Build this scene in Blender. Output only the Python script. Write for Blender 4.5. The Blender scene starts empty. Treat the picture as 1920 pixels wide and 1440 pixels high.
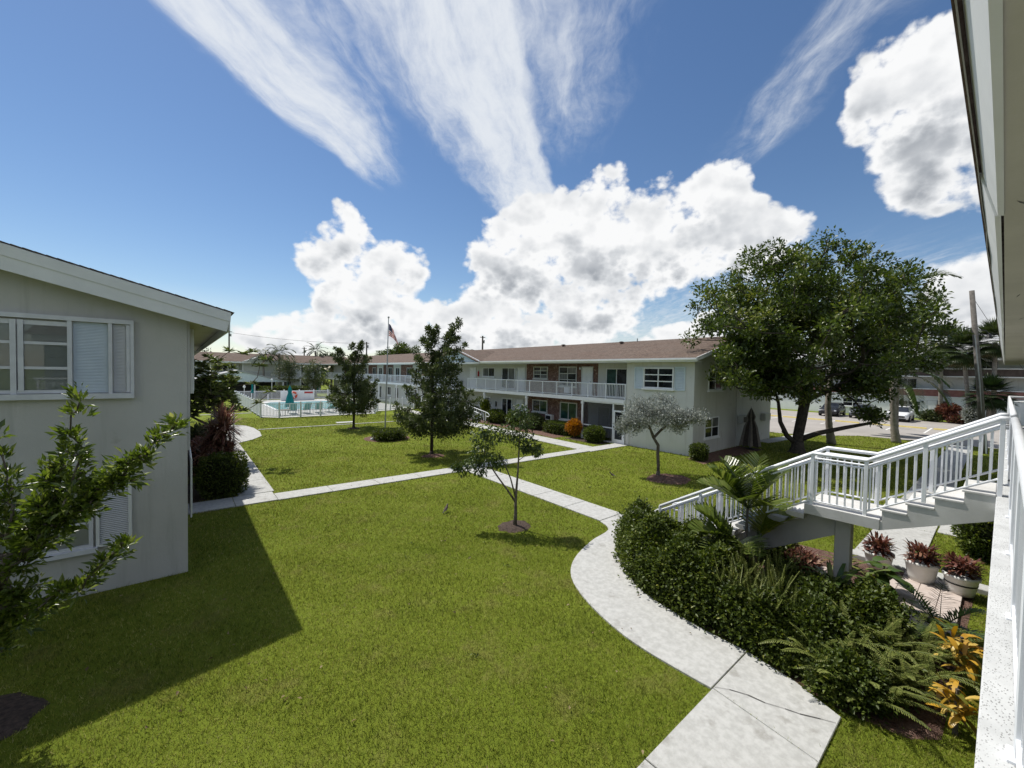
import bpy, math, random
import numpy as np
from mathutils import Vector, Matrix

random.seed(7)
RNG = np.random.default_rng(11)
SC = bpy.context.scene
COL = SC.collection
R = math.radians

# ---------------------------------------------------------------- camera
CAM_R = ((0.7725428664, 0.0033407259, -0.6349538244),
         (-0.6346872178, 0.0335114851, -0.7720421723),
         (0.0186990643, 0.9994327491, 0.0280093748))
CAM_POS = (0.0, 0.0, 4.4)
cam_data = bpy.data.cameras.new('camera')
cam = bpy.data.objects.new('camera', cam_data)
COL.objects.link(cam)
cam_data.sensor_width = 36.0
cam_data.lens = 36.0 * 760.26 / 1920.0
cam_data.clip_start = 0.02
cam_data.clip_end = 6000.0
_m = Matrix.Identity(4)
for i in range(3):
    for j in range(3):
        _m[i][j] = CAM_R[i][j]
    _m[i][3] = CAM_POS[i]
cam.matrix_world = _m
SC.camera = cam

# ---------------------------------------------------------------- sun, exposure
SUN_DIR = Vector((-0.68, 3.23, 5.60)).normalized()      # towards the sun
sun_data = bpy.data.lights.new('sun', 'SUN')
sun_data.energy = 4.7
sun_data.angle = R(0.53)
sun_data.color = (1.0, 0.955, 0.88)
sun = bpy.data.objects.new('sun', sun_data)
COL.objects.link(sun)
sun.rotation_euler = SUN_DIR.to_track_quat('Z', 'Y').to_euler()
SC.view_settings.view_transform = 'Standard'
SC.view_settings.look = 'None'
SC.view_settings.exposure = 0.12
SC.view_settings.gamma = 1.0
SC.view_settings.use_curve_mapping = False
SC.cycles.max_bounces = 5
SC.cycles.diffuse_bounces = 2
SC.cycles.transparent_max_bounces = 6
SC.cycles.use_denoising = True


# ---------------------------------------------------------------- node helper
class NT:
    def __init__(self, tree):
        self.t = tree
        self.n = tree.nodes
        self.l = tree.links

    def node(self, kind, **kw):
        n = self.n.new(kind)
        for k, v in kw.items():
            setattr(n, k, v)
        return n

    def put(self, sock, v):
        if isinstance(v, bpy.types.NodeSocket):
            self.l.new(v, sock)
        elif v is not None:
            sock.default_value = v

    def math(self, op, a, b=None, c=None, clamp=False):
        n = self.node('ShaderNodeMath', operation=op, use_clamp=clamp)
        self.put(n.inputs[0], a)
        if b is not None:
            self.put(n.inputs[1], b)
        if c is not None:
            self.put(n.inputs[2], c)
        return n.outputs[0]

    def add(self, a, b): return self.math('ADD', a, b)
    def sub(self, a, b): return self.math('SUBTRACT', a, b)
    def mul(self, a, b): return self.math('MULTIPLY', a, b)
    def div(self, a, b): return self.math('DIVIDE', a, b)

    def comb(self, x, y, z):
        n = self.node('ShaderNodeCombineXYZ')
        for s, v in zip(n.inputs, (x, y, z)):
            self.put(s, v)
        return n.outputs[0]

    def sep(self, v):
        n = self.node('ShaderNodeSeparateXYZ')
        self.put(n.inputs[0], v)
        return n.outputs

    def smooth(self, v, a, b, o0=0.0, o1=1.0):
        n = self.node('ShaderNodeMapRange', interpolation_type='SMOOTHSTEP')
        self.put(n.inputs[0], v)
        self.put(n.inputs[1], a)
        self.put(n.inputs[2], b)
        self.put(n.inputs[3], o0)
        self.put(n.inputs[4], o1)
        return n.outputs[0]

    def lin(self, v, a, b, o0=0.0, o1=1.0):
        n = self.node('ShaderNodeMapRange', clamp=True)
        self.put(n.inputs[0], v)
        self.put(n.inputs[1], a)
        self.put(n.inputs[2], b)
        self.put(n.inputs[3], o0)
        self.put(n.inputs[4], o1)
        return n.outputs[0]

    def noise(self, vec, scale, detail=4.0, rough=0.55, dist=0.0, lac=2.0):
        n = self.node('ShaderNodeTexNoise')
        self.put(n.inputs['Vector'], vec)
        n.inputs['Scale'].default_value = scale
        n.inputs['Detail'].default_value = detail
        n.inputs['Roughness'].default_value = rough
        n.inputs['Lacunarity'].default_value = lac
        n.inputs['Distortion'].default_value = dist
        return n.outputs['Fac']

    def mix(self, f, a, b):
        n = self.node('ShaderNodeMix', data_type='RGBA')
        self.put(n.inputs[0], f)
        self.put(n.inputs[6], a if isinstance(a, bpy.types.NodeSocket) else (*a, 1.0))
        self.put(n.inputs[7], b if isinstance(b, bpy.types.NodeSocket) else (*b, 1.0))
        return n.outputs[2]

    def ramp(self, f, stops):
        n = self.node('ShaderNodeValToRGB')
        cr = n.color_ramp
        while len(cr.elements) < len(stops):
            cr.elements.new(0.5)
        for e, (p, c) in zip(cr.elements, stops):
            e.position = p
            e.color = (*c, 1.0)
        self.put(n.inputs[0], f)
        return n.outputs[0]


# ---------------------------------------------------------------- world: sky with cirrus and cumulus
def build_world():
    w = bpy.data.worlds.new('World')
    SC.world = w
    w.cycles.sampling_method = 'NONE'
    w.use_nodes = True
    t = NT(w.node_tree)
    t.n.clear()
    sky = t.node('ShaderNodeTexSky', sky_type='NISHITA')
    sky.sun_disc = False
    sky.sun_elevation = math.asin(SUN_DIR.z)
    sky.sun_rotation = math.atan2(SUN_DIR.x, SUN_DIR.y)
    sky.altitude = 0.0
    sky.air_density = 1.0
    sky.dust_density = 0.15
    sky.ozone_density = 1.0
    d = t.node('ShaderNodeTexCoord').outputs['Generated']
    x, y, z = t.sep(d)
    zc = t.math('MAXIMUM', z, 0.02)
    # high flat layer: coordinates on a plane, along and across the wind
    al = t.div(t.add(t.mul(x, 0.67), t.mul(y, 0.742)), zc)
    ac = t.div(t.sub(t.mul(x, 0.742), t.mul(y, 0.67)), zc)
    wob = t.sub(t.noise(t.comb(t.mul(al, 1.2), t.mul(ac, 2.2), 3.1), 1.3, 3, 0.55), 0.5)
    ac2 = t.add(ac, t.mul(wob, 0.26))
    streak = t.noise(t.comb(t.mul(al, 0.85), t.mul(t.sub(ac2, t.mul(al, 0.10)), 3.6), 0.0), 2.6, 6, 0.62)
    fine = t.noise(t.comb(t.mul(al, 5.0), t.mul(ac2, 9.0), 5.0), 2.0, 4, 0.70)
    tex = t.add(t.mul(streak, 0.68), t.mul(fine, 0.32))

    def band(c0, c1, w0, w1, a2, a3, lsoft, rsoft):
        # centre line c0 + c1*along, half-width w0 - w1*along; soft left and right flanks; ends between a2 and a3
        c = t.add(c0, t.mul(al, c1))
        hw = t.math('MAXIMUM', t.sub(w0, t.mul(al, w1)), 0.03)
        r = t.div(t.sub(ac2, c), hw)
        return t.mul(t.mul(t.smooth(r, -1.15, -1.15 + lsoft), t.smooth(r, 1.15, 1.15 - rsoft)), t.smooth(al, a3, a2))
    b1 = band(-0.77, 0.0, 0.47, 0.14, 1.7, 2.4, 0.6, 1.5)
    b2 = band(-0.61, 0.21, 0.42, 0.085, 2.3, 3.6, 1.3, 0.28)
    b3 = t.mul(band(0.06, 0.06, 0.42, 0.11, 1.35, 2.2, 0.5, 1.6), 0.52)
    b4 = t.mul(band(0.78, 0.08, 0.22, 0.03, 1.6, 2.4, 1.1, 1.1), 0.40)
    far = t.mul(t.mul(t.smooth(al, 2.2, 4.5), 0.40), t.smooth(ac, 0.9, 2.4))
    bands = t.math('MAXIMUM', t.math('MAXIMUM', b1, b2), t.math('MAXIMUM', t.math('MAXIMUM', b3, b4), far))
    cir = t.smooth(t.add(bands, t.mul(t.sub(tex, 0.5), 2.0)), -0.05, 1.25)
    cir = t.mul(t.mul(cir, t.smooth(bands, 0.0, 0.30)), 0.93)
    # cumulus: azimuth and elevation in degrees
    az = t.mul(t.math('ARCTAN2', x, y), 57.29578)
    el = t.mul(t.math('ARCSINE', z), 57.29578)
    blobs = [  # azimuth, elevation, radii, weight
        (14.2, 13.6, 4.4, 4.4, 1.0), (16.8, 17.6, 3.2, 3.4, 0.95), (23.2, 13.6, 5.0, 5.0, 1.0), (18.0, 9.0, 6.0, 3.6, 0.9),
        (37.5, 15.0, 7.0, 7.4, 1.0), (43.0, 20.0, 6.0, 5.4, 1.0), (51.0, 20.5, 6.0, 7.0, 1.0), (50.0, 13.0, 11.0, 6.5, 1.0), (60.5, 17.5, 7.0, 7.4, 1.0), (65.5, 22.6, 4.2, 4.6, 0.95), (70.5, 16.0, 6.2, 5.6, 1.0),
        (27.0, 6.0, 16.0, 4.6, 1.0), (44.0, 6.0, 12.0, 4.6, 1.0), (62.0, 4.0, 7.0, 2.6, 0.9), (68.0, 5.6, 7.0, 3.8, 1.0), (11.0, 3.6, 8.0, 3.0, 0.95),
        (87.0, 25.0, 6.2, 8.6, 1.0), (93.0, 24.0, 9.0, 11.0, 1.0), (82.0, 27.0, 4.6, 6.0, 1.0), (83.5, 19.0, 4.2, 3.6, 0.95), (88.5, 7.0, 5.0, 5.0, 1.0), (99.0, 7.0, 11.0, 5.0, 1.0),]
    warp = t.sub(t.noise(t.comb(az, t.mul(el, 1.2), 1.7), 0.11, 3, 0.55), 0.5)
    azw = t.add(az, t.mul(warp, 5.0))
    elw = t.add(el, t.mul(warp, -3.0))
    inv, sq = None, None
    for (a, e, ra, re, wt) in blobs:
        p = t.mul(t.sub(azw, a), 1.0 / ra)
        q = t.mul(t.sub(elw, e), 1.0 / re)
        g = t.mul(t.smooth(t.add(t.mul(p, p), t.mul(q, q)), 1.8, 0.0), wt)
        k = t.sub(1.0, g)
        inv = k if inv is None else t.mul(inv, k)
        m = t.mul(g, q)
        sq = m if sq is None else t.add(sq, m)
    # the rest of the sky, out of view: same mix of cloud, added for fill
    rest = t.mul(t.smooth(t.noise(d, 1.7, 3, 0.55), 0.44, 0.60), t.mul(t.smooth(al, 0.2, -0.3), t.smooth(el, 2.0, 10.0)))
    mask = t.math('MAXIMUM', t.sub(1.0, inv), rest)

    def puff(du, dv, det):
        c = t.comb(t.add(az, du), t.mul(t.add(el, dv), 1.25), 0.0)
        big = t.noise(c, 0.17, det, 0.60, 0.0)
        vo = t.node('ShaderNodeTexVoronoi', feature='F1')
        vo.inputs['Scale'].default_value = 0.30
        vo.inputs['Detail'].default_value = 2.0
        vo.inputs['Roughness'].default_value = 0.6
        t.l.new(c, vo.inputs['Vector'])
        return t.add(big, t.mul(t.sub(0.5, vo.outputs['Distance']), 0.30))
    n0 = puff(0.0, 0.0, 7)
    s0 = t.noise(t.comb(az, t.mul(el, 1.25), 0.0), 0.13, 3.0, 0.55)
    s1 = t.noise(t.comb(t.sub(az, 0.9), t.mul(t.add(el, 1.7), 1.25), 0.0), 0.13, 2.0, 0.55)
    dens = t.add(mask, t.mul(t.sub(n0, 0.56), 1.05))
    cum = t.smooth(dens, 0.40, 0.62)
    rel = t.sub(s0, s1)
    core = t.smooth(dens, 0.58, 1.05)
    under = t.smooth(sq, 0.30, -0.60)
    lit = t.add(t.add(1.0, t.mul(rel, 0.75)), t.add(t.mul(core, -0.13), t.mul(t.mul(under, core), -0.52)))
    lit = t.math('MINIMUM', t.math('MAXIMUM', lit, 0.42), 1.0)
    ccol = t.ramp(lit, [(0.0, (0.18, 0.20, 0.24)), (0.45, (0.36, 0.385, 0.42)), (0.8, (0.64, 0.66, 0.685)), (1.0, (0.88, 0.885, 0.89))])
    cum = t.mul(cum, t.smooth(el, -1.0, 0.5))
    hs = t.node('ShaderNodeHueSaturation')
    hs.inputs['Hue'].default_value = 0.503
    t.l.new(t.lin(el, 0.0, 9.0, 0.65, 1.16), hs.inputs['Saturation'])
    t.l.new(sky.outputs[0], hs.inputs['Color'])
    bg_sky = t.node('ShaderNodeBackground')
    t.l.new(hs.outputs[0], bg_sky.inputs['Color'])
    bg_sky.inputs['Strength'].default_value = 0.098
    bg_cir = t.node('ShaderNodeBackground')
    bg_cir.inputs['Color'].default_value = (0.74, 0.775, 0.82, 1)
    bg_cir.inputs['Strength'].default_value = 1.0
    bg_cum = t.node('ShaderNodeBackground')
    t.l.new(ccol, bg_cum.inputs['Color'])
    bg_cum.inputs['Strength'].default_value = 1.0
    m1 = t.node('ShaderNodeMixShader')
    t.l.new(cir, m1.inputs[0])
    t.l.new(bg_sky.outputs[0], m1.inputs[1])
    t.l.new(bg_cir.outputs[0], m1.inputs[2])
    m2 = t.node('ShaderNodeMixShader')
    t.l.new(cum, m2.inputs[0])
    t.l.new(m1.outputs[0], m2.inputs[1])
    t.l.new(bg_cum.outputs[0], m2.inputs[2])
    out = t.node('ShaderNodeOutputWorld')
    t.l.new(m2.outputs[0], out.inputs['Surface'])


build_world()

# ---------------------------------------------------------------- materials
MATS = {}


def material(name):
    m = bpy.data.materials.new(name)
    m.use_nodes = True
    t = NT(m.node_tree)
    t.n.clear()
    MATS[name] = m
    return m, t


def finish(t, bsdf):
    o = t.node('ShaderNodeOutputMaterial')
    t.l.new(bsdf, o.inputs['Surface'])


def principled(t, color, rough=0.6, spec=0.4, metal=0.0, normal=None):
    p = t.node('ShaderNodeBsdfPrincipled')
    t.put(p.inputs['Base Color'], color if isinstance(color, bpy.types.NodeSocket) else (*color, 1.0))
    t.put(p.inputs['Roughness'], rough)
    p.inputs['Specular IOR Level'].default_value = spec
    p.inputs['Metallic'].default_value = metal
    if normal is not None:
        t.l.new(normal, p.inputs['Normal'])
    return p.outputs[0]


def position(t):
    return t.node('ShaderNodeNewGeometry').outputs['Position']


def bump(t, h, strength, dist):
    b = t.node('ShaderNodeBump')
    b.inputs['Strength'].default_value = strength
    b.inputs['Distance'].default_value = dist
    t.l.new(h, b.inputs['Height'])
    return b.outputs[0]


def surf(name, c1, c2, scale=3.0, rough=0.7, spec=0.3, bscale=60.0, bstr=0.25, bdist=0.01, detail=6, c3=None, spot=None, metal=0.0):
    """painted / plastered / stone surface: two-tone noise, fine relief, optional stain layer (colour, scale, threshold)"""
    m, t = material(name)
    p = position(t)
    n = t.noise(p, scale, detail, 0.6)
    col = t.mix(t.smooth(n, 0.3, 0.7), c1, c2)
    if spot:
        sc, sca, th, wd = spot
        n2 = t.noise(p, sca, 5, 0.65)
        col = t.mix(t.smooth(n2, th, th + wd), col, sc)
    nb = t.noise(p, bscale, 4, 0.6)
    nr = bump(t, nb, bstr, bdist)
    finish(t, principled(t, col, rough, spec, metal, nr))
    return m


def leaf_mat(name, stops, rough=0.45, trans=0.25, spec=0.35, patch=None):
    m, t = material(name)
    a = t.node('ShaderNodeAttribute', attribute_name='rnd')
    f = a.outputs['Fac']
    if patch:
        n = t.noise(position(t), patch[0], 3, 0.6)
        f = t.math('ADD', t.mul(f, 1.0 - patch[1]), t.mul(t.smooth(n, 0.3, 0.7), patch[1]), clamp=True)
    col = t.ramp(f, stops)
    pb = principled(t, col, rough, spec)
    tr = t.node('ShaderNodeBsdfTranslucent')
    hs = t.node('ShaderNodeHueSaturation')
    hs.inputs['Saturation'].default_value = 1.15
    hs.inputs['Value'].default_value = 1.35
    t.l.new(col, hs.inputs['Color'])
    t.l.new(hs.outputs[0], tr.inputs['Color'])
    mx = t.node('ShaderNodeMixShader')
    mx.inputs[0].default_value = trans
    t.l.new(pb, mx.inputs[1])
    t.l.new(tr.outputs[0], mx.inputs[2])
    finish(t, mx.outputs[0])
    return m


def g3(a, b, c):
    return [(0.0, a), (0.5, b), (1.0, c)]




def stucco(name, c1, c2, stain, base_dirt):
    """sand-finish render: fine grain, cloudy tone, run-off streaks and dirt blotches of its own"""
    m, t = material(name)
    p = position(t)
    px, py, pz = t.sep(p)
    col = t.mix(t.smooth(t.noise(p, 0.7, 6, 0.6), 0.3, 0.7), c1, c2)
    st = t.noise(t.comb(t.mul(px, 5.0), t.mul(py, 5.0), t.mul(pz, 0.35)), 1.0, 5, 0.65)
    col = t.mix(t.mul(t.smooth(st, 0.50, 0.74), 0.55), col, stain)
    col = t.mix(t.mul(t.smooth(t.noise(p, 1.7, 5, 0.7), 0.63, 0.75), 0.35), col, base_dirt)
    g = t.add(t.noise(p, 85.0, 3, 0.6), t.mul(t.noise(p, 18.0, 4, 0.6), 0.8))
    finish(t, principled(t, col, 0.88, 0.15, 0, bump(t, g, 0.45, 0.012)))


stucco('stucco_grey', (0.435, 0.43, 0.41), (0.485, 0.48, 0.46), (0.345, 0.34, 0.315), (0.24, 0.22, 0.18))
stucco('stucco_pale', (0.58, 0.58, 0.555), (0.64, 0.64, 0.615), (0.49, 0.48, 0.44), (0.33, 0.30, 0.25))
surf('soffit_tan', (0.43, 0.41, 0.345), (0.48, 0.46, 0.39), 1.2, 0.85, 0.2, 60, 0.3, 0.01, spot=((0.22, 0.20, 0.16), 1.6, 0.64, 0.12))
surf('trim_paint', (0.60, 0.61, 0.61), (0.67, 0.68, 0.68), 1.6, 0.55, 0.35, 30, 0.12, 0.006, spot=((0.50, 0.49, 0.46), 2.2, 0.66, 0.15))
surf('white_paint', (0.76, 0.77, 0.78), (0.82, 0.83, 0.84), 2.5, 0.45, 0.4, 40, 0.08, 0.004, spot=((0.62, 0.62, 0.60), 3.5, 0.68, 0.12))
surf('white_metal', (0.74, 0.76, 0.79), (0.80, 0.82, 0.85), 4.0, 0.38, 0.5, 60, 0.04, 0.002, spot=((0.62, 0.62, 0.60), 6.0, 0.7, 0.1))
surf('window_metal', (0.50, 0.51, 0.54), (0.58, 0.59, 0.62), 5.0, 0.4, 0.5, 60, 0.05, 0.002)
surf('shutter_blue', (0.60, 0.68, 0.74), (0.66, 0.74, 0.79), 3.0, 0.5, 0.4, 60, 0.05, 0.003)
surf('concrete_light', (0.37, 0.37, 0.355), (0.47, 0.47, 0.455), 11.0, 0.9, 0.2, 90, 0.55, 0.008, 9, spot=((0.305, 0.30, 0.28), 2.6, 0.56, 0.16))
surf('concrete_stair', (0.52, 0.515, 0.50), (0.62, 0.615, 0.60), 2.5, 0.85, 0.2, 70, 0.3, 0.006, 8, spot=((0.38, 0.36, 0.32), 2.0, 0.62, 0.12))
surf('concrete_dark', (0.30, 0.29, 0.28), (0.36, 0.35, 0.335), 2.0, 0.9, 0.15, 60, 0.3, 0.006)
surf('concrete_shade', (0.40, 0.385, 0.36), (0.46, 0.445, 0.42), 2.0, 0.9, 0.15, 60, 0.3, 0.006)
surf('shutter_back', (0.05, 0.05, 0.055), (0.08, 0.08, 0.085), 5.0, 0.8, 0.2)
surf('crack_dark', (0.09, 0.087, 0.082), (0.15, 0.145, 0.14), 9.0, 0.95, 0.1)
surf('asphalt', (0.30, 0.28, 0.26), (0.36, 0.335, 0.31), 0.35, 0.92, 0.2, 40, 0.3, 0.01, 8, spot=((0.24, 0.225, 0.21), 0.25, 0.58, 0.2))
surf('mulch', (0.055, 0.042, 0.036), (0.115, 0.085, 0.07), 16.0, 0.95, 0.1, 45, 0.9, 0.05)
surf('mulch_red', (0.10, 0.055, 0.045), (0.20, 0.13, 0.105), 14.0, 0.95, 0.1, 40, 0.9, 0.05)
surf('soil_line', (0.12, 0.09, 0.065), (0.20, 0.155, 0.115), 8.0, 0.95, 0.1, 40, 0.8, 0.03)
surf('paver_pink', (0.44, 0.37, 0.33), (0.53, 0.46, 0.42), 6.0, 0.85, 0.2, 60, 0.3, 0.004, spot=((0.30, 0.26, 0.23), 5.0, 0.62, 0.1))
surf('bark_grey', (0.10, 0.085, 0.07), (0.19, 0.165, 0.14), 9.0, 0.95, 0.1, 26, 0.9, 0.04)
surf('bark_dark', (0.035, 0.03, 0.026), (0.075, 0.062, 0.052), 8.0, 0.95, 0.1, 22, 0.9, 0.04)
surf('bark_oak', (0.055, 0.047, 0.040), (0.115, 0.098, 0.082), 8.0, 0.95, 0.1, 22, 0.9, 0.04)
surf('palm_bark', (0.20, 0.175, 0.15), (0.31, 0.28, 0.25), 5.0, 0.95, 0.1, 18, 0.7, 0.03)
surf('pole_wood', (0.10, 0.093, 0.085), (0.17, 0.157, 0.145), 4.0, 0.95, 0.1, 22, 0.6, 0.02)
surf('teal_fabric', (0.012, 0.20, 0.21), (0.02, 0.27, 0.275), 5.0, 0.8, 0.2, 200, 0.1, 0.002)
surf('teal_sling', (0.05, 0.26, 0.25), (0.08, 0.33, 0.31), 5.0, 0.75, 0.2, 200, 0.1, 0.002)
surf('lifebuoy_orange', (0.60, 0.075, 0.03), (0.68, 0.11, 0.045), 5.0, 0.5, 0.4)
surf('sign_red', (0.45, 0.03, 0.03), (0.5, 0.05, 0.045), 5.0, 0.5, 0.4)
surf('black_metal', (0.012, 0.012, 0.013), (0.022, 0.022, 0.024), 5.0, 0.5, 0.4)
surf('galvanised', (0.34, 0.35, 0.36), (0.43, 0.44, 0.45), 6.0, 0.4, 0.5, metal=0.6)
surf('yellow_paint', (0.62, 0.50, 0.16), (0.70, 0.58, 0.25), 4.0, 0.8, 0.2)
surf('line_paint', (0.62, 0.61, 0.58), (0.72, 0.71, 0.68), 4.0, 0.8, 0.2)
surf('pink_panel', (0.25, 0.115, 0.10), (0.31, 0.15, 0.13), 3.0, 0.8, 0.2)
surf('brown_panel', (0.085, 0.065, 0.06), (0.12, 0.095, 0.085), 3.0, 0.8, 0.2)
surf('shingle_grey', (0.34, 0.34, 0.345), (0.50, 0.50, 0.505), 7.0, 0.9, 0.2, 14, 0.5, 0.04)
surf('tan_fabric', (0.19, 0.17, 0.15), (0.25, 0.225, 0.20), 8.0, 0.9, 0.1, 120, 0.2, 0.004)
surf('umbrella_dark', (0.045, 0.038, 0.034), (0.07, 0.06, 0.052), 8.0, 0.9, 0.1, 120, 0.2, 0.004)
surf('car_white', (0.74, 0.75, 0.76), (0.78, 0.79, 0.80), 2.0, 0.22, 0.5)
surf('car_grey', (0.10, 0.105, 0.12), (0.12, 0.125, 0.14), 2.0, 0.22, 0.5)
surf('car_dark', (0.018, 0.019, 0.022), (0.024, 0.025, 0.03), 2.0, 0.22, 0.5)
surf('rubber', (0.014, 0.014, 0.014), (0.02, 0.02, 0.02), 6.0, 0.8, 0.2)
leaf_mat('flag_red', [(0.0, (0.30, 0.018, 0.022)), (1.0, (0.42, 0.03, 0.035))], 0.8, 0.45, 0.1)
leaf_mat('flag_white', [(0.0, (0.60, 0.58, 0.56)), (1.0, (0.75, 0.73, 0.71))], 0.8, 0.45, 0.1)
leaf_mat('flag_blue', [(0.0, (0.014, 0.018, 0.06)), (1.0, (0.03, 0.04, 0.13))], 0.8, 0.45, 0.1)
surf('blind', (0.70, 0.70, 0.68), (0.78, 0.78, 0.76), 3.0, 0.8, 0.2)
surf('curtain_green', (0.05, 0.16, 0.12), (0.08, 0.22, 0.16), 4.0, 0.8, 0.2)
surf('pot_white', (0.66, 0.66, 0.63), (0.74, 0.74, 0.71), 5.0, 0.5, 0.4, spot=((0.42, 0.36, 0.30), 4.0, 0.62, 0.12))
surf('hedge_core', (0.012, 0.016, 0.008), (0.03, 0.034, 0.016), 9.0, 0.95, 0.05)  # near-black filler inside bushes and hedges, added to block light
surf('hose_green', (0.02, 0.10, 0.06), (0.03, 0.13, 0.08), 8.0, 0.5, 0.4)

# terrazzo slab edge with dark pits
m, t = material('slab_speckled')
p = position(t)
v = t.node('ShaderNodeTexVoronoi', feature='F1')
v.inputs['Scale'].default_value = 85.0
t.l.new(t.comb(t.mul(t.sep(p)[0], 0.55), t.sep(p)[1], t.sep(p)[2]), v.inputs['Vector'])
pits = t.mul(t.smooth(v.outputs['Distance'], 0.34, 0.18), t.smooth(t.noise(p, 9.0, 3), 0.30, 0.50))
col = t.mix(t.smooth(t.noise(p, 5.0, 6), 0.3, 0.7), (0.46, 0.47, 0.47), (0.54, 0.55, 0.55))
col = t.mix(t.mul(pits, 0.8), col, (0.20, 0.20, 0.195))
finish(t, principled(t, col, 0.85, 0.25, 0, bump(t, t.math('SUBTRACT', 1.0, pits), 0.5, 0.006)))

# shingle roof: rows of tabs with tone changes
m, t = material('shingle_brown')
p = position(t)
px, py, pz = t.sep(p)
br = t.node('ShaderNodeTexBrick')
br.inputs['Scale'].default_value = 1.0
br.inputs['Brick Width'].default_value = 0.32
br.inputs['Row Height'].default_value = 0.145
br.inputs['Mortar Size'].default_value = 0.008
br.inputs['Bias'].default_value = 0.0
br.inputs['Color1'].default_value = (0.080, 0.055, 0.043, 1)
br.inputs['Color2'].default_value = (0.135, 0.095, 0.075, 1)
br.inputs['Mortar'].default_value = (0.055, 0.04, 0.032, 1)
t.l.new(t.comb(py, px, 0.0), br.inputs['Vector'])
col = t.mix(t.smooth(t.noise(p, 0.8, 5), 0.35, 0.7), br.outputs['Color'], (0.105, 0.080, 0.066))
col = t.mix(t.mul(t.smooth(t.noise(p, 9.0, 4, 0.75), 0.42, 0.62), 0.6), col, (0.20, 0.155, 0.128))
col = t.mix(t.mul(t.smooth(t.noise(p, 2.6, 4, 0.7), 0.50, 0.68), 0.55), col, (0.060, 0.043, 0.036))
finish(t, principled(t, col, 0.92, 0.15, 0, bump(t, br.outputs['Fac'], -0.5, 0.02)))

# brick facing
m, t = material('brick_red')
p = position(t)
px, py, pz = t.sep(p)
br = t.node('ShaderNodeTexBrick')
br.inputs['Scale'].default_value = 1.0
br.inputs['Brick Width'].default_value = 0.24
br.inputs['Row Height'].default_value = 0.085
br.inputs['Mortar Size'].default_value = 0.010
br.inputs['Color1'].default_value = (0.095, 0.034, 0.026, 1)
br.inputs['Color2'].default_value = (0.22, 0.115, 0.085, 1)
br.inputs['Mortar'].default_value = (0.20, 0.16, 0.14, 1)
t.l.new(t.comb(py, pz, 0.0), br.inputs['Vector'])
col = t.mix(t.mul(t.smooth(t.noise(p, 5.0, 2), 0.55, 0.7), 0.7), br.outputs['Color'], (0.40, 0.30, 0.24))
finish(t, principled(t, col, 0.9, 0.2, 0, bump(t, br.outputs['Fac'], -0.6, 0.015)))

# glass: dark reflective pane and clear pane
m, t = material('glass_dark')
finish(t, principled(t, t.mix(t.smooth(t.noise(position(t), 1.3, 3), 0.35, 0.65), (0.008, 0.009, 0.011), (0.030, 0.034, 0.040)), 0.05, 0.5))
m, t = material('glass_green')
finish(t, principled(t, t.mix(t.smooth(t.noise(position(t), 2.0, 3), 0.3, 0.7), (0.010, 0.035, 0.030), (0.03, 0.085, 0.07)), 0.06, 0.5))
m, t = material('glass_curtain')
p = position(t)
fold = t.noise(t.comb(t.mul(t.sep(p)[0], 9.0), t.mul(t.sep(p)[1], 9.0), t.mul(t.sep(p)[2], 0.3)), 1.0, 3)
finish(t, principled(t, t.mix(t.smooth(fold, 0.35, 0.65), (0.10, 0.105, 0.105), (0.20, 0.205, 0.20)), 0.07, 0.5))
m, t = material('glass_clear')
gl = t.node('ShaderNodeBsdfGlossy')
gl.inputs['Roughness'].default_value = 0.02
tr = t.node('ShaderNodeBsdfTransparent')
tr.inputs['Color'].default_value = (0.78, 0.80, 0.80, 1)
fr = t.node('ShaderNodeFresnel')
fr.inputs['IOR'].default_value = 1.5
mx = t.node('ShaderNodeMixShader')
t.l.new(fr.outputs[0], mx.inputs[0])
t.l.new(tr.outputs[0], mx.inputs[1])
t.l.new(gl.outputs[0], mx.inputs[2])
finish(t, mx.outputs[0])
# insect screen: half transparent dark gauze
m, t = material('screen_mesh')
tr = t.node('ShaderNodeBsdfTransparent')
mx = t.node('ShaderNodeMixShader')
mx.inputs[0].default_value = 0.42
t.l.new(tr.outputs[0], mx.inputs[1])
t.l.new(principled(t, (0.035, 0.037, 0.042), 0.7, 0.2), mx.inputs[2])
finish(t, mx.outputs[0])
# pool water
m, t = material('pool_water')
p = position(t)
h = t.noise(p, 2.5, 3, 0.5, 0.6)
finish(t, principled(t, t.mix(t.smooth(h, 0.3, 0.7), (0.12, 0.42, 0.46), (0.20, 0.52, 0.55)), 0.06, 0.5, 0, bump(t, h, 0.25, 0.05)))
# headlamp
surf('lamp_glass', (0.55, 0.57, 0.60), (0.62, 0.64, 0.66), 5.0, 0.15, 0.6)

# lawn: soil and turf sheet seen between and beyond the blades
m, t = material('lawn')
p = position(t)
n1 = t.noise(p, 0.16, 5, 0.6)
n2 = t.noise(p, 0.9, 6, 0.7)
n3 = t.noise(p, 14.0, 4, 0.7)
n4 = t.noise(p, 60.0, 3, 0.7)
col = t.mix(t.smooth(n1, 0.35, 0.65), (0.145, 0.188, 0.018), (0.185, 0.228, 0.026))
col = t.mix(t.mul(t.smooth(n2, 0.50, 0.70), 0.5), col, (0.235, 0.205, 0.070))
col = t.mix(t.mul(t.smooth(n3, 0.40, 0.75), 0.45), col, (0.055, 0.085, 0.012))
finish(t, principled(t, col, 0.9, 0.1, 0, bump(t, t.add(n3, t.mul(n4, 0.6)), 0.9, 0.06)))

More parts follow.
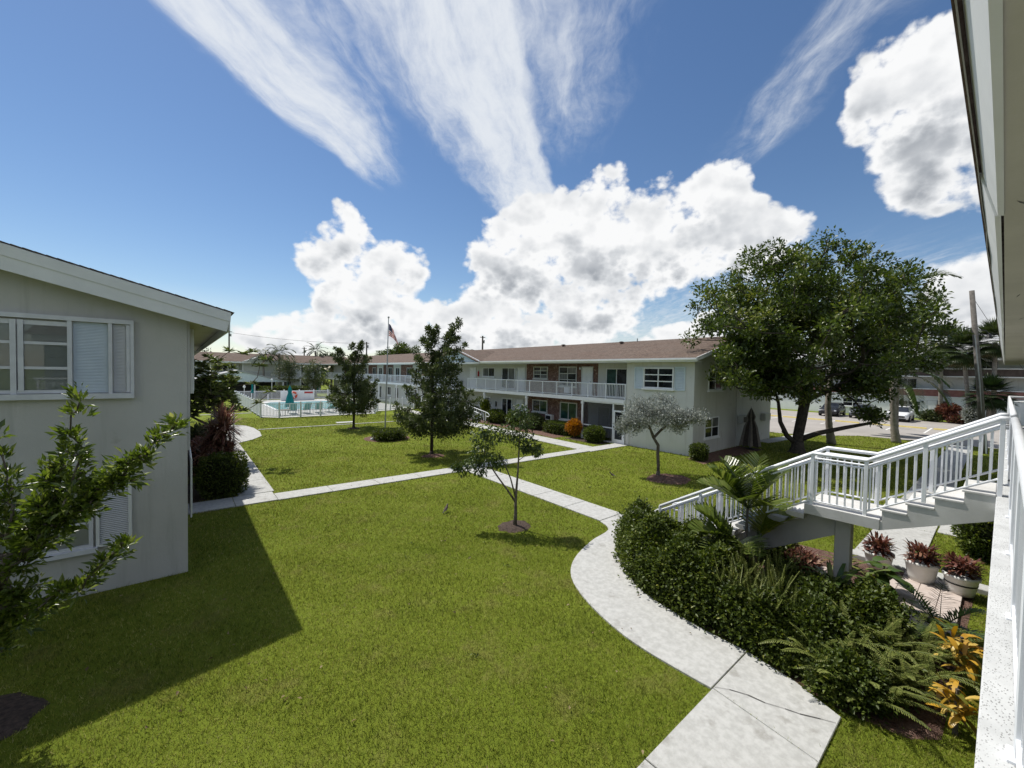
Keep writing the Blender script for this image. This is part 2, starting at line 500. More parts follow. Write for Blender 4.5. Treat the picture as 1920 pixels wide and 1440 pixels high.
m, t = material('grass_blade')
p = position(t)
f = t.node('ShaderNodeAttribute', attribute_name='rnd').outputs['Fac']
col = t.ramp(f, [(0.0, (0.062, 0.090, 0.011)), (0.35, (0.182, 0.210, 0.026)), (0.75, (0.285, 0.295, 0.054)), (1.0, (0.42, 0.40, 0.15))])
dry = t.mul(t.smooth(t.noise(p, 0.9, 6, 0.7), 0.50, 0.70), 0.42)
col = t.mix(dry, col, (0.26, 0.215, 0.085))
col = t.mix(t.mul(t.smooth(t.noise(p, 0.35, 4, 0.6), 0.52, 0.70), 0.45), col, (0.080, 0.140, 0.014))
hs = t.node('ShaderNodeHueSaturation')
hs.inputs['Value'].default_value = 1.35
t.l.new(col, hs.inputs['Color'])
tr = t.node('ShaderNodeBsdfTranslucent')
t.l.new(hs.outputs[0], tr.inputs['Color'])
mx = t.node('ShaderNodeMixShader')
mx.inputs[0].default_value = 0.42
t.l.new(principled(t, col, 0.55, 0.25), mx.inputs[1])
t.l.new(tr.outputs[0], mx.inputs[2])
finish(t, mx.outputs[0])

# foliage
leaf_mat('oak_leaf', [(0.0, (0.034, 0.056, 0.011)), (0.6, (0.072, 0.106, 0.020)), (0.92, (0.130, 0.165, 0.034)), (1.0, (0.18, 0.20, 0.05))], 0.40, 0.28, 0.45)
leaf_mat('dark_leaf', [(0.0, (0.040, 0.058, 0.018)), (0.6, (0.084, 0.112, 0.038)), (1.0, (0.18, 0.19, 0.08))], 0.45, 0.26, 0.4)
leaf_mat('sapling_leaf', [(0.0, (0.035, 0.060, 0.016)), (0.6, (0.075, 0.110, 0.028)), (1.0, (0.15, 0.18, 0.05))], 0.42, 0.20, 0.4)
leaf_mat('plumeria_leaf', [(0.0, (0.055, 0.080, 0.020)), (0.6, (0.115, 0.150, 0.040)), (1.0, (0.22, 0.24, 0.09))], 0.4, 0.28, 0.45)
leaf_mat('silver_leaf', [(0.0, (0.16, 0.18, 0.155)), (0.5, (0.27, 0.29, 0.26)), (1.0, (0.40, 0.42, 0.375))], 0.55, 0.15, 0.35)
leaf_mat('buttonwood_leaf', [(0.0, (0.050, 0.080, 0.014)), (0.5, (0.115, 0.160, 0.030)), (0.85, (0.20, 0.24, 0.055)), (1.0, (0.32, 0.33, 0.12))], 0.30, 0.38, 0.6)
leaf_mat('hedge_leaf', [(0.0, (0.026, 0.042, 0.008)), (0.5, (0.074, 0.104, 0.018)), (0.85, (0.145, 0.175, 0.034)), (1.0, (0.25, 0.26, 0.06))], 0.46, 0.28, 0.30)
leaf_mat('hedge_lime', [(0.0, (0.07, 0.11, 0.015)), (0.5, (0.16, 0.20, 0.025)), (1.0, (0.30, 0.30, 0.04))], 0.4, 0.25, 0.4)
leaf_mat('fern_leaf', [(0.0, (0.085, 0.112, 0.022)), (0.5, (0.165, 0.195, 0.046)), (1.0, (0.28, 0.28, 0.10))], 0.5, 0.30, 0.3)
leaf_mat('palm_leaf', [(0.0, (0.040, 0.075, 0.014)), (0.6, (0.085, 0.135, 0.028)), (1.0, (0.16, 0.20, 0.06))], 0.3, 0.22, 0.5)
leaf_mat('areca_leaf', [(0.0, (0.055, 0.085, 0.015)), (0.6, (0.120, 0.165, 0.032)), (1.0, (0.22, 0.25, 0.07))], 0.32, 0.3, 0.5)
leaf_mat('palm_lime', [(0.0, (0.11, 0.16, 0.012)), (0.6, (0.21, 0.25, 0.02)), (1.0, (0.36, 0.34, 0.05))], 0.35, 0.3, 0.45)
leaf_mat('croton_yellow', [(0.0, (0.10, 0.12, 0.015)), (0.3, (0.42, 0.24, 0.03)), (0.7, (0.58, 0.34, 0.04)), (1.0, (0.62, 0.46, 0.12))], 0.35, 0.3, 0.45)
leaf_mat('croton_orange', [(0.0, (0.16, 0.09, 0.012)), (0.5, (0.40, 0.15, 0.015)), (1.0, (0.55, 0.27, 0.03))], 0.45, 0.3, 0.4)
leaf_mat('red_leaf', [(0.0, (0.05, 0.022, 0.016)), (0.5, (0.145, 0.050, 0.036)), (0.82, (0.26, 0.13, 0.075)), (1.0, (0.11, 0.13, 0.03))], 0.4, 0.2, 0.4)
leaf_mat('cordyline_leaf', [(0.0, (0.085, 0.038, 0.034)), (0.5, (0.245, 0.115, 0.088)), (1.0, (0.38, 0.26, 0.17))], 0.4, 0.2, 0.4)
leaf_mat('far_leaf', [(0.0, (0.014, 0.028, 0.008)), (0.6, (0.030, 0.055, 0.014)), (1.0, (0.065, 0.095, 0.025))], 0.5, 0.15, 0.3)
leaf_mat('dry_leaf', [(0.0, (0.12, 0.085, 0.045)), (0.5, (0.22, 0.165, 0.085)), (1.0, (0.32, 0.26, 0.15))], 0.7, 0.2, 0.2)
leaf_mat('fan_leaf', [(0.0, (0.030, 0.050, 0.016)), (0.6, (0.070, 0.095, 0.030)), (1.0, (0.15, 0.15, 0.06))], 0.4, 0.2, 0.4)
surf('petal_white', (0.72, 0.72, 0.68), (0.80, 0.80, 0.76), 9.0, 0.6, 0.2)


# ---------------------------------------------------------------- mesh helpers
def link(o, parent=None):
    COL.objects.link(o)
    if parent is not None:
        o.parent = parent
        o.matrix_parent_inverse = parent.matrix_basis.inverted()
    return o


def tag(o, label=None, cat=None, group=None, kind=None):
    if label:
        o['label'] = label
    if cat:
        o['category'] = cat
    if group:
        o['group'] = group
    if kind:
        o['kind'] = kind
    return o


def thing(name, label, cat, loc=(0, 0, 0), group=None):
    o = bpy.data.objects.new(name, None)
    o.location = loc
    o.empty_display_size = 0.2
    COL.objects.link(o)
    return tag(o, label, cat, group)


def setmat(o, mat):
    for mm in (mat if isinstance(mat, (list, tuple)) else [mat]):
        o.data.materials.append(MATS[mm])


class MB:
    """collects shapes given in world coordinates; build() links them as one mesh object"""

    def __init__(self):
        self.v, self.f, self.mi = [], [], []
        self.cur = 0

    def add(self, verts, faces):
        b = len(self.v)
        self.v += [tuple(p) for p in verts]
        self.f += [tuple(i + b for i in f) for f in faces]
        self.mi += [self.cur] * len(faces)
        return self

    def box(self, x0, x1, y0, y1, z0, z1):
        return self.add([(x0, y0, z0), (x1, y0, z0), (x1, y1, z0), (x0, y1, z0), (x0, y0, z1), (x1, y0, z1), (x1, y1, z1), (x0, y1, z1)],
                        [(0, 3, 2, 1), (4, 5, 6, 7), (0, 1, 5, 4), (1, 2, 6, 5), (2, 3, 7, 6), (3, 0, 4, 7)])

    def cbox(self, x0, x1, y0, y1, z0, z1, c=0.01):
        """box with chamfered vertical and top edges"""
        pts = [(x0 + c, y0), (x1 - c, y0), (x1, y0 + c), (x1, y1 - c), (x1 - c, y1), (x0 + c, y1), (x0, y1 - c), (x0, y0 + c)]
        ins = [(min(max(a, x0 + c), x1 - c), min(max(b, y0 + c), y1 - c)) for a, b in pts]
        v = [(a, b, z0) for a, b in pts] + [(a, b, z1 - c) for a, b in pts] + [(a, b, z1) for a, b in ins]
        n = 8
        f = [tuple(range(n - 1, -1, -1)), tuple(range(2 * n, 3 * n))]
        for k in range(2):
            for i in range(n):
                j = (i + 1) % n
                f.append((k * n + i, k * n + j, (k + 1) * n + j, (k + 1) * n + i))
        return self.add(v, f)

    def beam(self, p, q, w, h, up=(0, 0, 1)):
        """rectangular bar from p to q, w across, h along up"""
        p, q = Vector(p), Vector(q)
        d = (q - p).normalized()
        s = d.cross(Vector(up))
        if s.length < 1e-4:
            s = d.cross(Vector((1, 0, 0)))
        s.normalize()
        u = s.cross(d).normalized()
        a, b = s * (w / 2), u * (h / 2)
        v = [p - a - b, p + a - b, p + a + b, p - a + b, q - a - b, q + a - b, q + a + b, q - a + b]
        return self.add(v, [(0, 1, 2, 3), (7, 6, 5, 4), (0, 4, 5, 1), (1, 5, 6, 2), (2, 6, 7, 3), (3, 7, 4, 0)])

    def prism(self, poly, axis, a, b):
        """polygon swept from a to b along axis; poly in the two other coordinates in xyz order"""
        n = len(poly)

        def P(u, w, s):
            return (s, u, w) if axis == 'x' else (u, s, w) if axis == 'y' else (u, w, s)
        v = [P(u, w, a) for u, w in poly] + [P(u, w, b) for u, w in poly]
        f = [tuple(range(n)), tuple(range(2 * n - 1, n - 1, -1))]
        f += [(i, i + n, (i + 1) % n + n, (i + 1) % n) for i in range(n)]
        return self.add(v, f)

    def tube(self, pts, radii, n=6, cap=True):
        pts = [Vector(p) for p in pts]
        if not isinstance(radii, (list, tuple)):
            radii = [radii] * len(pts)
        t0 = (pts[1] - pts[0]).normalized()
        s = t0.cross(Vector((0, 0, 1)))
        if s.length < 1e-3:
            s = Vector((1, 0, 0))
        s.normalize()
        v, f = [], []
        for i, p in enumerate(pts):
            if i == 0:
                tg = (pts[1] - pts[0])
            elif i == len(pts) - 1:
                tg = (pts[-1] - pts[-2])
            else:
                tg = (pts[i + 1] - pts[i]).normalized() + (pts[i] - pts[i - 1]).normalized()
            if tg.length < 1e-9:
                tg = t0
            tg.normalize()
            s = (s - tg * s.dot(tg))
            if s.length < 1e-6:
                s = tg.orthogonal()
            s.normalize()
            w = tg.cross(s)
            for k in range(n):
                a = 2 * math.pi * k / n
                v.append(p + (s * math.cos(a) + w * math.sin(a)) * radii[i])
        for i in range(len(pts) - 1):
            for k in range(n):
                a, b = i * n + k, i * n + (k + 1) % n
                f.append((a, b, b + n, a + n))
        if cap:
            f.append(tuple(range(n - 1, -1, -1)))
            f.append(tuple(range((len(pts) - 1) * n, len(pts) * n)))
        return self.add(v, f)

    def lathe(self, c, prof, n=16):
        """profile of (radius, height) turned about the vertical through c"""
        v, f = [], []
        for r, h in prof:
            for k in range(n):
                a = 2 * math.pi * k / n
                v.append((c[0] + r * math.cos(a), c[1] + r * math.sin(a), c[2] + h))
        for i in range(len(prof) - 1):
            for k in range(n):
                a, b = i * n + k, i * n + (k + 1) % n
                f.append((a, b, b + n, a + n))
        f.append(tuple(range(n - 1, -1, -1)))
        f.append(tuple(range((len(prof) - 1) * n, len(prof) * n)))
        return self.add(v, f)

    def mesh(self, name, smooth=False):
        me = bpy.data.meshes.new(name)
        me.from_pydata(self.v, [], self.f)
        if any(self.mi):
            me.polygons.foreach_set('material_index', self.mi)
        if smooth:
            me.polygons.foreach_set('use_smooth', [True] * len(self.f))
        me.update()
        return me

    def build(self, name, mat, parent=None, smooth=False, label=None, cat=None, group=None, kind=None):
        o = bpy.data.objects.new(name, self.mesh(name, smooth))
        setmat(o, mat)
        link(o, parent)
        return tag(o, label, cat, group, kind)


def np_mesh(name, V, F, rnd=None, smooth=False):
    """V (n,3), F (m,k) with one k; rnd: per-vertex float attribute"""
    V = np.asarray(V, np.float32)
    F = np.asarray(F, np.int32)
    me = bpy.data.meshes.new(name)
    me.vertices.add(len(V))
    me.vertices.foreach_set('co', V.ravel())
    k = F.shape[1]
    me.loops.add(F.size)
    me.loops.foreach_set('vertex_index', F.ravel())
    me.polygons.add(len(F))
    me.polygons.foreach_set('loop_start', np.arange(0, F.size, k, dtype=np.int32))
    me.polygons.foreach_set('loop_total', np.full(len(F), k, np.int32))
    if smooth:
        me.polygons.foreach_set('use_smooth', np.ones(len(F), bool))
    if rnd is not None:
        at = me.attributes.new('rnd', 'FLOAT', 'POINT')
        at.data.foreach_set('value', np.asarray(rnd, np.float32))
    me.update(calc_edges=True)
    return me


def np_obj(name, me, mat, parent=None, **kw):
    o = bpy.data.objects.new(name, me)
    setmat(o, mat)
    link(o, parent)
    return tag(o, **kw) if kw else o


def unit(a):
    return a / np.maximum(np.linalg.norm(a, axis=-1, keepdims=True), 1e-9)


def leaf_arrays(P, D, L, W, fold=0.25, up=None, rnd=None, rng=RNG):
    """folded diamond leaves: base P, direction D, length L, width W"""
    n = len(P)
    D = unit(D)
    if up is None:
        up = unit(rng.normal(size=(n, 3)) * 0.6 + np.array([0, 0, 1.0]))
    S = unit(np.cross(D, up))
    N = unit(np.cross(S, D))
    L = np.broadcast_to(np.asarray(L, float), (n,))[:, None]
    W = np.broadcast_to(np.asarray(W, float), (n,))[:, None]
    mid = P + D * L * 0.45
    a = mid + S * W * 0.5 + N * W * fold
    b = mid - S * W * 0.5 + N * W * fold
    tip = P + D * L - N * L * 0.10
    V = np.stack([P, a, tip, b], 1).reshape(-1, 3)
    i = np.arange(n)[:, None] * 4
    F = np.concatenate([i + np.array([0, 1, 2]), i + np.array([0, 2, 3])], 1).reshape(-1, 3)
    if rnd is None:
        rnd = rng.random(n)
    return V, F, np.repeat(rnd, 4)


def leaf_mesh(name, parts):
    Vs, Fs, Rs, o = [], [], [], 0
    for V, F, r in parts:
        Vs.append(V)
        Fs.append(F + o)
        Rs.append(r)
        o += len(V)
    return np_mesh(name, np.concatenate(Vs), np.concatenate(Fs), np.concatenate(Rs))


def blade_strip(P, D, L, W, droop, seg=4, rnd=None, rng=RNG, taper=0.55):
    """long strap leaves that arch over: returns triangles"""
    n = len(P)
    D = unit(np.asarray(D, float))
    L = np.broadcast_to(np.asarray(L, float), (n,))
    W = np.broadcast_to(np.asarray(W, float), (n,))
    droop = np.broadcast_to(np.asarray(droop, float), (n,))
    H = unit(np.cross(D, np.array([0, 0, 1.0])) + 1e-4)
    V = []
    p = P.copy()
    d = D.copy()
    for s in range(seg + 1):
        u = s / seg
        w = W * (math.sin(math.pi * min(0.12 + 0.88 * u, 1.0)) ** taper) * 0.5 if s < seg else W * 0
        V += [p + H * w[:, None], p - H * w[:, None]]
        d = unit(d + np.array([0, 0, -1.0]) * (droop / seg)[:, None])
        p = p + d * (L / seg)[:, None]
    V = np.stack(V, 1)
    k = V.shape[1]
    F = []
    for s in range(seg):
        a = 2 * s
        F += [(a, a + 1, a + 3), (a, a + 3, a + 2)]
    F = (np.arange(n)[:, None, None] * k + np.array(F)[None]).reshape(-1, 3)
    if rnd is None:
        rnd = rng.random(n)
    return V.reshape(-1, 3), F, np.repeat(rnd, k)


# ---------------------------------------------------------------- branching
def branch_mesh(base, trunk, anchors, r0, rmin=0.012, seed=1, jitter=0.10, step=0.5, lift=0.25, r_exp=2.3):
    """trunk: list of points; anchors: (n,3) twig ends. Greedy growth, pipe-model radii. Returns MB"""
    rng = np.random.default_rng(seed)
    nodes = [np.array(p, float) for p in trunk]
    par = [-1] + list(range(len(trunk) - 1))
    anchors = np.asarray(anchors, float)
    top = nodes[-1]
    order = np.argsort(np.linalg.norm(anchors - top, axis=1))
    cost = [0.0]
    for i in range(1, len(nodes)):
        cost.append(cost[-1] + np.linalg.norm(nodes[i] - nodes[i - 1]))
    for k in order:
        a = anchors[k]
        N = np.array(nodes)
        d = np.linalg.norm(N - a, axis=1)
        pen = d + 0.25 * np.array(cost) + np.where(N[:, 2] > a[2] + 0.3, 0.6, 0.0) + np.where(np.arange(len(N)) < max(1, int(len(trunk) * 0.5)), 2.0, 0.0)
        j = int(np.argmin(pen))
        dist = d[j]
        m = max(1, int(dist / step))
        prev = j
        p0 = nodes[j]
        for s in range(1, m + 1):
            u = s / m
            q = p0 + (a - p0) * u + np.array([0, 0, -1.0]) * lift * dist * 0.35 * math.sin(math.pi * u)
            if s < m:
                q = q + rng.normal(size=3) * jitter * min(dist, 1.0)
            nodes.append(q)
            par.append(prev)
            cost.append(cost[prev] + np.linalg.norm(q - nodes[prev]))
            prev = len(nodes) - 1
    n = len(nodes)
    area = np.zeros(n)
    kids = [[] for _ in range(n)]
    for i in range(n):
        if par[i] >= 0:
            kids[par[i]].append(i)
    for i in range(n - 1, -1, -1):
        if not kids[i]:
            area[i] = 1.0
        if par[i] >= 0:
            area[par[i]] += area[i]
    rad = np.maximum(r0 * (area / area[0]) ** (1.0 / r_exp), rmin)
    mb = MB()
    done = set()
    stack = [0]
    while stack:
        s = stack.pop()
        chain = [s]
        c = s
        while kids[c]:
            ks = sorted(kids[c], key=lambda q: -area[q])
            for q in ks[1:]:
                stack.append((c, q)) if False else stack.append(q)
                done.add(q)
            c = ks[0]
            chain.append(c)
        if par[s] >= 0:
            chain = [par[s]] + chain
        rr = [rad[i] for i in chain]
        if par[s] >= 0:
            rr[0] = min(rad[chain[0]], rad[s] * 1.25)
        nn = 10 if rr[1] > 0.08 else 6 if rr[1] > 0.03 else 4
        mb.tube([nodes[i] for i in chain], rr, nn)
    return mb


def clump_leaves(C, rad, n, L, W, rng, outward=0.9, upb=0.35, squash=0.8, rb=None, fold=0.25):
    """n leaves round each clump centre"""
    k = len(C)
    rad = np.broadcast_to(np.asarray(rad, float), (k,))
    idx = np.repeat(np.arange(k), n)
    o = unit(rng.normal(size=(len(idx), 3)))
    rr = rng.random(len(idx)) ** 0.45
    off = o * rr[:, None] * rad[idx][:, None] * np.array([1, 1, squash])
    P = C[idx] + off
    D = o * outward + np.array([0, 0, upb]) + rng.normal(size=(len(idx), 3)) * 0.55
    size = rng.uniform(0.7, 1.25, len(idx))
    r = np.clip(rng.normal(0.45, 0.22, len(idx)) + (0 if rb is None else rb[idx]), 0, 1)
    return leaf_arrays(P, D, L * size, W * size, fold, None, r, rng)


def crown_points(n, c, r, rng, shell=0.45, low=-0.55, lumps=9, lump=0.22):
    """points in a lumpy ellipsoid, denser towards the outside, none below low"""
    dirs = unit(rng.normal(size=(lumps, 3)))
    amp = rng.uniform(-lump, lump, lumps)
    out = []
    while len(out) < n:
        d = unit(rng.normal(size=3))
        if d[2] < low:
            continue
        s = 1 + sum(a * max(0.0, float(d @ q)) ** 3 for a, q in zip(amp, dirs))
        u = rng.random() ** shell * s
        out.append(np.array(c) + d * np.array(r) * u)
    return np.array(out)


def polys_contain(P, poly):
    x, y = P[:, 0], P[:, 1]
    inside = np.zeros(len(P), bool)
    n = len(poly)
    for i in range(n):
        x1, y1 = poly[i]
        x2, y2 = poly[(i + 1) % n]
        c = (y1 > y) != (y2 > y)
        with np.errstate(divide='ignore', invalid='ignore'):
            xi = (x2 - x1) * (y - y1) / (y2 - y1 if y2 != y1 else 1e-12) + x1
        inside ^= c & (x < xi)
    return inside


def inst(name, me, parent, loc=(0, 0, 0), rot=(0, 0, 0), scale=(1, 1, 1), mat=None, **kw):
    """another object on a shared mesh (the mesh carries its material)"""
    o = bpy.data.objects.new(name, me)
    if mat and not me.materials:
        me.materials.append(MATS[mat])
    o.location, o.rotation_euler, o.scale = loc, rot, scale
    link(o, parent)
    return tag(o, **kw) if kw else o


def copy_tree(o, parent=None, shift=(0, 0, 0), label=None):
    c = o.copy()
    COL.objects.link(c)
    if parent is None:
        c.location = Vector(o.location) + Vector(shift)
        if label:
            c['label'] = label
    else:
        c.parent = parent
    for ch in list(o.children):
        copy_tree(ch, c)
    return c


# ================================================================ SETTING
def sheet(name, poly, z, mat, label, thick=0.0, parent=None, kind='structure', cat=None):
    mb = MB()
    if thick:
        mb.prism(poly[::-1], 'z', z - thick, z)
    else:
        mb.add([(a, b, z) for a, b in poly], [tuple(range(len(poly)))])
    o = mb.build(name, mat, parent)
    if parent is None:
        tag(o, label, cat, None, kind)
    return o


GROUND = sheet('lawn', [(-600, -600), (1800, -600), (1800, 1800), (-600, 1800)], 0.0, 'lawn', 'mown green lawn of the courtyard')

# ---- concrete walks, each slab a piece of its own
WALK_POLYS = []


def walk(name, label, slabs, mat='concrete_light', z=0.035):
    root = None
    for k, poly in enumerate(slabs):
        a = sum(poly[i][0] * poly[(i + 1) % len(poly)][1] - poly[(i + 1) % len(poly)][0] * poly[i][1] for i in range(len(poly)))
        if a < 0:
            poly = poly[::-1]
        WALK_POLYS.append(poly)
        zz = z + (k % 3) * 0.0015
        # small chamfer at the rim
        c = np.mean(np.array(poly), axis=0)
        n = len(poly)
        ins = []
        for i in range(n):
            p0, p1, p2 = np.array(poly[i - 1]), np.array(poly[i]), np.array(poly[(i + 1) % n])
            e1, e2 = (p1 - p0), (p2 - p1)
            n1 = np.array([-e1[1], e1[0]]) / (np.linalg.norm(e1) + 1e-9)
            n2 = np.array([-e2[1], e2[0]]) / (np.linalg.norm(e2) + 1e-9)
            ins.append(tuple(p1 + (n1 + n2) * 0.006))
        v = [(a_, b_, -0.06) for a_, b_ in poly] + [(a_, b_, zz - 0.008) for a_, b_ in poly] + [(a_, b_, zz) for a_, b_ in ins]
        f = [tuple(range(2 * n, 3 * n))]
        for q in range(2):
            for i in range(n):
                j = (i + 1) % n
                f.append((q * n + i, q * n + j, (q + 1) * n + j, (q + 1) * n + i))
        mb = MB().add(v, f)
        if root is None and len(slabs) > 1:
            root = thing(name, label, None)
            tag(root, kind='structure')
        o = mb.build('slab' if root else name, mat, root)
        if root is None:
            tag(o, label, None, None, 'structure')
    return root


def split_x(x0, x1, n, ya0, yb0, ya1, yb1):
    out = []
    for i in range(n):
        u, w = i / n, (i + 1) / n
        g = 0.006
        out.append([(x0 + (x1 - x0) * u + g, ya0 + (ya1 - ya0) * u), (x0 + (x1 - x0) * w - g, ya0 + (ya1 - ya0) * w),
                    (x0 + (x1 - x0) * w - g, yb0 + (yb1 - yb0) * w), (x0 + (x1 - x0) * u + g, yb0 + (yb1 - yb0) * u)])
    return out


def split_y(y0, y1, n, xa0, xb0, xa1, xb1):
    out = []
    for i in range(n):
        u, w = i / n, (i + 1) / n
        g = 0.006
        out.append([(xa0 + (xa1 - xa0) * u, y0 + (y1 - y0) * u + g), (xb0 + (xb1 - xb0) * u, y0 + (y1 - y0) * u + g),
                    (xb0 + (xb1 - xb0) * w, y0 + (y1 - y0) * w - g), (xa0 + (xa1 - xa0) * w, y0 + (y1 - y0) * w - g)])
    return out


walk('cross_path', 'straight concrete path crossing the lawn from the left building to the porch',
     split_x(0.20, 2.55, 2, 15.28, 16.40, 15.24, 16.36) + split_x(2.55, 18.0, 9, 15.20, 16.05, 14.86, 15.62) + split_x(18.0, 21.5, 2, 14.72, 15.62, 14.72, 15.62))
walk('middle_path', 'concrete path running from the crossing towards the staircase', split_y(7.55, 15.05, 5, 9.72, 10.78, 9.80, 10.85))
CURVE_L = [(9.70, 7.53), (9.36, 6.98), (8.39, 6.77), (7.35, 6.40), (6.66, 5.94), (6.22, 5.32), (5.89, 4.46), (5.73, 3.60), (5.76, 2.475)]
CURVE_R = [(6.99, 2.475), (7.02, 3.43), (7.25, 4.54), (7.65, 5.1), (8.55, 5.95), (9.5, 6.35), (10.25, 6.75), (10.78, 7.53)]


def catmull(P, n=6):
    out = []
    for i in range(len(P) - 1):
        p0, p1, p2, p3 = (np.array(P[max(i - 1, 0)]), np.array(P[i]), np.array(P[i + 1]), np.array(P[min(i + 2, len(P) - 1)]))
        for k in range(n):
            t_ = k / n
            out.append(tuple(0.5 * ((2 * p1) + (p2 - p0) * t_ + (2 * p0 - 5 * p1 + 4 * p2 - p3) * t_ ** 2 + (3 * p1 - p0 - 3 * p2 + p3) * t_ ** 3)))
    out.append(tuple(P[-1]))
    return out


walk('curved_path', 'curved concrete path bending round the hedge', [catmull(CURVE_L) + catmull(CURVE_R)])
walk('building_path', 'concrete path along the foot of the balcony building',
     [[(5.78, 2.46), (6.98, 2.46), (6.86, 1.80), (6.60, 1.20), (5.62, 1.20)], [(4.10, 1.20), (5.61, 1.20), (5.765, 2.46), (4.10, 2.46)]] + split_x(-8.0, 4.09, 5, 1.20, 2.46, 1.20, 2.46))
walk('facade_path', 'concrete path along the planting beds of the long building',
     split_y(15.63, 47.0, 14, 17.9, 19.25, 18.9, 20.2))
walk('side_path', 'concrete path along the left building behind the clipped bush', split_y(16.42, 28.2, 6, 1.55, 2.62, 1.60, 2.68))
walk('rounded_pad', 'rounded concrete pad at the end of the side path', [[(1.60, 28.22), (2.72, 28.22), (3.45, 29.0), (4.12, 30.3), (4.30, 32.4), (4.22, 34.6), (3.90, 36.3), (3.30, 37.0), (1.4, 37.3), (1.2, 31.0)]])
walk('edging_strip', 'narrow white concrete strip across the far lawn', split_x(4.33, 18.4, 8, 33.45, 33.66, 33.05, 33.26))
walk('access_cover', 'square concrete cover slab lying in the far lawn', [[(9.9, 34.2), (11.3, 34.2), (11.4, 35.0), (10.0, 35.0)]], z=0.05)
walk('pool_strip', 'narrow concrete strip beside the pool fence', [[(1.5, 46.2), (5.45, 46.2), (5.45, 46.5), (1.5, 46.5)]])
walk('rear_path', 'concrete path running under the stairs towards the parking lot', split_x(13.2, 41.0, 16, 1.12, 2.32, 1.25, 2.25))
walk('branch_path', 'short concrete path branching off towards the balcony building', [[(16.9, -2.0), (18.1, -2.0), (18.1, 1.10), (16.9, 1.10)]])
walk('kerb_walk', 'concrete strip between the oak and the parking lot', split_x(30.5, 39.0, 5, 9.9, 10.8, 9.1, 9.9))

# crack in the corner slab
mb = MB()
cr = [(5.80, 2.45), (5.92, 2.30), (6.02, 2.10), (6.06, 1.90), (6.16, 1.70), (6.22, 1.55), (6.34, 1.36), (6.42, 1.22)]
for i in range(len(cr) - 1):
    (x0, y0), (x1, y1) = cr[i], cr[i + 1]
    w = 0.004 + 0.003 * (i % 3)
    mb.add([(x0 - w, y0, 0.0425), (x0 + w, y0, 0.0425), (x1 + w * .7, y1, 0.0425), (x1 - w * .7, y1, 0.0425)], [(0, 1, 2, 3)])
mb.build('path_crack', 'crack_dark', None, kind='structure', label='dark crack across the corner slab of the path')

# soil showing along the walk edges: dark joint strip
BED_POLYS = []


def bed(name, label, poly, mat='mulch', z=0.02, dome=0.0):
    BED_POLYS.append(poly)
    c = np.mean(np.array(poly), axis=0)
    n = len(poly)
    v = [(a, b, 0.004) for a, b in poly] + [((a - c[0]) * .7 + c[0], (b - c[1]) * .7 + c[1], z + dome * .6) for a, b in poly] + [(c[0], c[1], z + dome)]
    f = []
    for i in range(n):
        j = (i + 1) % n
        f += [(i, j, n + j, n + i), (n + i, n + j, 2 * n)]
    o = MB().add(v, f).build(name, mat, None, True, label, None, None, 'structure')
    return o


def blob(cx, cy, rx, ry, n=18, seed=0, j=0.08):
    r = random.Random(seed)
    return [(cx + rx * math.cos(2 * math.pi * i / n) * (1 + r.uniform(-j, j)), cy + ry * math.sin(2 * math.pi * i / n) * (1 + r.uniform(-j, j))) for i in range(n)]


bed('mulch_bed', 'bare soil ring round the thin sapling', blob(7.42, 8.78, 0.52, 0.46, seed=1, j=.14), 'mulch', dome=0.05)
bed('mulch_bed', 'reddish mulch ring under the silver tree', blob(16.1, 8.95, 1.0, 0.85, seed=2), 'mulch_red', dome=0.05)
bed('mulch_bed', 'mulch ring round the nearer dark tree', blob(10.2, 18.75, 0.62, 0.5, seed=3), 'mulch_red', dome=0.04)
bed('mulch_bed', 'mulch ring round the farther dark tree', blob(10.14, 30.9, 0.5, 0.5, seed=4), 'mulch', dome=0.04)
bed('mulch_bed', 'round mulch bed at the foot of the flagpole', blob(10.4, 25.3, 1.45, 1.45, seed=5, j=.03), 'mulch_red', dome=0.03)
bed('mulch_bed', 'mulch patch under the tree by the left wall', blob(-1.95, 7.72, 0.60, 0.55, seed=6, j=.15), 'mulch', dome=0.06)
bed('mulch_bed', 'planting bed in front of the left building', [(0.2, 16.5), (1.5, 16.5), (1.5, 19.3), (0.2, 19.3)], 'mulch')
bed('mulch_bed', 'planting bed under the plumeria', [(0.2, 20.4), (1.5, 20.4), (1.52, 28.1), (0.2, 28.1)], 'mulch_red')
bed('mulch_bed', 'planting bed along the foot of the long building', [(19.7, 19.4), (22.9, 19.4), (22.9, 33.5), (20.5, 33.5)], 'mulch_red')
bed('mulch_bed', 'mulch bed beside the screened porch', [(20.15, 16.0), (21.55, 16.0), (21.55, 19.0), (20.3, 19.0)], 'mulch')
bed('mulch_bed', 'mulch under the hedge by the stairs', [(7.2, 0.35), (12.78, 0.25), (12.78, 2.5), (12.5, 4.4), (11.9, 5.7), (10.6, 6.3), (9.9, 6.2), (8.6, 5.8), (7.75, 5.05), (7.3, 4.4), (7.1, 3.4), (7.05, 2.4), (6.75, 1.3), (6.9, 0.6)], 'mulch_red', dome=0.03)
bed('mulch_bed', 'planting bed at the corner of the long building', [(20.2, 9.4), (27.5, 9.2), (27.5, 10.65), (20.9, 10.65)], 'mulch_red')

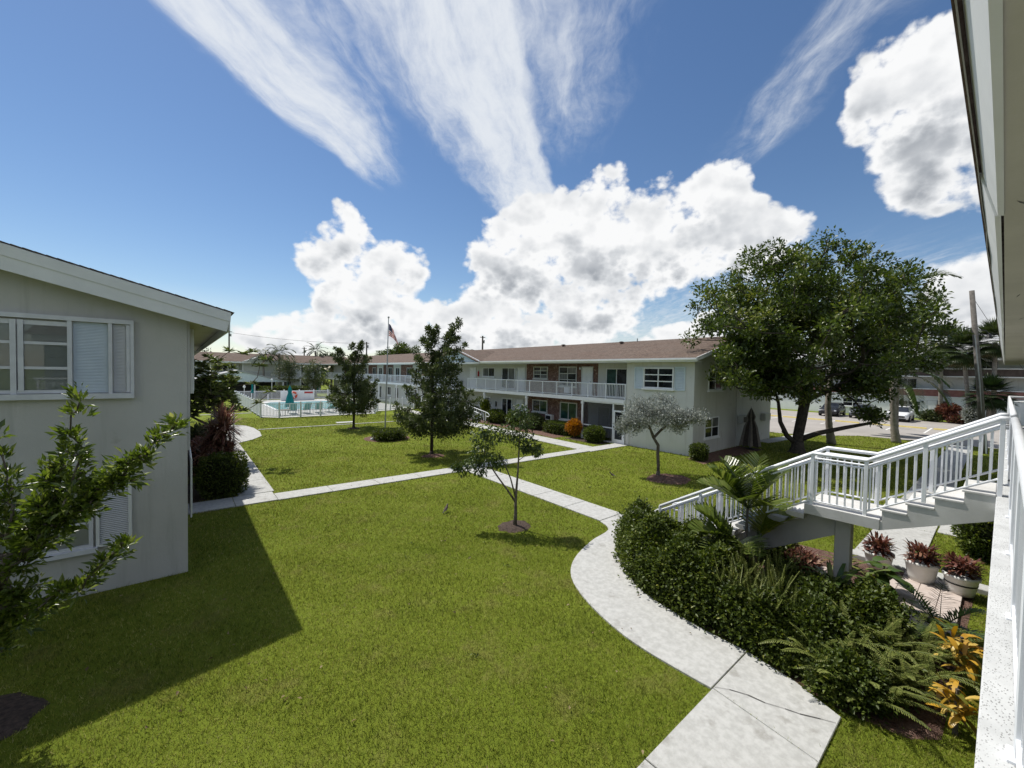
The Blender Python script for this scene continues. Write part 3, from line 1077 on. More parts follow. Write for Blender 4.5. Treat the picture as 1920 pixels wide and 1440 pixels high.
# ---- parking lot
sheet('parking_lot', [(36.6, 40), (36.8, 11.0), (38.5, 8.6), (40.8, 7.0), (41.3, 3.6), (41.8, -40), (63.2, -40), (63.2, 40)], 0.012, 'asphalt', 'sunlit asphalt parking lot behind the oak')
mb = MB()
for yy in (1.8, 4.15, 6.5, 8.85, 11.2, 13.55, 15.9, 18.25):
    mb.box(47.8, 53.6, yy - 0.06, yy + 0.06, 0.008, 0.018)
mb.build('parking_markings', 'line_paint', None, label='white stall lines on the parking lot', kind='structure')
stop_me = MB().prism([(-0.10, 0.0), (0.10, 0.0), (0.06, 0.13), (-0.06, 0.13)], 'y', -0.95, 0.95).mesh('wheel_stop')
for k, yy in enumerate((2.98, 5.32, 7.68, 10.02, 12.38, 14.72, 17.08)):
    o = inst('wheel_stop', stop_me, None, (52.2, yy, 0.012), mat='yellow_paint')
    tag(o, ['yellow wheel stop, nearest the balcony railing', 'yellow wheel stop in front of the white car', 'yellow wheel stop beside the far palm trunk', 'yellow wheel stop behind the oak, fourth along',
            'yellow wheel stop seen under the oak branch', 'yellow wheel stop left of the near palm trunk', 'yellow wheel stop farthest from the stairs'][k], 'wheel stop', 'wheel stops in the parking lot')


# ================================================================ BUILDINGS
def plane_box(mb, plane, c, a0, a1, z0, z1, d0, d1):
    """box on a wall: plane 'x' faces -x at x=c (a = y); plane 'y' faces -y at y=c (a = x); d = distance out of the wall"""
    if plane == 'x':
        return mb.box(c - d1, c - d0, a0, a1, z0, z1)
    return mb.box(a0, a1, c - d1, c - d0, z0, z1)


def window(parent, plane, c, a0, a1, z0, z1, cols=2, rows=1, fw=0.06, bar=0.04, frame='white_paint', glass='glass_dark', depth=0.07, sill=True, name='window', curtain=None):
    """frame with bars (part), one pane per light and a sill (sub-parts)"""
    mb = MB()
    for (p, q, r, s) in ((a0, a1, z1 - fw, z1), (a0, a1, z0, z0 + fw), (a0, a0 + fw, z0 + fw, z1 - fw), (a1 - fw, a1, z0 + fw, z1 - fw)):
        plane_box(mb, plane, c, p, q, r, s, 0.0, depth)
    ia0, ia1, iz0, iz1 = a0 + fw, a1 - fw, z0 + fw, z1 - fw
    cw = (ia1 - ia0 - bar * (cols - 1)) / cols
    ch = (iz1 - iz0 - bar * (rows - 1)) / rows
    for i in range(1, cols):
        s = ia0 + i * cw + (i - 1) * bar
        plane_box(mb, plane, c, s, s + bar, iz0, iz1, 0.0, depth * 0.8)
    for i in range(cols):
        for j in range(1, rows):
            s = iz0 + j * ch + (j - 1) * bar
            u = ia0 + i * (cw + bar)
            plane_box(mb, plane, c, u, u + cw, s, s + bar, 0.0, depth * 0.7)
    w = mb.build(name, frame, parent)
    for i in range(cols):
        for j in range(rows):
            u, v = ia0 + i * (cw + bar), iz0 + j * (ch + bar)
            g = glass[(i + j) % len(glass)] if isinstance(glass, (list, tuple)) else glass
            plane_box(MB(), plane, c, u, u + cw, v, v + ch, 0.004, 0.018).build('pane', g, w)
    if sill:
        plane_box(MB(), plane, c, a0 - 0.06, a1 + 0.06, z0 - 0.09, z0 - 0.002, 0.0, depth + 0.06).build('sill', frame, w)
    return w


def door(parent, plane, c, a0, a1, z0, z1, mat='white_paint', panels=True, frame='trim_paint'):
    mb = MB()
    plane_box(mb, plane, c, a0, a1, z0, z1, 0.0, 0.035)
    if panels:
        w = a1 - a0
        for (u0, u1) in ((0.14, 0.46), (0.54, 0.86)):
            for (v0, v1) in ((0.06, 0.36), (0.42, 0.72), (0.78, 0.94)):
                plane_box(mb, plane, c, a0 + w * u0, a0 + w * u1, z0 + (z1 - z0) * v0, z0 + (z1 - z0) * v1, 0.035, 0.05)
    d = mb.build('door', mat, parent)
    mb = MB()
    plane_box(mb, plane, c, a0 - 0.08, a0 - 0.002, z0, z1 + 0.08, 0.0, 0.06)
    plane_box(mb, plane, c, a1 + 0.002, a1 + 0.08, z0, z1 + 0.08, 0.0, 0.06)
    plane_box(mb, plane, c, a0 - 0.002, a1 + 0.002, z1 + 0.002, z1 + 0.08, 0.0, 0.06)
    mb.build('frame', frame, d)
    mb = MB()
    h = z0 + 0.98
    plane_box(mb, plane, c, a0 + 0.08, a0 + 0.13, h, h + 0.05, 0.05, 0.10)
    mb.build('handle', 'galvanised', d)
    return d


SLATS = {}


def shutter(parent, plane, c, a0, a1, z0, z1, mat='shutter_blue', n=10, out=0.05, each=True):
    """louvred shutter: frame, every slat a sub-part"""
    mb = MB()
    b = 0.05
    plane_box(mb, plane, c, a0, a1, z0, z0 + b, 0.0, out)
    plane_box(mb, plane, c, a0, a1, z1 - b, z1, 0.0, out)
    plane_box(mb, plane, c, a0, a0 + b, z0 + b, z1 - b, 0.0, out)
    plane_box(mb, plane, c, a1 - b, a1, z0 + b, z1 - b, 0.0, out)
    s = mb.build('shutter', mat, parent)
    plane_box(MB(), plane, c, a0 + b, a1 - b, z0 + b, z1 - b, 0.002, 0.006).build('backing', 'shutter_back' if mat != 'shutter_blue' else mat, s)
    h = (z1 - z0 - 2 * b) / n
    L = a1 - a0 - 2 * b - 0.004
    key = (plane, round(h, 4), round(L, 4), mat)
    if key not in SLATS:
        # tilted board, outer edge low
        pr = [(-0.040, -h * 0.36), (-0.044, -h * 0.26), (-0.016, h * 0.30), (-0.010, h * 0.22)]
        m_ = MB()
        if plane == 'x':
            m_.prism(pr, 'y', -L / 2, L / 2)
        else:
            m_.prism(pr, 'x', -L / 2, L / 2)
        SLATS[key] = m_.mesh('slat')
        SLATS[key].materials.append(MATS[mat])
    mid = (a0 + a1) / 2
    for i in range(n):
        z = z0 + b + h * (i + 0.5)
        inst('slat', SLATS[key], s, (c, mid, z) if plane == 'x' else (mid, c, z))
    return s


# ---------------------------------------------------------------- left building (gable end towards the camera)
LB = thing('apartment_building', 'grey stucco building with a gabled roof, cut by the picture edge beside the lawn', 'building', (-4.9, 11.0, 0))
mb = MB()
slope = 0.26
mb.prism([(-9.94, 0.0), (0.14, 0.0), (0.14, 5.50), (-4.9, 5.50 + 5.04 * slope), (-9.94, 5.50)], 'y', 11.0, 40.0)
mb.build('wall', 'stucco_grey', LB)
# storey break: the upper wall stands a little proud at the corner
MB().box(0.142, 0.185, 11.02, 39.9, 2.62, 5.36).build('wall_band', 'stucco_grey', LB)
rf = MB().prism([(0.85, 5.40), (0.87, 5.58), (-4.9, 5.58 + 5.77 * slope), (-10.67, 5.58), (-10.65, 5.40), (-4.9, 5.40 + 5.75 * slope)], 'y', 10.62, 40.4).build('roof', 'trim_paint', LB)
# shingle courses along the rake: overlapping butts
sh_me = MB().box(-0.10, 0.10, -0.02, 29.9, 0.0, 0.012).mesh('shingle')
n = 44
for k in range(n):
    u = (k + 0.5) / n
    x = 0.90 - u * 5.80
    z = 5.585 + (0.87 - x) * slope + 0.004
    inst('shingle', sh_me, rf, (x, 10.60 + (k % 3) * 0.012, z), (0, math.atan(slope) + 0.05, 0), (1, 1, 1), 'shingle_brown')
mb = MB()
mb.prism([(0.83, 5.335), (0.86, 5.375), (-4.9, 5.375 + 5.76 * slope), (-4.9, 5.14 + 5.73 * slope), (0.80, 5.14 + 0.02)], 'y', 10.60, 10.645)
mb.build('rake_board', 'trim_paint', rf)
MB().prism([(0.862, 5.375), (0.874, 5.565), (-4.9, 5.565 + 5.774 * slope), (-4.9, 5.375 + 5.762 * slope)], 'y', 10.585, 10.618).build('rake_trim', 'trim_paint', rf)
MB().box(0.19, 0.83, 10.645, 40.0, 5.36, 5.385).build('soffit', 'soffit_tan', LB)
MB().box(0.832, 0.862, 10.65, 40.0, 5.18, 5.40).build('fascia', 'trim_paint', LB)
MB().cbox(0.42, 0.56, 11.75, 11.95, 5.345, 5.362, 0.003).build('soffit_vent', 'black_metal', LB)
# upper window: sash lights left, sliding screens right
Yw = 11.0
uw = MB()
for (a0, a1, z0, z1, d0, d1) in ((-3.9, -0.68, 5.20, 5.28, 0, 0.10), (-3.9, -0.68, 3.76, 3.86, 0, 0.12), (-0.73, -0.68, 3.86, 5.20, 0, 0.10), (-3.9, -3.84, 3.86, 5.20, 0, 0.10),
                                 (-1.575, -1.515, 3.86, 5.20, 0, 0.09), (-1.04, -0.985, 3.86, 5.20, 0, 0.09), (-0.79, -0.735, 3.87, 5.19, 0, 0.07),
                                 (-2.255, -2.185, 3.86, 5.17, 0, 0.07), (-2.165, -2.10, 3.92, 5.17, 0, 0.075),
                                 (-3.84, -1.575, 5.09, 5.17, 0, 0.05), (-3.84, -1.575, 3.87, 3.93, 0, 0.06)):
    plane_box(uw, 'y', Yw, a0, a1, z0, z1, d0, d1)
for (a0, a1) in ((-3.84, -2.255), (-2.10, -1.575)):
    plane_box(uw, 'y', Yw, a0, a1, 4.745, 4.795, 0.02, 0.055)
    plane_box(uw, 'y', Yw, a0, a1, 4.30, 4.35, 0.02, 0.055)
uw = uw.build('window', 'window_metal', LB)
MB().box(-3.84, -1.575, 10.992, 10.997, 3.93, 5.09).build('blind_backing', 'blind', uw)
mb = MB()
for k in range(14):
    z = 4.42 + k * 0.05
    mb.box(-3.83, -1.58, 10.975, 10.990, z, z + 0.038)
mb.build('blind', 'blind', uw, kind='stuff')
for (a0, a1) in ((-3.84, -2.255), (-2.10, -1.575)):
    for (z0, z1) in ((3.93, 4.30), (4.35, 4.745), (4.795, 5.09)):
        MB().box(a0, a1, 10.955, 10.962, z0, z1).build('pane', 'glass_clear', uw)
for (a0, a1, mt) in ((-1.512, -1.043, 'shutter_blue'), (-0.982, -0.793, 'trim_paint')):
    mb = MB()
    plane_box(mb, 'y', Yw, a0, a1, 3.87, 5.19, 0.004, 0.012)
    for k in range(46):
        z = 3.89 + k * 0.0282
        mb.prism([(Yw - 0.018, z + 0.020), (Yw - 0.036, z), (Yw - 0.033, z + 0.0), (Yw - 0.014, z + 0.020)], 'x', a0 + 0.01, a1 - 0.01)
    mb.build('louver_screen', mt, uw, kind='stuff')
# lower window, mostly behind the tree, with a louvred shutter
lw = window(LB, 'y', Yw, -3.6, -1.27, 0.92, 2.30, 2, 3, 0.06, 0.04, 'window_metal', 'glass_clear', 0.06)
MB().box(-3.54, -1.33, 10.990, 10.9955, 0.98, 2.24).build('blind', 'blind', lw)
shutter(LB, 'y', Yw, -1.235, -0.73, 0.90, 2.26, 'trim_paint', 34, 0.06)
# hurricane shutter boxes on the wall towards the lawn
for (z0, z1) in ((3.80, 5.24), (1.0, 2.35)):
    b = MB()
    b.cbox(0.19, 0.26 if z0 > 3 else 0.225, 11.55, 13.6, z0, z1, 0.012)
    sb = b.build('shutter_box', 'trim_paint', LB)
    for k in range(8):
        MB().box((0.262 if z0 > 3 else 0.227), (0.270 if z0 > 3 else 0.233), 11.6 + k * 0.25, 11.80 + k * 0.25, z0 + 0.06, z1 - 0.06).build('slat', 'trim_paint', sb)

# ---------------------------------------------------------------- long building across the lawn
MBD = thing('apartment_building', 'long two-storey building with brown shingle roof and balcony across the lawn', 'building', (27.0, 45.0, 0))
FX, BX = 21.6, 23.0
mb = MB()
mb.box(FX, 33.0, 10.7, 15.0, 0.0, 5.20)
mb.build('wall', 'stucco_pale', MBD, label='pale plastered end block at the corner')
mb = MB()
mb.box(BX, 33.0, 15.0, 82.0, 0.0, 5.20)
mb.build('wall', 'stucco_pale', MBD)
mb = MB()
mb.prism([(21.6, 5.2), (33.0, 5.2), (27.3, 6.72)], 'y', 10.705, 10.80)
mb.build('gable_wall', 'stucco_pale', MBD)
EZ, RZ = 5.34, 6.98
mb = MB()
mb.prism([(20.86, EZ - 0.03), (20.86, EZ + 0.03), (27.3, RZ + 0.03), (33.74, EZ + 0.03), (33.74, EZ - 0.03), (27.3, RZ - 0.06)], 'y', 10.25, 82.0)
roof = mb.build('roof', 'shingle_brown', MBD)
MB().box(20.90, 21.598, 10.3, 82.0, 5.165, 5.195).build('soffit', 'trim_paint', MBD)
MB().box(21.602, 22.998, 15.005, 82.0, 5.165, 5.195).build('soffit', 'trim_paint', MBD)
mb = MB()
mb.prism([(20.76, 5.36), (20.76, 5.27), (20.80, 5.22), (20.86, 5.22), (20.86, 5.16), (20.90, 5.16), (20.90, 5.35), (20.86, 5.33), (20.78, 5.33), (20.775, 5.36)], 'y', 10.25, 30.2)
mb.prism([(20.76, 5.36), (20.76, 5.27), (20.80, 5.22), (20.86, 5.22), (20.86, 5.16), (20.90, 5.16), (20.90, 5.35), (20.86, 5.33), (20.78, 5.33), (20.775, 5.36)], 'y', 37.8, 82.0)
mb.build('gutter', 'white_paint', roof)
mb = MB()
for s in (-1, 1):
    mb.beam((27.3 + s * 6.5, 10.22, EZ - 0.06), (27.3, 10.22, RZ - 0.06), 0.04, 0.20)
mb.build('rake_board', 'white_paint', roof)
# cross gable over the stair
mb = MB()
zt = 6.56
mb.prism([(29.9, 5.30), (29.9, 5.38), (34.0, zt + 0.05), (38.1, 5.38), (38.1, 5.30), (34.0, zt - 0.03)], 'x', 20.45, 25.4)
mb.build('gable_roof', 'shingle_brown', MBD)
ped = MB().prism([(30.1, 5.30), (37.9, 5.30), (34.0, zt - 0.04)], 'x', 20.80, 25.0).build('pediment', 'shutter_blue', MBD)
for k in range(9):
    z = 5.36 + k * 0.13
    hw = 3.9 * (zt - 0.10 - z) / (zt - 5.30)
    if hw > 0.2:
        MB().prism([(20.76, z), (20.80, z), (20.80, z + 0.12), (20.785, z + 0.12)], 'y', 34 - hw, 34 + hw).build('siding_board', 'shutter_blue', ped)
mb = MB()
for s in (-1, 1):
    mb.beam((20.70, 34 + s * 4.15, 5.32), (20.70, 34, zt + 0.0), 0.06, 0.20)
mb.box(20.62, 20.75, 29.9, 38.1, 5.14, 5.30)
mb.build('trim', 'white_paint', ped)
for (x, y) in ((26.6, 25.2), (26.4, 18.9), (26.7, 40.0), (26.7, 48.0), (26.5, 55.0)):
    z = EZ + (x - 20.86) * (RZ - EZ) / 6.44
    mb = MB().lathe((x, y, z - 0.05), [(0.10, 0), (0.10, 0.16), (0.20, 0.17), (0.18, 0.24), (0.05, 0.27)], 10)
    mb.build('roof_vent', 'brown_panel', roof)
MB().tube([(27.0, 17.9, 6.8), (27.0, 17.9, 7.18)], 0.04, 8).build('vent_pipe', 'galvanised', roof)
# balcony slab and rail
MB().box(21.42, 22.998, 15.002, 82.0, 2.585, 2.83).build('balcony_slab', 'white_paint', MBD)
rail = MB()
rail.tube([(21.56, 15.02, 3.79), (21.56, 33.0, 3.79)], 0.035, 8)
rail.beam((21.56, 15.02, 2.93), (21.56, 33.0, 2.93), 0.035, 0.035)
rail.tube([(21.56, 36.4, 3.79), (21.56, 81.9, 3.79)], 0.035, 8)
rail.beam((21.56, 36.4, 2.93), (21.56, 81.9, 2.93), 0.035, 0.035)
rail = rail.build('balcony_railing', 'white_metal', MBD)
post_me = MB().box(-0.03, 0.03, -0.03, 0.03, 2.83, 3.77).mesh('post')
for k in range(13):
    inst('post', post_me, rail, (21.56, 15.05 + k * 1.49, 0), mat='white_metal')
for k in range(31):
    inst('post', post_me, rail, (21.56, 36.45 + k * 1.5, 0), mat='white_metal')
bal_me = MB().box(-0.011, 0.011, -0.012, 0.012, 2.945, 3.76).mesh('baluster')
k = 0
y = 15.16
while y < 32.9:
    inst('baluster', bal_me, rail, (21.56, y, 0), mat='white_metal')
    y += 0.122
mb = MB()
y = 36.6
while y < 81.8:
    mb.box(21.55, 21.57, y - 0.012, y + 0.012, 2.945, 3.76)
    y += 0.125
mb.build('far_balusters', 'white_metal', rail, kind='stuff')
for y in (18.45, 24.3, 30.1, 37.6, 43.5, 49.4, 55.3, 61.2, 67.1, 73.0):
    MB().cbox(21.47, 21.60, y - 0.065, y + 0.065, 0.0, 2.583, 0.01).build('column', 'white_paint', MBD)
    MB().box(21.44, 21.62, y - 0.10, y + 0.10, 2.36, 2.52).build('bracket', 'white_paint', MBD)
# screened porch on the ground floor
po = MB()
for (y0, y1, z0, z1) in ((15.02, 18.38, 2.50, 2.58), (15.02, 18.38, 0.0, 0.08), (15.86, 15.94, 0.08, 2.50), (15.02, 15.10, 0.08, 2.50), (15.94, 18.38, 0.92, 0.99)):
    po.box(21.50, 21.58, y0, y1, z0, z1)
po = po.build('porch_frame', 'white_metal', MBD)
MB().box(21.535, 21.540, 15.95, 18.38, 0.99, 2.50).build('screen', 'screen_mesh', po)
MB().box(21.535, 21.540, 15.95, 18.38, 0.08, 0.92).build('screen', 'screen_mesh', po)
pd = MB()
for (y0, y1, z0, z1) in ((15.11, 15.85, 2.02, 2.12), (15.11, 15.85, 0.09, 0.28), (15.11, 15.20, 0.28, 2.02), (15.76, 15.85, 0.28, 2.02), (15.20, 15.76, 1.02, 1.10)):
    pd.box(21.515, 21.565, y0, y1, z0, z1)
pd = pd.build('screen_door', 'white_metal', MBD)
MB().box(21.538, 21.543, 15.20, 15.76, 1.10, 2.02).build('screen', 'screen_mesh', pd)
MB().box(21.538, 21.543, 15.20, 15.76, 0.28, 1.02).build('screen', 'screen_mesh', pd)
MB().box(21.47, 21.515, 15.78, 15.82, 1.0, 1.12).build('handle', 'black_metal', pd)
# end block window with shutters
window(MBD, 'x', FX, 11.86, 13.80, 3.63, 4.86, 2, 3, 0.08, 0.06, 'white_paint', 'glass_dark', 0.08)
shutter(MBD, 'x', FX, 13.84, 14.42, 3.56, 4.90, 'shutter_blue', 14, 0.05)
shutter(MBD, 'x', FX, 11.20, 11.82, 3.56, 4.90, 'shutter_blue', 14, 0.05)
MB().tube([(21.56, 14.72, 0.05), (21.56, 14.72, 2.9)], 0.02, 6).build('conduit', 'stucco_pale', MBD)
# upper gallery wall
MB().box(BX - 0.025, BX - 0.002, 18.36, 26.0, 2.84, 5.16).build('brick_panel', 'brick_red', MBD)
window(MBD, 'x', BX, 15.90, 17.64, 2.86, 4.82, 2, 1, 0.06, 0.06, 'white_paint', ['glass_dark', 'glass_green'], 0.05, False, 'sliding_door')
door(MBD, 'x', BX - 0.025, 18.86, 19.76, 2.84, 4.86)
window(MBD, 'x', BX - 0.025, 20.32, 22.14, 3.42, 4.94, 2, 3, 0.07, 0.05, 'stucco_pale', ['glass_dark', 'glass_dark', 'glass_curtain'], 0.06)
window(MBD, 'x', BX - 0.025, 23.40, 25.08, 3.95, 4.94, 2, 3, 0.07, 0.05, 'stucco_pale', ['glass_curtain', 'glass_dark'], 0.06)
door(MBD, 'x', BX, 26.22, 27.18, 2.84, 4.84)
window(MBD, 'x', BX, 27.56, 29.42, 2.95, 4.84, 2, 1, 0.06, 0.06, 'white_paint', ['glass_curtain', 'glass_dark'], 0.05, False)
window(MBD, 'x', BX, 30.54, 32.46, 3.98, 4.84, 2, 1, 0.06, 0.05, 'white_paint', ['glass_dark', 'glass_curtain'], 0.05)
door(MBD, 'x', BX, 33.66, 34.70, 2.84, 4.82)
MB().lathe((22.93, 33.16, 3.98), [(0.06, 0), (0.075, 0.02), (0.075, 0.42), (0.03, 0.50), (0.03, 0.56)], 10).build('fire_extinguisher', 'sign_red', MBD)
for (y, z) in ((19.95, 4.72), (26.1 + 1.2, 4.6)):
    MB().lathe((22.90, y, z), [(0.05, 0), (0.09, 0.03), (0.08, 0.15), (0.03, 0.19)], 10).build('wall_lamp', 'lamp_glass', MBD)
MB().cbox(22.66, 22.97, 20.75, 21.35, 2.95, 3.40, 0.02).build('air_conditioner', 'white_paint', MBD)
# ground floor gallery wall
MB().box(BX - 0.025, BX - 0.002, 19.2, 26.0, 0.02, 2.58).build('brick_panel', 'brick_red', MBD)
window(MBD, 'x', BX - 0.025, 20.20, 21.95, 0.86, 2.22, 2, 1, 0.08, 0.06, 'stucco_pale', 'glass_green', 0.06)
window(MBD, 'x', BX - 0.025, 23.36, 25.12, 1.20, 2.20, 2, 1, 0.08, 0.06, 'stucco_pale', ['glass_green', 'glass_dark'], 0.06)
window(MBD, 'x', BX, 27.86, 29.36, 0.20, 2.10, 2, 1, 0.10, 0.10, 'white_paint', 'glass_dark', 0.06, False, 'sliding_door')
window(MBD, 'x', BX, 31.1, 32.3, 1.10, 2.04, 2, 1, 0.09, 0.06, 'white_paint', 'glass_dark', 0.06)
door(MBD, 'x', BX, 26.4, 27.3, 0.05, 2.06)
window(MBD, 'x', BX, 16.0, 16.9, 0.85, 2.05, 1, 3, 0.06, 0.05, 'stucco_pale', 'glass_dark', 0.05)
door(MBD, 'x', BX, 17.3, 18.2, 0.05, 2.06, 'stucco_grey')
b = MB().cbox(22.62, 22.975, 22.6, 23.25, 0.72, 1.12, 0.02).build('air_conditioner', 'white_paint', MBD)
MB().box(22.605, 22.618, 22.66, 23.19, 0.78, 1.06).build('grille', 'black_metal', b)
MB().lathe((22.93, 30.2, 1.2), [(0.05, 0), (0.07, 0.1), (0.07, 0.4), (0.04, 0.5)], 8).build('mailbox', 'black_metal', MBD)
# farther openings of both floors
for y0 in (40.0, 46.0, 52.0, 58.0, 64.0, 70.0):
    MB().box(BX - 0.025, BX - 0.002, y0 + 1.9, y0 + 5.4, 2.84, 5.16).build('brick_panel', 'brick_red', MBD)
    window(MBD, 'x', BX - 0.025, y0 + 2.2, y0 + 3.5, 3.5, 4.8, 2, 1, 0.08, 0.06, 'stucco_pale', 'glass_dark', 0.05)
    window(MBD, 'x', BX, y0 - 0.2, y0 + 1.1, 2.95, 4.8, 2, 1, 0.08, 0.06, 'white_paint', 'glass_dark', 0.05, False)
    window(MBD, 'x', BX, y0, y0 + 1.2, 0.3, 2.1, 2, 1, 0.08, 0.06, 'white_paint', 'glass_dark', 0.05, False)
    window(MBD, 'x', BX, y0 + 2.6, y0 + 3.8, 0.9, 2.1, 2, 1, 0.08, 0.06, 'white_paint', 'glass_dark', 0.05)
# side wall towards the camera
window(MBD, 'y', 10.7, 22.90, 24.66, 0.88, 2.06, 2, 2, 0.06, 0.05, 'white_paint', ['glass_dark', 'glass_dark', 'glass_curtain'], 0.05)
window(MBD, 'y', 10.7, 23.20, 24.90, 3.60, 4.70, 2, 2, 0.06, 0.05, 'white_paint', 'glass_dark', 0.05)
b = MB().cbox(27.35, 28.45, 10.35, 10.698, 1.48, 1.94, 0.015).build('air_conditioner', 'stucco_pale', MBD)
for k in range(9):
    MB().box(27.42 + k * 0.11, 27.49 + k * 0.11, 10.335, 10.348, 1.54, 1.88).build('slat', 'black_metal', b)
MB().tube([(27.1, 10.66, 0.0), (27.1, 10.66, 5.1)], 0.035, 8).build('downpipe', 'stucco_pale', MBD)
b = MB().cbox(31.2, 32.2, 10.4, 10.698, 1.42, 1.90, 0.015).build('air_conditioner', 'stucco_pale', MBD)

# ---------------------------------------------------------------- dog-leg stair of the long building
ST2 = thing('outdoor_staircase', 'white railed staircase half hidden behind the nearer dark tree', 'staircase', (20.3, 36.0, 0))
for i in range(7):
    MB().box(20.35, 21.4, 34.8 + i * 0.3, 35.14 + i * 0.3, 2.58 - i * 0.18 - 0.07, 2.58 - i * 0.18).build('step', 'white_paint', ST2)
    MB().box(19.2, 20.25, 34.8 + i * 0.3, 35.14 + i * 0.3, 0.16 + i * 0.18 - 0.07, 0.16 + i * 0.18).build('step', 'white_paint', ST2)
MB().box(19.2, 21.4, 36.95, 38.0, 1.25, 1.40).build('landing', 'white_paint', ST2)
for x in (20.4, 21.35, 19.25, 20.2):
    up = x > 20.3
    z0, z1 = (2.6, 1.4) if up else (0.1, 1.4)
    mb = MB()
    mb.tube([(x, 34.7, z0 + 0.95), (x, 36.95, z1 + 0.95), (x, 38.0, z1 + 0.95)], 0.035, 6)
    mb.tube([(x, 34.7, z0 + 0.12), (x, 36.95, z1 + 0.12), (x, 38.0, z1 + 0.12)], 0.025, 6)
    for k in range(17):
        y = 34.72 + k * 0.2
        zz = z0 + (z1 - z0) * min(1.0, (y - 34.7) / 2.25)
        mb.box(x - 0.012, x + 0.012, y - 0.012, y + 0.012, zz + 0.12, zz + 0.95)
    mb.build('railing', 'white_metal', ST2)
RL = thing('handrail', 'short white tubular handrail at the walk by the long building', 'handrail', (19.5, 28.0, 0))
for x in (19.55, 20.4):
    MB().tube([(x, 31.0, 1.35), (x, 28.2, 0.95), (x, 27.9, 0.88), (x, 27.75, 0.74), (x, 27.85, 0.60), (x, 28.2, 0.62)], 0.032, 8).build('rail', 'white_metal', RL)
    for y, h in ((28.3, 0.93), (29.7, 1.13), (31.0, 1.33)):
        MB().box(x - 0.025, x + 0.025, y - 0.025, y + 0.025, 0.0, h).build('post', 'white_metal', RL)
    for k in range(9):
        y = 28.6 + k * 0.28
        MB().box(x - 0.01, x + 0.01, y - 0.01, y + 0.01, 0.08, 0.97 + (y - 28.3) * 0.145).build('baluster', 'white_metal', RL)

# ---------------------------------------------------------------- far wing beyond the pool
FW = thing('apartment_building', 'far two-storey wing behind the swimming pool', 'building', (2.0, 86.0, 0))
FY = 82.0
MB().box(-45.0, 20.9, FY + 1.4, FY + 11.0, 0.0, 5.25).build('wall', 'stucco_pale', FW)
MB().box(8.5, 13.6, FY + 0.02, FY + 1.398, 0.0, 5.25).build('wall', 'stucco_pale', FW, label='projecting bay of the far wing')
fr = MB().prism([(FY - 0.75, 5.30), (FY - 0.75, 5.38), (FY + 5.6, 7.0), (FY + 12, 5.38), (FY + 12, 5.30), (FY + 5.6, 6.9)], 'x', -46.0, 27.0).build('roof', 'shingle_brown', FW)
MB().box(-46, 20.86, FY - 0.80, FY - 0.76, 5.14, 5.40).build('fascia', 'white_paint', fr)
MB().prism([(8.2, 5.42), (13.9, 5.42), (11.05, 6.45)], 'y', FY - 0.9, FY + 3.0).build('small_gable', 'trim_paint', FW)
MB().box(-45, 20.8, FY - 0.1, FY + 1.398, 2.55, 2.80).build('balcony_slab', 'white_paint', FW)
mb = MB()
mb.box(-45, 20.8, FY - 0.08, FY - 0.02, 3.74, 3.80)
mb.box(-45, 20.8, FY - 0.07, FY - 0.03, 2.9, 2.94)
x = -20.0
while x < 20.7:
    mb.box(x - 0.02, x + 0.02, FY - 0.06, FY - 0.03, 2.94, 3.74)
    x += 0.15
mb.build('balcony_railing', 'white_metal', FW, kind='stuff')
for x in (-20, -14, -8, -2, 4, 8.4, 13.7, 17.2, 20.6):
    MB().box(x - 0.09, x + 0.09, FY - 0.10, FY + 0.10, 0, 5.2).build('column', 'white_paint', FW)
for x in (-18, -12, -6, 0, 5, 14.6, 17.6):
    window(FW, 'y', FY + 1.4, x, x + 1.4, 3.5, 4.8, 2, 1, 0.08, 0.06, 'white_paint', 'glass_dark', 0.05, False)
    window(FW, 'y', FY + 1.4, x, x + 1.4, 0.7, 2.1, 2, 1, 0.08, 0.06, 'white_paint', 'glass_dark', 0.05, False)
    door(FW, 'y', FY + 1.4, x + 2.0, x + 2.9, 2.82, 4.8, 'white_paint', False)
    door(FW, 'y', FY + 1.4, x + 2.0, x + 2.9, 0.02, 2.05, 'white_paint', False)
# gazebo-like shelter roof left of the pool
SH = thing('pool_shelter', 'open shelter with a low pale roof left of the pool', 'shelter', (6.5, 72.0, 0))
MB().prism([(0.5, 2.45), (6.6, 4.05), (12.8, 2.45), (12.8, 2.33), (6.6, 3.90), (0.5, 2.33)], 'y', 69.5, 75.5).build('roof', 'shingle_grey', SH)
MB().prism([(0.7, 2.36), (12.6, 2.36), (6.6, 3.88)], 'y', 69.7, 69.8).build('gable', 'shutter_blue', SH)
for x in (1.0, 4.8, 8.6, 12.3):
    for y in (69.9, 75.1):
        MB().box(x - 0.09, x + 0.09, y - 0.09, y + 0.09, 0, 2.36).build('post', 'white_paint', SH)
MB().box(1.5, 11.8, 73.4, 73.6, 0, 2.2).build('back_panel', 'black_metal', SH)

# ---------------------------------------------------------------- building the photograph is taken from
OB = thing('apartment_building', 'building in the corner with speckled balcony edge, white railing and peeling eave', 'building', (10.0, -1.5, 0))
MB().cbox(-4.0, 23.4, -1.58, 0.03, 2.50, 2.71, 0.008).build('balcony_slab', 'slab_speckled', OB)
MB().box(-4.0, 30.0, -9.0, -1.6, 0.0, 5.22).build('wall', 'stucco_grey', OB)
TY = 0.26
mb = MB()
mb.prism([(0.031, 5.20), (-1.598, 5.23), (-1.598, 5.26), (0.031, 5.23)], 'x', -4.0, 30.0)
mb.build('soffit', 'soffit_tan', OB)
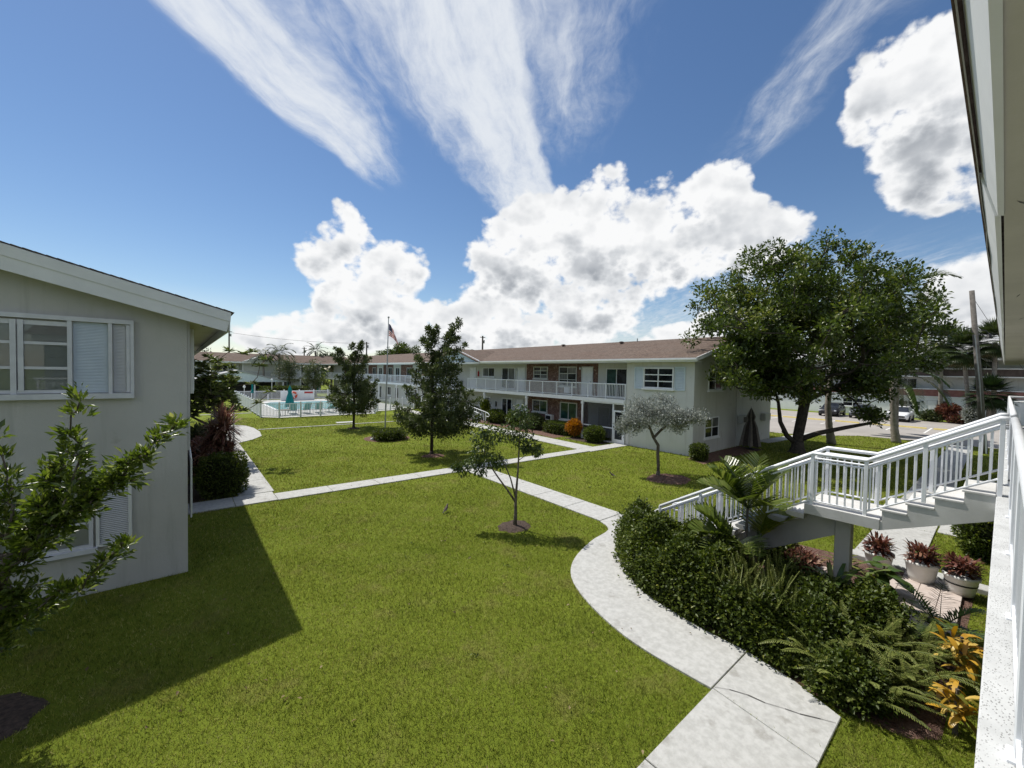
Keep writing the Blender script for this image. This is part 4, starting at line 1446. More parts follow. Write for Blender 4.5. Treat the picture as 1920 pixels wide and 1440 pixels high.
# fascia boards, set square to the rafters so that they lean out
fx = -4.0
seg = [(-4.0, 3.05, 0.0, 0.0), (3.06, 9.4, 0.010, 0.004), (9.405, 19.0, 0.012, -0.004), (19.01, 30.0, 0.008, 0.004)]
for (x0, x1, dy, dz) in seg:
    MB().prism([(0.030 + dy, 5.193 + dz), (0.050 + dy, 5.200 + dz), (0.108 + dy, 5.425 + dz), (0.088 + dy, 5.425 + dz)], 'x', x0, x1).build('fascia_board', 'trim_paint', OB)
# drip edge: thin ragged metal strip, lifted in places
rr = random.Random(3)
mb = MB()
xs = [-4.0, 2.0, 2.8, 3.6, 4.2, 4.7, 5.1, 5.6, 6.3, 7.2, 7.6, 8.5, 10, 12, 15, 20, 30]
pts = []
for i, x in enumerate(xs):
    lift = 0.0 if i < 4 else rr.uniform(-0.02, 0.012)
    pts.append((x, 0.118 + rr.uniform(-0.003, 0.004), 5.40 + lift))
for i in range(len(xs) - 1):
    (x0, y0, z0), (x1, y1, z1) = pts[i], pts[i + 1]
    mb.add([(x0, y0, z0), (x1, y1, z1), (x1, y1 + 0.006, 5.46), (x0, y0 + 0.006, 5.46), (x0, y0 - .004, z0), (x1, y1 - .004, z1), (x1, y1 + 0.002, 5.46), (x0, y0 + 0.002, 5.46)],
           [(0, 1, 2, 3), (7, 6, 5, 4), (0, 4, 5, 1)])
mb.build('drip_edge', 'concrete_dark', OB)
MB().prism([(0.13, 5.44), (0.128, 5.47), (-5.3, 6.85), (-5.3, 6.80)], 'x', -4.2, 30.2).build('roof', 'shingle_brown', OB)
MB().prism([(-1.6, 5.24), (-9.0, 5.24), (-5.3, 6.6)], 'x', 29.8, 29.95).build('gable_wall', 'stucco_grey', OB)
# paint cracks on the soffit near the camera
mb = MB()
for (x, y, l, a) in ((2.3, -0.05, .16, .4), (2.9, -0.02, .10, -.3), (3.3, -0.1, .12, .2), (6.0, -0.05, .25, .1), (7.0, -0.12, .2, -.2), (8.2, -.1, .3, .15)):
    z = 5.199
    dx, dy = math.cos(a) * l / 2, math.sin(a) * l / 2
    mb.add([(x - dx, y - dy, z), (x, y + 0.006, z), (x + dx, y + dy, z), (x, y - 0.004, z)], [(3, 2, 1, 0)])
mb.build('paint_crack', 'crack_dark', OB)
# railing of the balcony: tube, bottom channel, posts, balusters
RY = -0.108
ow = MB()
ow.tube([(-4.0, RY, 3.86), (9.30, RY, 3.86)], 0.040, 14)
ow.beam((-4.0, RY, 2.80), (9.22, RY, 2.80), 0.05, 0.03)
ow.beam((-4.0, RY, 3.70), (9.22, RY, 3.70), 0.04, 0.03)
ow.tube([(10.42, RY, 3.86), (23.2, RY, 3.86), (23.2, -1.5, 3.86)], 0.040, 10)
ow.beam((10.42, RY, 2.80), (23.2, RY, 2.80), 0.05, 0.03)
ow.beam((23.2, RY, 2.80), (23.2, -1.5, 2.80), 0.05, 0.03)
ow.beam((23.2, RY, 3.70), (23.2, -1.5, 3.70), 0.04, 0.03)
ow = ow.build('balcony_railing', 'white_metal', OB, True)
pm = MB()
pm.cbox(-0.03, 0.03, -0.03, 0.03, 2.71, 3.83, 0.005)
pm.cbox(-0.06, 0.06, -0.05, 0.05, 2.711, 2.725, 0.003)
pm = pm.mesh('post')
for x in (-3.9, -2.2, -0.5, 1.2, 2.9, 4.6, 6.3, 8.0, 10.45, 12.2, 14.0, 15.8, 17.6, 19.4, 21.2, 23.2):
    inst('post', pm, ow, (x, RY, 0), mat='white_metal')
bm_ = MB().box(-0.012, 0.012, -0.012, 0.012, 2.815, 3.69).mesh('baluster')
x = -3.8
while x < 23.1:
    if not 9.2 < x < 10.5:
        inst('baluster', bm_, ow, (x, RY, 0), mat='white_metal')
    x += 0.13
for k in range(10):
    inst('baluster', bm_, ow, (23.2, RY - 0.13 * (k + 1), 0))

# ---------------------------------------------------------------- foreground staircase
SX0, SX1 = 9.30, 10.42
ST = thing('outdoor_staircase', 'white concrete staircase with tubular railings climbing to the balcony', 'staircase', (9.9, 2.9, 0))
TR, RS = 0.309, 0.183
ZT = 2.70
tops = [(0.032 + TR * k, ZT - RS * k) for k in range(4)]      # upper treads
LY0, LY1, LZ = 0.032 + TR * 4, 2.38, ZT - RS * 4
prof = []
for (y, z) in tops:
    prof += [(y, z), (y + TR, z)]
prof += [(LY0, LZ), (LY0 + 0.02, LZ), (LY0 + 0.02, LZ - 0.16), (0.032, ZT - 0.36)]
MB().prism(prof, 'x', SX0, SX1).build('upper_flight', 'concrete_stair', ST)
# nosings: each step capped with its own tread slab
tread = MB()
tread.cbox(SX0 - 0.012, SX1 + 0.012, 0.0, TR + 0.03, 0.002, 0.035, 0.008)
tread = tread.mesh('tread')
for (y, z) in tops:
    inst('tread', tread, ST, (0, y - 0.002, z), mat='concrete_stair')
MB().cbox(SX0 - 0.01, SX1 + 0.01, LY0 + 0.022, LY1, LZ - 0.16, LZ + 0.03, 0.008).build('landing', 'concrete_stair', ST)
NL = 10
tl = MB()
tl.prism([(0.0, 0.0), (TR - 0.05, 0.0), (TR - 0.02, -0.012), (TR, -0.04), (TR - 0.03, -0.075), (TR - 0.12, -0.095), (0.0, -0.095)], 'x', SX0, SX1)
tl = tl.mesh('tread')
for k in range(NL):
    inst('tread', tl, ST, (0, LY1 + 0.004 + TR * k, LZ - RS * (k + 1)), mat='concrete_stair')
# carriage beam under the lower flight, set back from the tread ends
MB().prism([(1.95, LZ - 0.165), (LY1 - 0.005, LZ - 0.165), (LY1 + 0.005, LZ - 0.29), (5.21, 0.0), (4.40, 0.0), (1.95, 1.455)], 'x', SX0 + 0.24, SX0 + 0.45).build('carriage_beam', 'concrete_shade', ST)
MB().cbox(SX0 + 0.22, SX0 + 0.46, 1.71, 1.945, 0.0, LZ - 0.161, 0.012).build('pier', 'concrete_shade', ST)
# railings
b_me = MB().box(-0.0125, 0.0125, -0.0125, 0.0125, 0.0, 1.0).mesh('baluster')
p_me = MB().cbox(-0.027, 0.027, -0.027, 0.027, 0.0, 1.0, 0.004).mesh('post')
YB = LY1 + TR * NL - 0.06


def nose(y):
    """height of the line through the nosings"""
    if y <= LY0 - 0.05:
        return ZT + 0.02 - RS / TR * (y - 0.30) if y > 0.30 else ZT + 0.02
    if y <= LY1:
        return LZ + 0.03
    return LZ + 0.03 - RS / TR * (y - LY1)


def rail_pts(h, top):
    s = RS / TR
    yt, zt = -0.06, ZT + h + 0.16
    ya = 1.50
    return [(yt, zt), (0.02, zt), (ya, LZ + h), (LY1 - 0.10, LZ + h), (YB, LZ + h - s * (YB - LY1 + 0.10))]


def zrail(h, y):
    P = rail_pts(h, True)
    for (y0, z0), (y1, z1) in zip(P, P[1:]):
        if y0 <= y <= y1:
            return z0 + (z1 - z0) * (y - y0) / max(y1 - y0, 1e-6)
    return P[-1][1]


for x, lab in ((SX0 + 0.05, 'near railing of the stairs'), (SX1 - 0.05, 'far railing of the stairs')):
    mb = MB()
    top = [(x, a, b) for a, b in rail_pts(1.0, True)]
    mb.tube(top, 0.036, 12)
    sec = [(x, a, b) for a, b in rail_pts(0.86, True)]
    mb.tube(sec, 0.020, 8)
    bot = [(x, a, b) for a, b in rail_pts(0.10, True)]
    mb.tube(bot[1:], 0.018, 8)
    # grab rail on the inside, ending in a loop at the foot
    s = 1 if x < 9.8 else -1
    gx = x + 0.075 * s
    gp = [(gx, a, b) for a, b in rail_pts(0.90, True)]
    e = gp[-1]
    gp += [(gx, e[1] + 0.10, e[2] - 0.03), (gx, e[1] + 0.18, e[2] - 0.09), (gx, e[1] + 0.19, e[2] - 0.17), (gx, e[1] + 0.12, e[2] - 0.22), (gx, e[1], e[2] - 0.20)]
    mb.tube(gp, 0.019, 8)
    rl = mb.build('railing', 'white_metal', ST, True, label=lab)
    for y in (0.0, 0.78, 1.50, LY1 - 0.10, 3.35, 4.4, YB):
        z0 = nose(y) - 0.08 if y > LY1 else nose(y) - 0.02
        z1 = zrail(1.0, y)
        inst('post', p_me, rl, (x, y, z0), (0, 0, 0), (1, 1, z1 - z0), 'white_metal')
    y = 0.10
    while y < YB - 0.04:
        if min(abs(y - q) for q in (0.78, 1.50, LY1 - 0.10, 3.35, 4.4)) > 0.035:
            z0, z1 = zrail(0.10, y), zrail(0.86, y)
            inst('baluster', b_me, rl, (x, y, z0), (0, 0, 0), (1, 1, z1 - z0), 'white_metal')
        y += 0.112

# ---------------------------------------------------------------- three-storey building behind the parking lot
PB = thing('apartment_building', 'three-storey building with reddish balcony parapets behind the parking lot', 'building', (70.0, 0.0, 0))
X3 = 66.0
MB().box(X3 + 1.4, 76.0, -45, 45, 0, 6.85).build('wall', 'stucco_pale', PB)
MB().box(X3, X3 + 1.398, -45, 45, 0.0, 2.50).build('wall', 'white_paint', PB, label='white ground floor wall facing the cars')
for z in (2.50, 4.80):
    MB().box(X3 - 0.12, X3 + 1.398, -45, 45, z, z + 0.12).build('slab', 'white_paint', PB)
for (z, mt) in ((2.625, 'pink_panel'), (4.925, 'brown_panel')):
    par = MB().box(X3 - 0.02, X3 + 0.04, -45, 45, z, z + 0.75).build('parapet', mt, PB)
    MB().box(X3 - 0.07, X3 + 0.08, -45, 45, z + 0.752, z + 0.85).build('cap', 'white_paint', par)
    for k in range(40):
        y = -8 + k * 0.62
        MB().box(X3 - 0.035, X3 - 0.022, y, y + 0.50, z + 0.06, z + 0.70).build('panel', mt, par)
r3 = MB().prism([(X3 - 0.6, 6.80), (X3 - 0.6, 6.92), (71.0, 9.3), (77, 6.92), (77, 6.80)], 'y', -46, 46).build('roof', 'shingle_grey', PB)
MB().box(X3 - 0.66, X3 - 0.602, -46, 46, 6.62, 6.90).build('gutter', 'trim_paint', r3)
rs = MB().box(-0.02, 0.36, 0.0, 0.95, 0.0, 0.035).mesh('shingle')
for r_ in range(10):
    for c_ in range(9):
        x = X3 - 0.55 + r_ * 0.42
        inst('shingle', rs, r3, (x, -3.4 + c_ * 1.0 + (r_ % 2) * 0.5, 6.925 + (x - X3 + 0.6) * 0.425), (0, -math.atan(0.425) + 0.06, 0), mat='shingle_grey')
for y in (-12, -6, 0.5, 6.6, 12, 18):
    window(PB, 'x', X3 + 1.4, y, y + 1.7, 3.4, 4.6, 2, 1, 0.07, 0.05, 'window_metal', 'glass_dark', 0.05, False)
    window(PB, 'x', X3 + 1.4, y, y + 1.7, 5.5, 6.6, 2, 1, 0.07, 0.05, 'window_metal', 'glass_dark', 0.05, False)
window(PB, 'x', X3, 6.1, 8.2, 0.95, 2.0, 2, 2, 0.06, 0.05, 'white_paint', 'glass_dark', 0.05)
window(PB, 'x', X3, 11.2, 13.2, 0.95, 2.0, 2, 2, 0.06, 0.05, 'white_paint', 'glass_dark', 0.05)
d = door(PB, 'x', X3, 4.0, 4.75, 0.15, 2.1, 'brown_panel', False)
d = door(PB, 'x', X3, 4.85, 5.55, 0.15, 2.1, 'white_paint', True)
MB().box(X3 - 0.5, X3 - 0.01, 3.7, 5.8, 0.0, 0.14).build('step', 'concrete_dark', PB)
MB().lathe((X3 - 0.08, 5.95, 1.85), [(0.04, 0), (0.08, 0.04), (0.08, 0.16), (0.03, 0.2)], 8).build('wall_lamp', 'black_metal', PB)

# ---------------------------------------------------------------- cars
def car(label, paint, loc, rot):
    """front faces local -x; built round the origin, then turned"""
    r = thing('parked_car', label, 'car', (0, 0, 0), 'cars in the parking lot')
    secs = [(-2.20, 0.42, 0.62, 0.72), (-2.12, 0.30, 0.78, 0.84), (-1.75, 0.24, 0.90, 0.90), (-1.0, 0.22, 1.00, 0.93), (0.6, 0.22, 1.04, 0.94), (1.8, 0.26, 1.03, 0.92), (2.15, 0.36, 0.98, 0.84), (2.22, 0.45, 0.80, 0.76)]
    v, f = [], []
    for (x, z0, z1, w) in secs:
        v += [(x, -w * .93, z0), (x, -w, (z0 + z1) * .5), (x, -w * .95, z1 - .05), (x, -w * .80, z1), (x, w * .80, z1), (x, w * .95, z1 - .05), (x, w, (z0 + z1) * .5), (x, w * .93, z0)]
    for i in range(len(secs) - 1):
        for k in range(8):
            a, b = i * 8 + k, i * 8 + (k + 1) % 8
            f.append((a, b, b + 8, a + 8))
    f += [tuple(range(7, -1, -1)), tuple(range((len(secs) - 1) * 8, len(secs) * 8))]
    body = MB().add(v, [q[::-1] for q in f]).build('body', paint, r, True)
    cab = [(-1.05, 1.00, .80), (-0.30, 1.50, .66), (0.9, 1.54, .66), (1.7, 1.42, .64), (2.05, 1.02, .78)]
    v, f = [], []
    for (x, z, w) in cab:
        v += [(x, -w, z), (x, w, z)]
    top = [(0, 2, 3, 1), (2, 4, 5, 3), (4, 6, 7, 5), (6, 8, 9, 7)]
    MB().add(v[2:8], [(0, 2, 3, 1), (2, 4, 5, 3)]).build('roof', paint, r)
    MB().add(v[0:4], [(0, 2, 3, 1)]).build('windscreen', 'glass_dark', r)
    MB().add(v[6:10], [(0, 2, 3, 1)]).build('rear_window', 'glass_dark', r)
    for s in (0, 1):
        idx = [0 + s, 2 + s, 4 + s, 6 + s, 8 + s]
        MB().add([v[q] for q in idx], [tuple(range(5)) if s else tuple(range(4, -1, -1))]).build('side_window', 'glass_dark', r)
    MB().cbox(-2.235, -2.14, -0.62, 0.62, 0.46, 0.64, 0.02).build('grille', 'black_metal', r)
    MB().cbox(-2.215, -2.08, -0.70, 0.70, 0.27, 0.38, 0.02).build('bumper', 'black_metal', r)
    for s in (-1, 1):
        MB().cbox(-2.19, -2.02, min(s * .62, s * .82), max(s * .62, s * .82), 0.63, 0.76, 0.02).build('headlight', 'lamp_glass', r)
        MB().cbox(-0.95, -0.78, min(s * .9, s * 1.06), max(s * .9, s * 1.06), 0.98, 1.12, 0.03).build('mirror', paint, r)
        for x in (-1.38, 1.36):
            y0, y1 = (0.74, 0.945) if s > 0 else (-0.945, -0.74)
            tyre = MB().tube([(x, y0, 0.33), (x, y1, 0.33)], 0.335, 20).build('wheel', 'rubber', r)
            MB().tube([(x, y0 - 0.004, 0.33), (x, y1 + 0.004, 0.33)], 0.21, 14).build('rim', 'galvanised', tyre)
    r.location = loc
    r.rotation_euler = (0, 0, rot)
    return r


car('white car parked nose out, right of the far palm trunk', 'car_white', (60.2, 7.1, 0.012), 0.0)
car('grey car parked behind the oak foliage beside the white car', 'car_grey', (60.4, 10.2, 0.012), 0.0)
car('black car parked behind the near palm trunk', 'car_dark', (60.3, 13.0, 0.012), 0.0)

# ================================================================ POOL AREA
DECK = [(5.7, 64.0), (5.7, 41.9), (6.9, 40.7), (15.3, 40.4), (16.4, 42.6), (21.0, 43.4), (21.0, 64.0)]
BED_POLYS.append(DECK)
sheet('pool_deck', DECK, 0.03, 'concrete_light', 'sunlit concrete deck round the swimming pool', 0.08)
POOL = [(8.6, 47.0), (16.6, 47.0), (17.6, 48.2), (17.6, 57.0), (16.4, 58.5), (8.8, 58.5), (7.8, 57.2), (7.8, 48.0)]
o = MB().prism(POOL, 'z', 0.036, 0.050).build('pool_water', 'pool_water', None, label='turquoise water of the swimming pool', kind='structure')
rim = thing('pool_coping', 'white coping round the pool water', None)
tag(rim, kind='structure')
for i in range(len(POOL)):
    (x0, y0), (x1, y1) = POOL[i], POOL[(i + 1) % len(POOL)]
    MB().beam((x0, y0, 0.07), (x1, y1, 0.07), 0.30, 0.08).build('stone', 'white_paint', rim)
FENCE_N = 0


def pool_fence(label, p, q, h=1.30, n=None, first=1, white='white_metal'):
    L = math.dist(p, q)
    r = thing('pool_fence', label, 'fence', (p[0], p[1], 0), 'white picket fences round the pool')
    mb = MB()
    mb.beam((*p, h - 0.05), (*q, h - 0.05), 0.05, 0.06)
    mb.beam((*p, 0.16), (*q, 0.16), 0.05, 0.06)
    mb.build('rail', white, r)
    n = n or max(1, round(L / 2.0))
    for k in range(first, n + 1):
        x, y = p[0] + (q[0] - p[0]) * k / n, p[1] + (q[1] - p[1]) * k / n
        b = MB().cbox(x - 0.06, x + 0.06, y - 0.06, y + 0.06, 0.0, h + 0.06, 0.01).build('post', white, r)
        MB().lathe((x, y, h + 0.061), [(0.08, 0), (0.08, 0.03), (0.03, 0.10)], 8).build('cap', white, b)
    mb = MB()
    m_ = int(L / 0.125)
    for k in range(1, m_):
        x, y = p[0] + (q[0] - p[0]) * k / m_, p[1] + (q[1] - p[1]) * k / m_
        mb.box(x - 0.018, x + 0.018, y - 0.018, y + 0.018, 0.19, h - 0.08)
    mb.build('pickets', white, r, kind='stuff')
    return r


pool_fence('white picket fence along the left side of the pool', (5.6, 64.0), (5.6, 41.8), n=11, first=0)
pool_fence('short angled white picket fence at the left pool corner', (5.6, 41.8), (6.85, 40.6), n=1)
pool_fence('white picket fence in front of the loungers facing the lawn', (6.85, 40.6), (15.3, 40.3), n=5)
pool_fence('short angled white picket fence at the right pool corner', (15.3, 40.3), (16.4, 42.5), n=1)
pool_fence('white picket fence right of the pool behind the flagpole', (16.4, 42.5), (21.0, 43.3), n=3)
pool_fence('white picket fence along the back of the pool deck', (5.6, 64.0), (21.0, 64.0), n=8)
# wall panel with lifebuoy and red sign
PW = thing('pool_board', 'low white board wall with a red notice behind the pool', 'board', (13.0, 62.0, 0))
MB().box(10.6, 14.8, 61.9, 62.05, 0.03, 1.35).build('board', 'white_paint', PW)
for k in range(7):
    MB().box(10.6 + k * 0.6, 11.18 + k * 0.6, 61.88, 61.898, 0.08, 1.30).build('panel', 'white_paint', PW)
MB().box(13.5, 14.6, 61.85, 61.878, 0.98, 1.22).build('notice', 'sign_red', PW)
mb = MB()
ringp = [(12.1 + 0.40 * math.cos(a), 61.80, 0.75 + 0.40 * math.sin(a)) for a in np.linspace(0, 2 * math.pi, 25)]
mb.tube(ringp, 0.13, 10, False)
LBU = mb.build('lifebuoy', 'lifebuoy_orange', None, True, 'orange lifebuoy hanging on the white board behind the pool', 'lifebuoy')
for a in (0.4, 1.97, 3.54, 5.11):
    pp = [(12.1 + 0.40 * math.cos(a + t_), 61.80, 0.75 + 0.40 * math.sin(a + t_)) for t_ in (-0.12, 0.0, 0.12)]
    MB().tube(pp, 0.137, 10).build('band', 'white_paint', LBU, True)


def closed_umbrella(label, loc, h, w, mat, low=0.35):
    r = thing('closed_umbrella', label, 'umbrella', loc)
    x, y, z = loc
    MB().tube([(x, y, z), (x, y, z + h + 0.12)], 0.025, 8).build('pole', 'galvanised', r)
    MB().lathe((x, y, z), [(0.26, 0), (0.26, 0.05), (0.06, 0.10)], 14).build('base', 'black_metal', r)
    n = 16
    v, f = [], []
    rows = [(h, 0.03), (h - 0.12, 0.10), (h * 0.80, w * 0.42), (h * 0.72, w * 0.34), (h * 0.55, w * 0.62), (h * low, w)]
    for (hh, rr_) in rows:
        for k in range(n):
            a = 2 * math.pi * k / n
            fl = rr_ * (1.0 if k % 2 else 0.58)
            v.append((x + fl * math.cos(a), y + fl * math.sin(a), z + hh + (0.0 if k % 2 else 0.05)))
    for i in range(len(rows) - 1):
        for k in range(n):
            a, b = i * n + k, i * n + (k + 1) % n
            f.append((a, b, b + n, a + n))
    f.append(tuple(range(n)))
    cm = MB().add(v, f)
    cm.mi = [1 if (k % n) // 2 % 2 else 0 for k in range(len(f))]
    cm.build('canopy', mat if isinstance(mat, list) else [mat, mat], r)
    return r


closed_umbrella('closed teal umbrella standing by the pool edge', (9.0, 47.6, 0.03), 2.55, 0.50, 'teal_fabric', 0.12)
closed_umbrella('slim closed teal umbrella by the left pool fence', (6.6, 55.5, 0.03), 2.75, 0.24, 'teal_fabric', 0.52)
closed_umbrella('closed teal umbrella in front of the far wing', (17.5, 72.0, 0.0), 2.3, 0.42, 'teal_fabric', 0.3)
closed_umbrella('closed striped tan umbrella beside the long building', (26.9, 9.75, 0.0), 2.5, 0.60, ['tan_fabric', 'umbrella_dark'], 0.08)


def lounger(label, loc, rot, up=0.7):
    r = thing('lounge_chair', label, 'lounge chair', (0, 0, 0), 'teal lounge chairs by the pool')
    for s in (-1, 1):
        MB().tube([(s * .32, 0.95, 0.36), (s * .32, -0.25, 0.36), (s * .32, -0.78, 0.36 + up)], 0.022, 6).build('side_rail', 'white_metal', r)
        for y in (0.8, -0.2):
            MB().tube([(s * .32, y, 0.36), (s * .34, y, 0.0)], 0.022, 6).build('leg', 'white_metal', r)
        MB().tube([(s * .34, -0.30, 0.36), (s * .36, -0.28, 0.60), (s * .36, 0.25, 0.60), (s * .34, 0.27, 0.36)], 0.02, 6).build('armrest', 'white_metal', r)
    MB().box(-0.30, 0.30, -0.24, 0.94, 0.35, 0.365).build('seat', 'teal_sling', r)
    MB().add([(-.3, -.25, .355), (.3, -.25, .355), (.3, -.77, .355 + up), (-.3, -.77, .355 + up), (-.3, -.235, .375), (.3, -.235, .375), (.3, -.755, .375 + up), (-.3, -.755, .375 + up)],
             [(0, 1, 2, 3), (7, 6, 5, 4), (0, 4, 5, 1), (2, 6, 7, 3), (1, 5, 6, 2), (3, 7, 4, 0)]).build('backrest', 'teal_sling', r)
    r.location = loc
    r.rotation_euler = (0, 0, rot)
    return r


LW = ['leftmost teal lounge chair behind the pool fence', 'second teal lounge chair from the left behind the pool fence', 'third teal lounge chair from the left behind the pool fence',
      'teal lounge chair with lowered back beside the third one', 'fifth teal lounge chair, left of the dark tree trunk', 'teal lounge chair nearest the dark tree trunk']
for k, x in enumerate((8.5, 9.65, 10.8, 11.85, 12.95, 13.85)):
    lounger(LW[k], (x, 43.6 + 0.1 * (k % 2), 0.03), math.pi * 0 + (0.15 if k % 2 else -0.1), 0.38 if k == 3 else 0.72)
TB = thing('patio_table', 'low round patio table at the left end of the loungers', 'table', (7.6, 42.4, 0.03))
MB().lathe((7.6, 42.4, 0.03), [(0.48, 0.50), (0.50, 0.52), (0.48, 0.55)], 18).build('table_top', 'tan_fabric', TB)
for a in range(4):
    MB().tube([(7.6 + .3 * math.cos(a * 1.57), 42.4 + .3 * math.sin(a * 1.57), 0.53), (7.6 + .36 * math.cos(a * 1.57), 42.4 + .36 * math.sin(a * 1.57), 0.03)], 0.02, 6).build('leg', 'tan_fabric', TB)
# globe lamps on posts
for k, (x, y, lab) in enumerate(((6.6, 63.0, 'white globe lamp post left of the lifebuoy'), (10.2, 66.0, 'white globe lamp post behind the hedge by the pool'), (17.2, 63.2, 'white globe lamp post at the back right of the pool'), (2.3, 26.5, 'thin white lamp post beside the plumeria'))):
    lp = thing('lamp_post', lab, 'lamp post', (x, y, 0), 'white lamp posts')
    hgt = (1.75, 2.6, 1.75, 2.45)[k]
    MB().tube([(x, y, 0), (x, y, hgt)], 0.035, 8).build('pole', 'white_paint', lp)
    MB().lathe((x, y, hgt), [(0.05, 0), (0.13, 0.06), (0.16, 0.16), (0.13, 0.26), (0.04, 0.32), (0.03, 0.36)], 12).build('globe', 'white_paint', lp, True)

# ---------------------------------------------------------------- flagpole, utility poles
FP = thing('flagpole', 'thin white flagpole rising from the clipped ring hedge', 'flagpole', (10.3, 25.4, 0))
px0, py0 = 10.3, 25.4
MB().tube([(px0, py0, 0), (px0 + 0.08, py0 - 0.02, 3.6), (px0 + 0.16, py0 - 0.04, 7.75)], [0.05, 0.042, 0.028], 10).build('pole', 'galvanised', FP)
MB().lathe((px0 + 0.16, py0 - 0.04, 7.75), [(0.03, 0), (0.06, 0.03), (0.07, 0.07), (0.04, 0.12)], 10).build('finial', 'galvanised', FP)
FLG = thing('flag', 'flag with red and white stripes and blue canton hanging from the pole', 'flag', (px0 + 0.2, py0 - 0.05, 7.3))
# hanging cloth: hoist along the pole, fly drooping and folded; u across (hoist to fly), v down (0..1)
NU, NV = 20, 13
ex = Vector((0.77, -0.63, 0.0))
ey = Vector((0.63, 0.77, 0.0))


def cloth(u, v):
    # droops: fly end falls, folds grow with u
    drop = 0.78 * u ** 1.25 + 0.02
    out = 0.52 * u ** 0.8 * (0.82 + 0.18 * v) + 0.10 * v * u
    fold = 0.075 * math.sin(u * 13.0 + v * 1.6) * min(1.0, u * 2)
    zz = 7.42 - v * 0.78 * (1 - 0.30 * u) - drop - (0.05 * abs(math.sin(9 * u)) * u * v)
    return Vector((px0 + 0.19, py0 - 0.045, zz)) + ex * out + ey * fold


v_, fs = [], {'flag_red': [], 'flag_white': [], 'flag_blue': []}
for j in range(NV + 1):
    for i in range(NU + 1):
        v_.append(cloth(i / NU, j / NV))
for j in range(NV):
    for i in range(NU):
        q = (j * (NU + 1) + i, j * (NU + 1) + i + 1, (j + 1) * (NU + 1) + i + 1, (j + 1) * (NU + 1) + i)
        m_ = 'flag_blue' if (j < 7 and i < 8) else ('flag_red' if j % 2 == 0 else 'flag_white')
        fs[m_].append(q)
used = sorted({i for q in fs['flag_blue'] for i in q})
mp = {a_: b_ for b_, a_ in enumerate(used)}
MB().add([v_[i] for i in used], [tuple(mp[i] for i in q) for q in fs['flag_blue']]).build('canton', 'flag_blue', FLG)
for j in range(NV):
    st = [q for q in fs['flag_red' if j % 2 == 0 else 'flag_white'] if q[0] // (NU + 1) == j]
    used = sorted({i for q in st for i in q})
    mp = {a_: b_ for b_, a_ in enumerate(used)}
    MB().add([v_[i] for i in used], [tuple(mp[i] for i in q) for q in st]).build('stripe', 'flag_red' if j % 2 == 0 else 'flag_white', FLG)
mb = MB()
for r_ in range(9):
    for c_ in range(6 if r_ % 2 == 0 else 5):
        u = (0.035 + (c_ + (0 if r_ % 2 == 0 else 0.5)) * 0.064)
        w = (r_ + 0.8) / 10.0 * 7 / 13
        for s in (-1, 1):
            c = cloth(u, w) + ey * (0.006 * s)
            pts = []
            for k in range(10):
                a = math.pi * k / 5 + math.pi / 2
                rr_ = 0.016 if k % 2 == 0 else 0.007
                pts.append(c + ex * (rr_ * math.cos(a)) + Vector((0, 0, rr_ * math.sin(a))))
            mb.add(pts, [tuple(range(10))])
mb.build('stars', 'flag_white', FLG, kind='stuff')

UP = thing('utility_pole', 'weathered leaning wooden utility pole beside the palms', 'utility pole', (38.0, 0.72, 0))
MB().tube([(38.02, 0.68, 0), (37.8, 1.0, 4.2), (37.5, 1.49, 9.94)], [0.17, 0.145, 0.115], 12).build('pole', 'pole_wood', UP, True)
MB().tube([(37.9, 0.68, 0), (37.68, 0.98, 4.2), (37.5, 1.28, 7.2)], [0.035, 0.035, 0.03], 8).build('conduit', 'galvanised', UP)
MB().tube([(37.93, 0.62, 0.0), (37.83, 0.72, 2.1)], [0.07, 0.07], 8).build('guard', 'white_paint', UP)
arm = MB().tube([(37.58, 1.36, 7.3), (37.75, 1.15, 7.55), (38.1, 0.85, 7.5), (38.22, 0.75, 7.3)], 0.03, 8).build('lamp_arm', 'black_metal', UP)
MB().lathe((38.25, 0.72, 7.02), [(0.16, 0), (0.17, 0.06), (0.10, 0.22), (0.04, 0.34)], 10).build('lamp_head', 'black_metal', arm)
MB().tube([(37.52, 1.46, 9.6), (37.66, 1.38, 9.55)], 0.05, 8).build('insulator', 'galvanised', UP)


def wire(label, p, q, sag, r=0.012):
    pts = []
    for k in range(25):
        u = k / 24
        a = Vector(p).lerp(Vector(q), u)
        a.z -= sag * 4 * u * (1 - u)
        pts.append(a)
    MB().tube(pts, r, 4).build('overhead_wire', 'black_metal', None, label=label, cat='wire')


wire('thin wire sloping down from the top of the leaning pole', (37.55, 1.42, 9.5), (44.0, -1.2, 4.4), 0.15)
wire('guy wire slanting behind the stair railing', (37.75, 1.05, 5.0), (40.5, -0.35, 0.2), 0.0)
wire('level wire crossing behind the leaning pole', (58.0, -12.0, 9.6), (62.0, 16.0, 9.3), 0.5, 0.02)
for (x, y, h, lab) in ((8.7, 110.0, 12.6, 'thin utility pole rising over the far wing above the plumeria'), (32.3, 90.4, 10.6, 'thin utility pole behind the farther dark tree'), (41.6, 59.0, 10.8, 'thin utility pole behind the long brown roof'), (23.5, 108.0, 9.6, 'short distant pole between the far palms')):
    u_ = thing('utility_pole', lab, 'utility pole', (x, y, 0), 'distant utility poles')
    MB().tube([(x, y, 0), (x, y, h)], [0.20, 0.14], 8).build('pole', 'pole_wood', u_)
    MB().beam((x - 0.55, y, h - 0.25), (x + 0.55, y, h - 0.25), 0.1, 0.12).build('crossarm', 'pole_wood', u_)
    MB().lathe((x + 0.28, y, h - 1.3), [(0.14, 0), (0.16, 0.05), (0.16, 0.55), (0.1, 0.62)], 8).build('transformer', 'galvanised', u_)
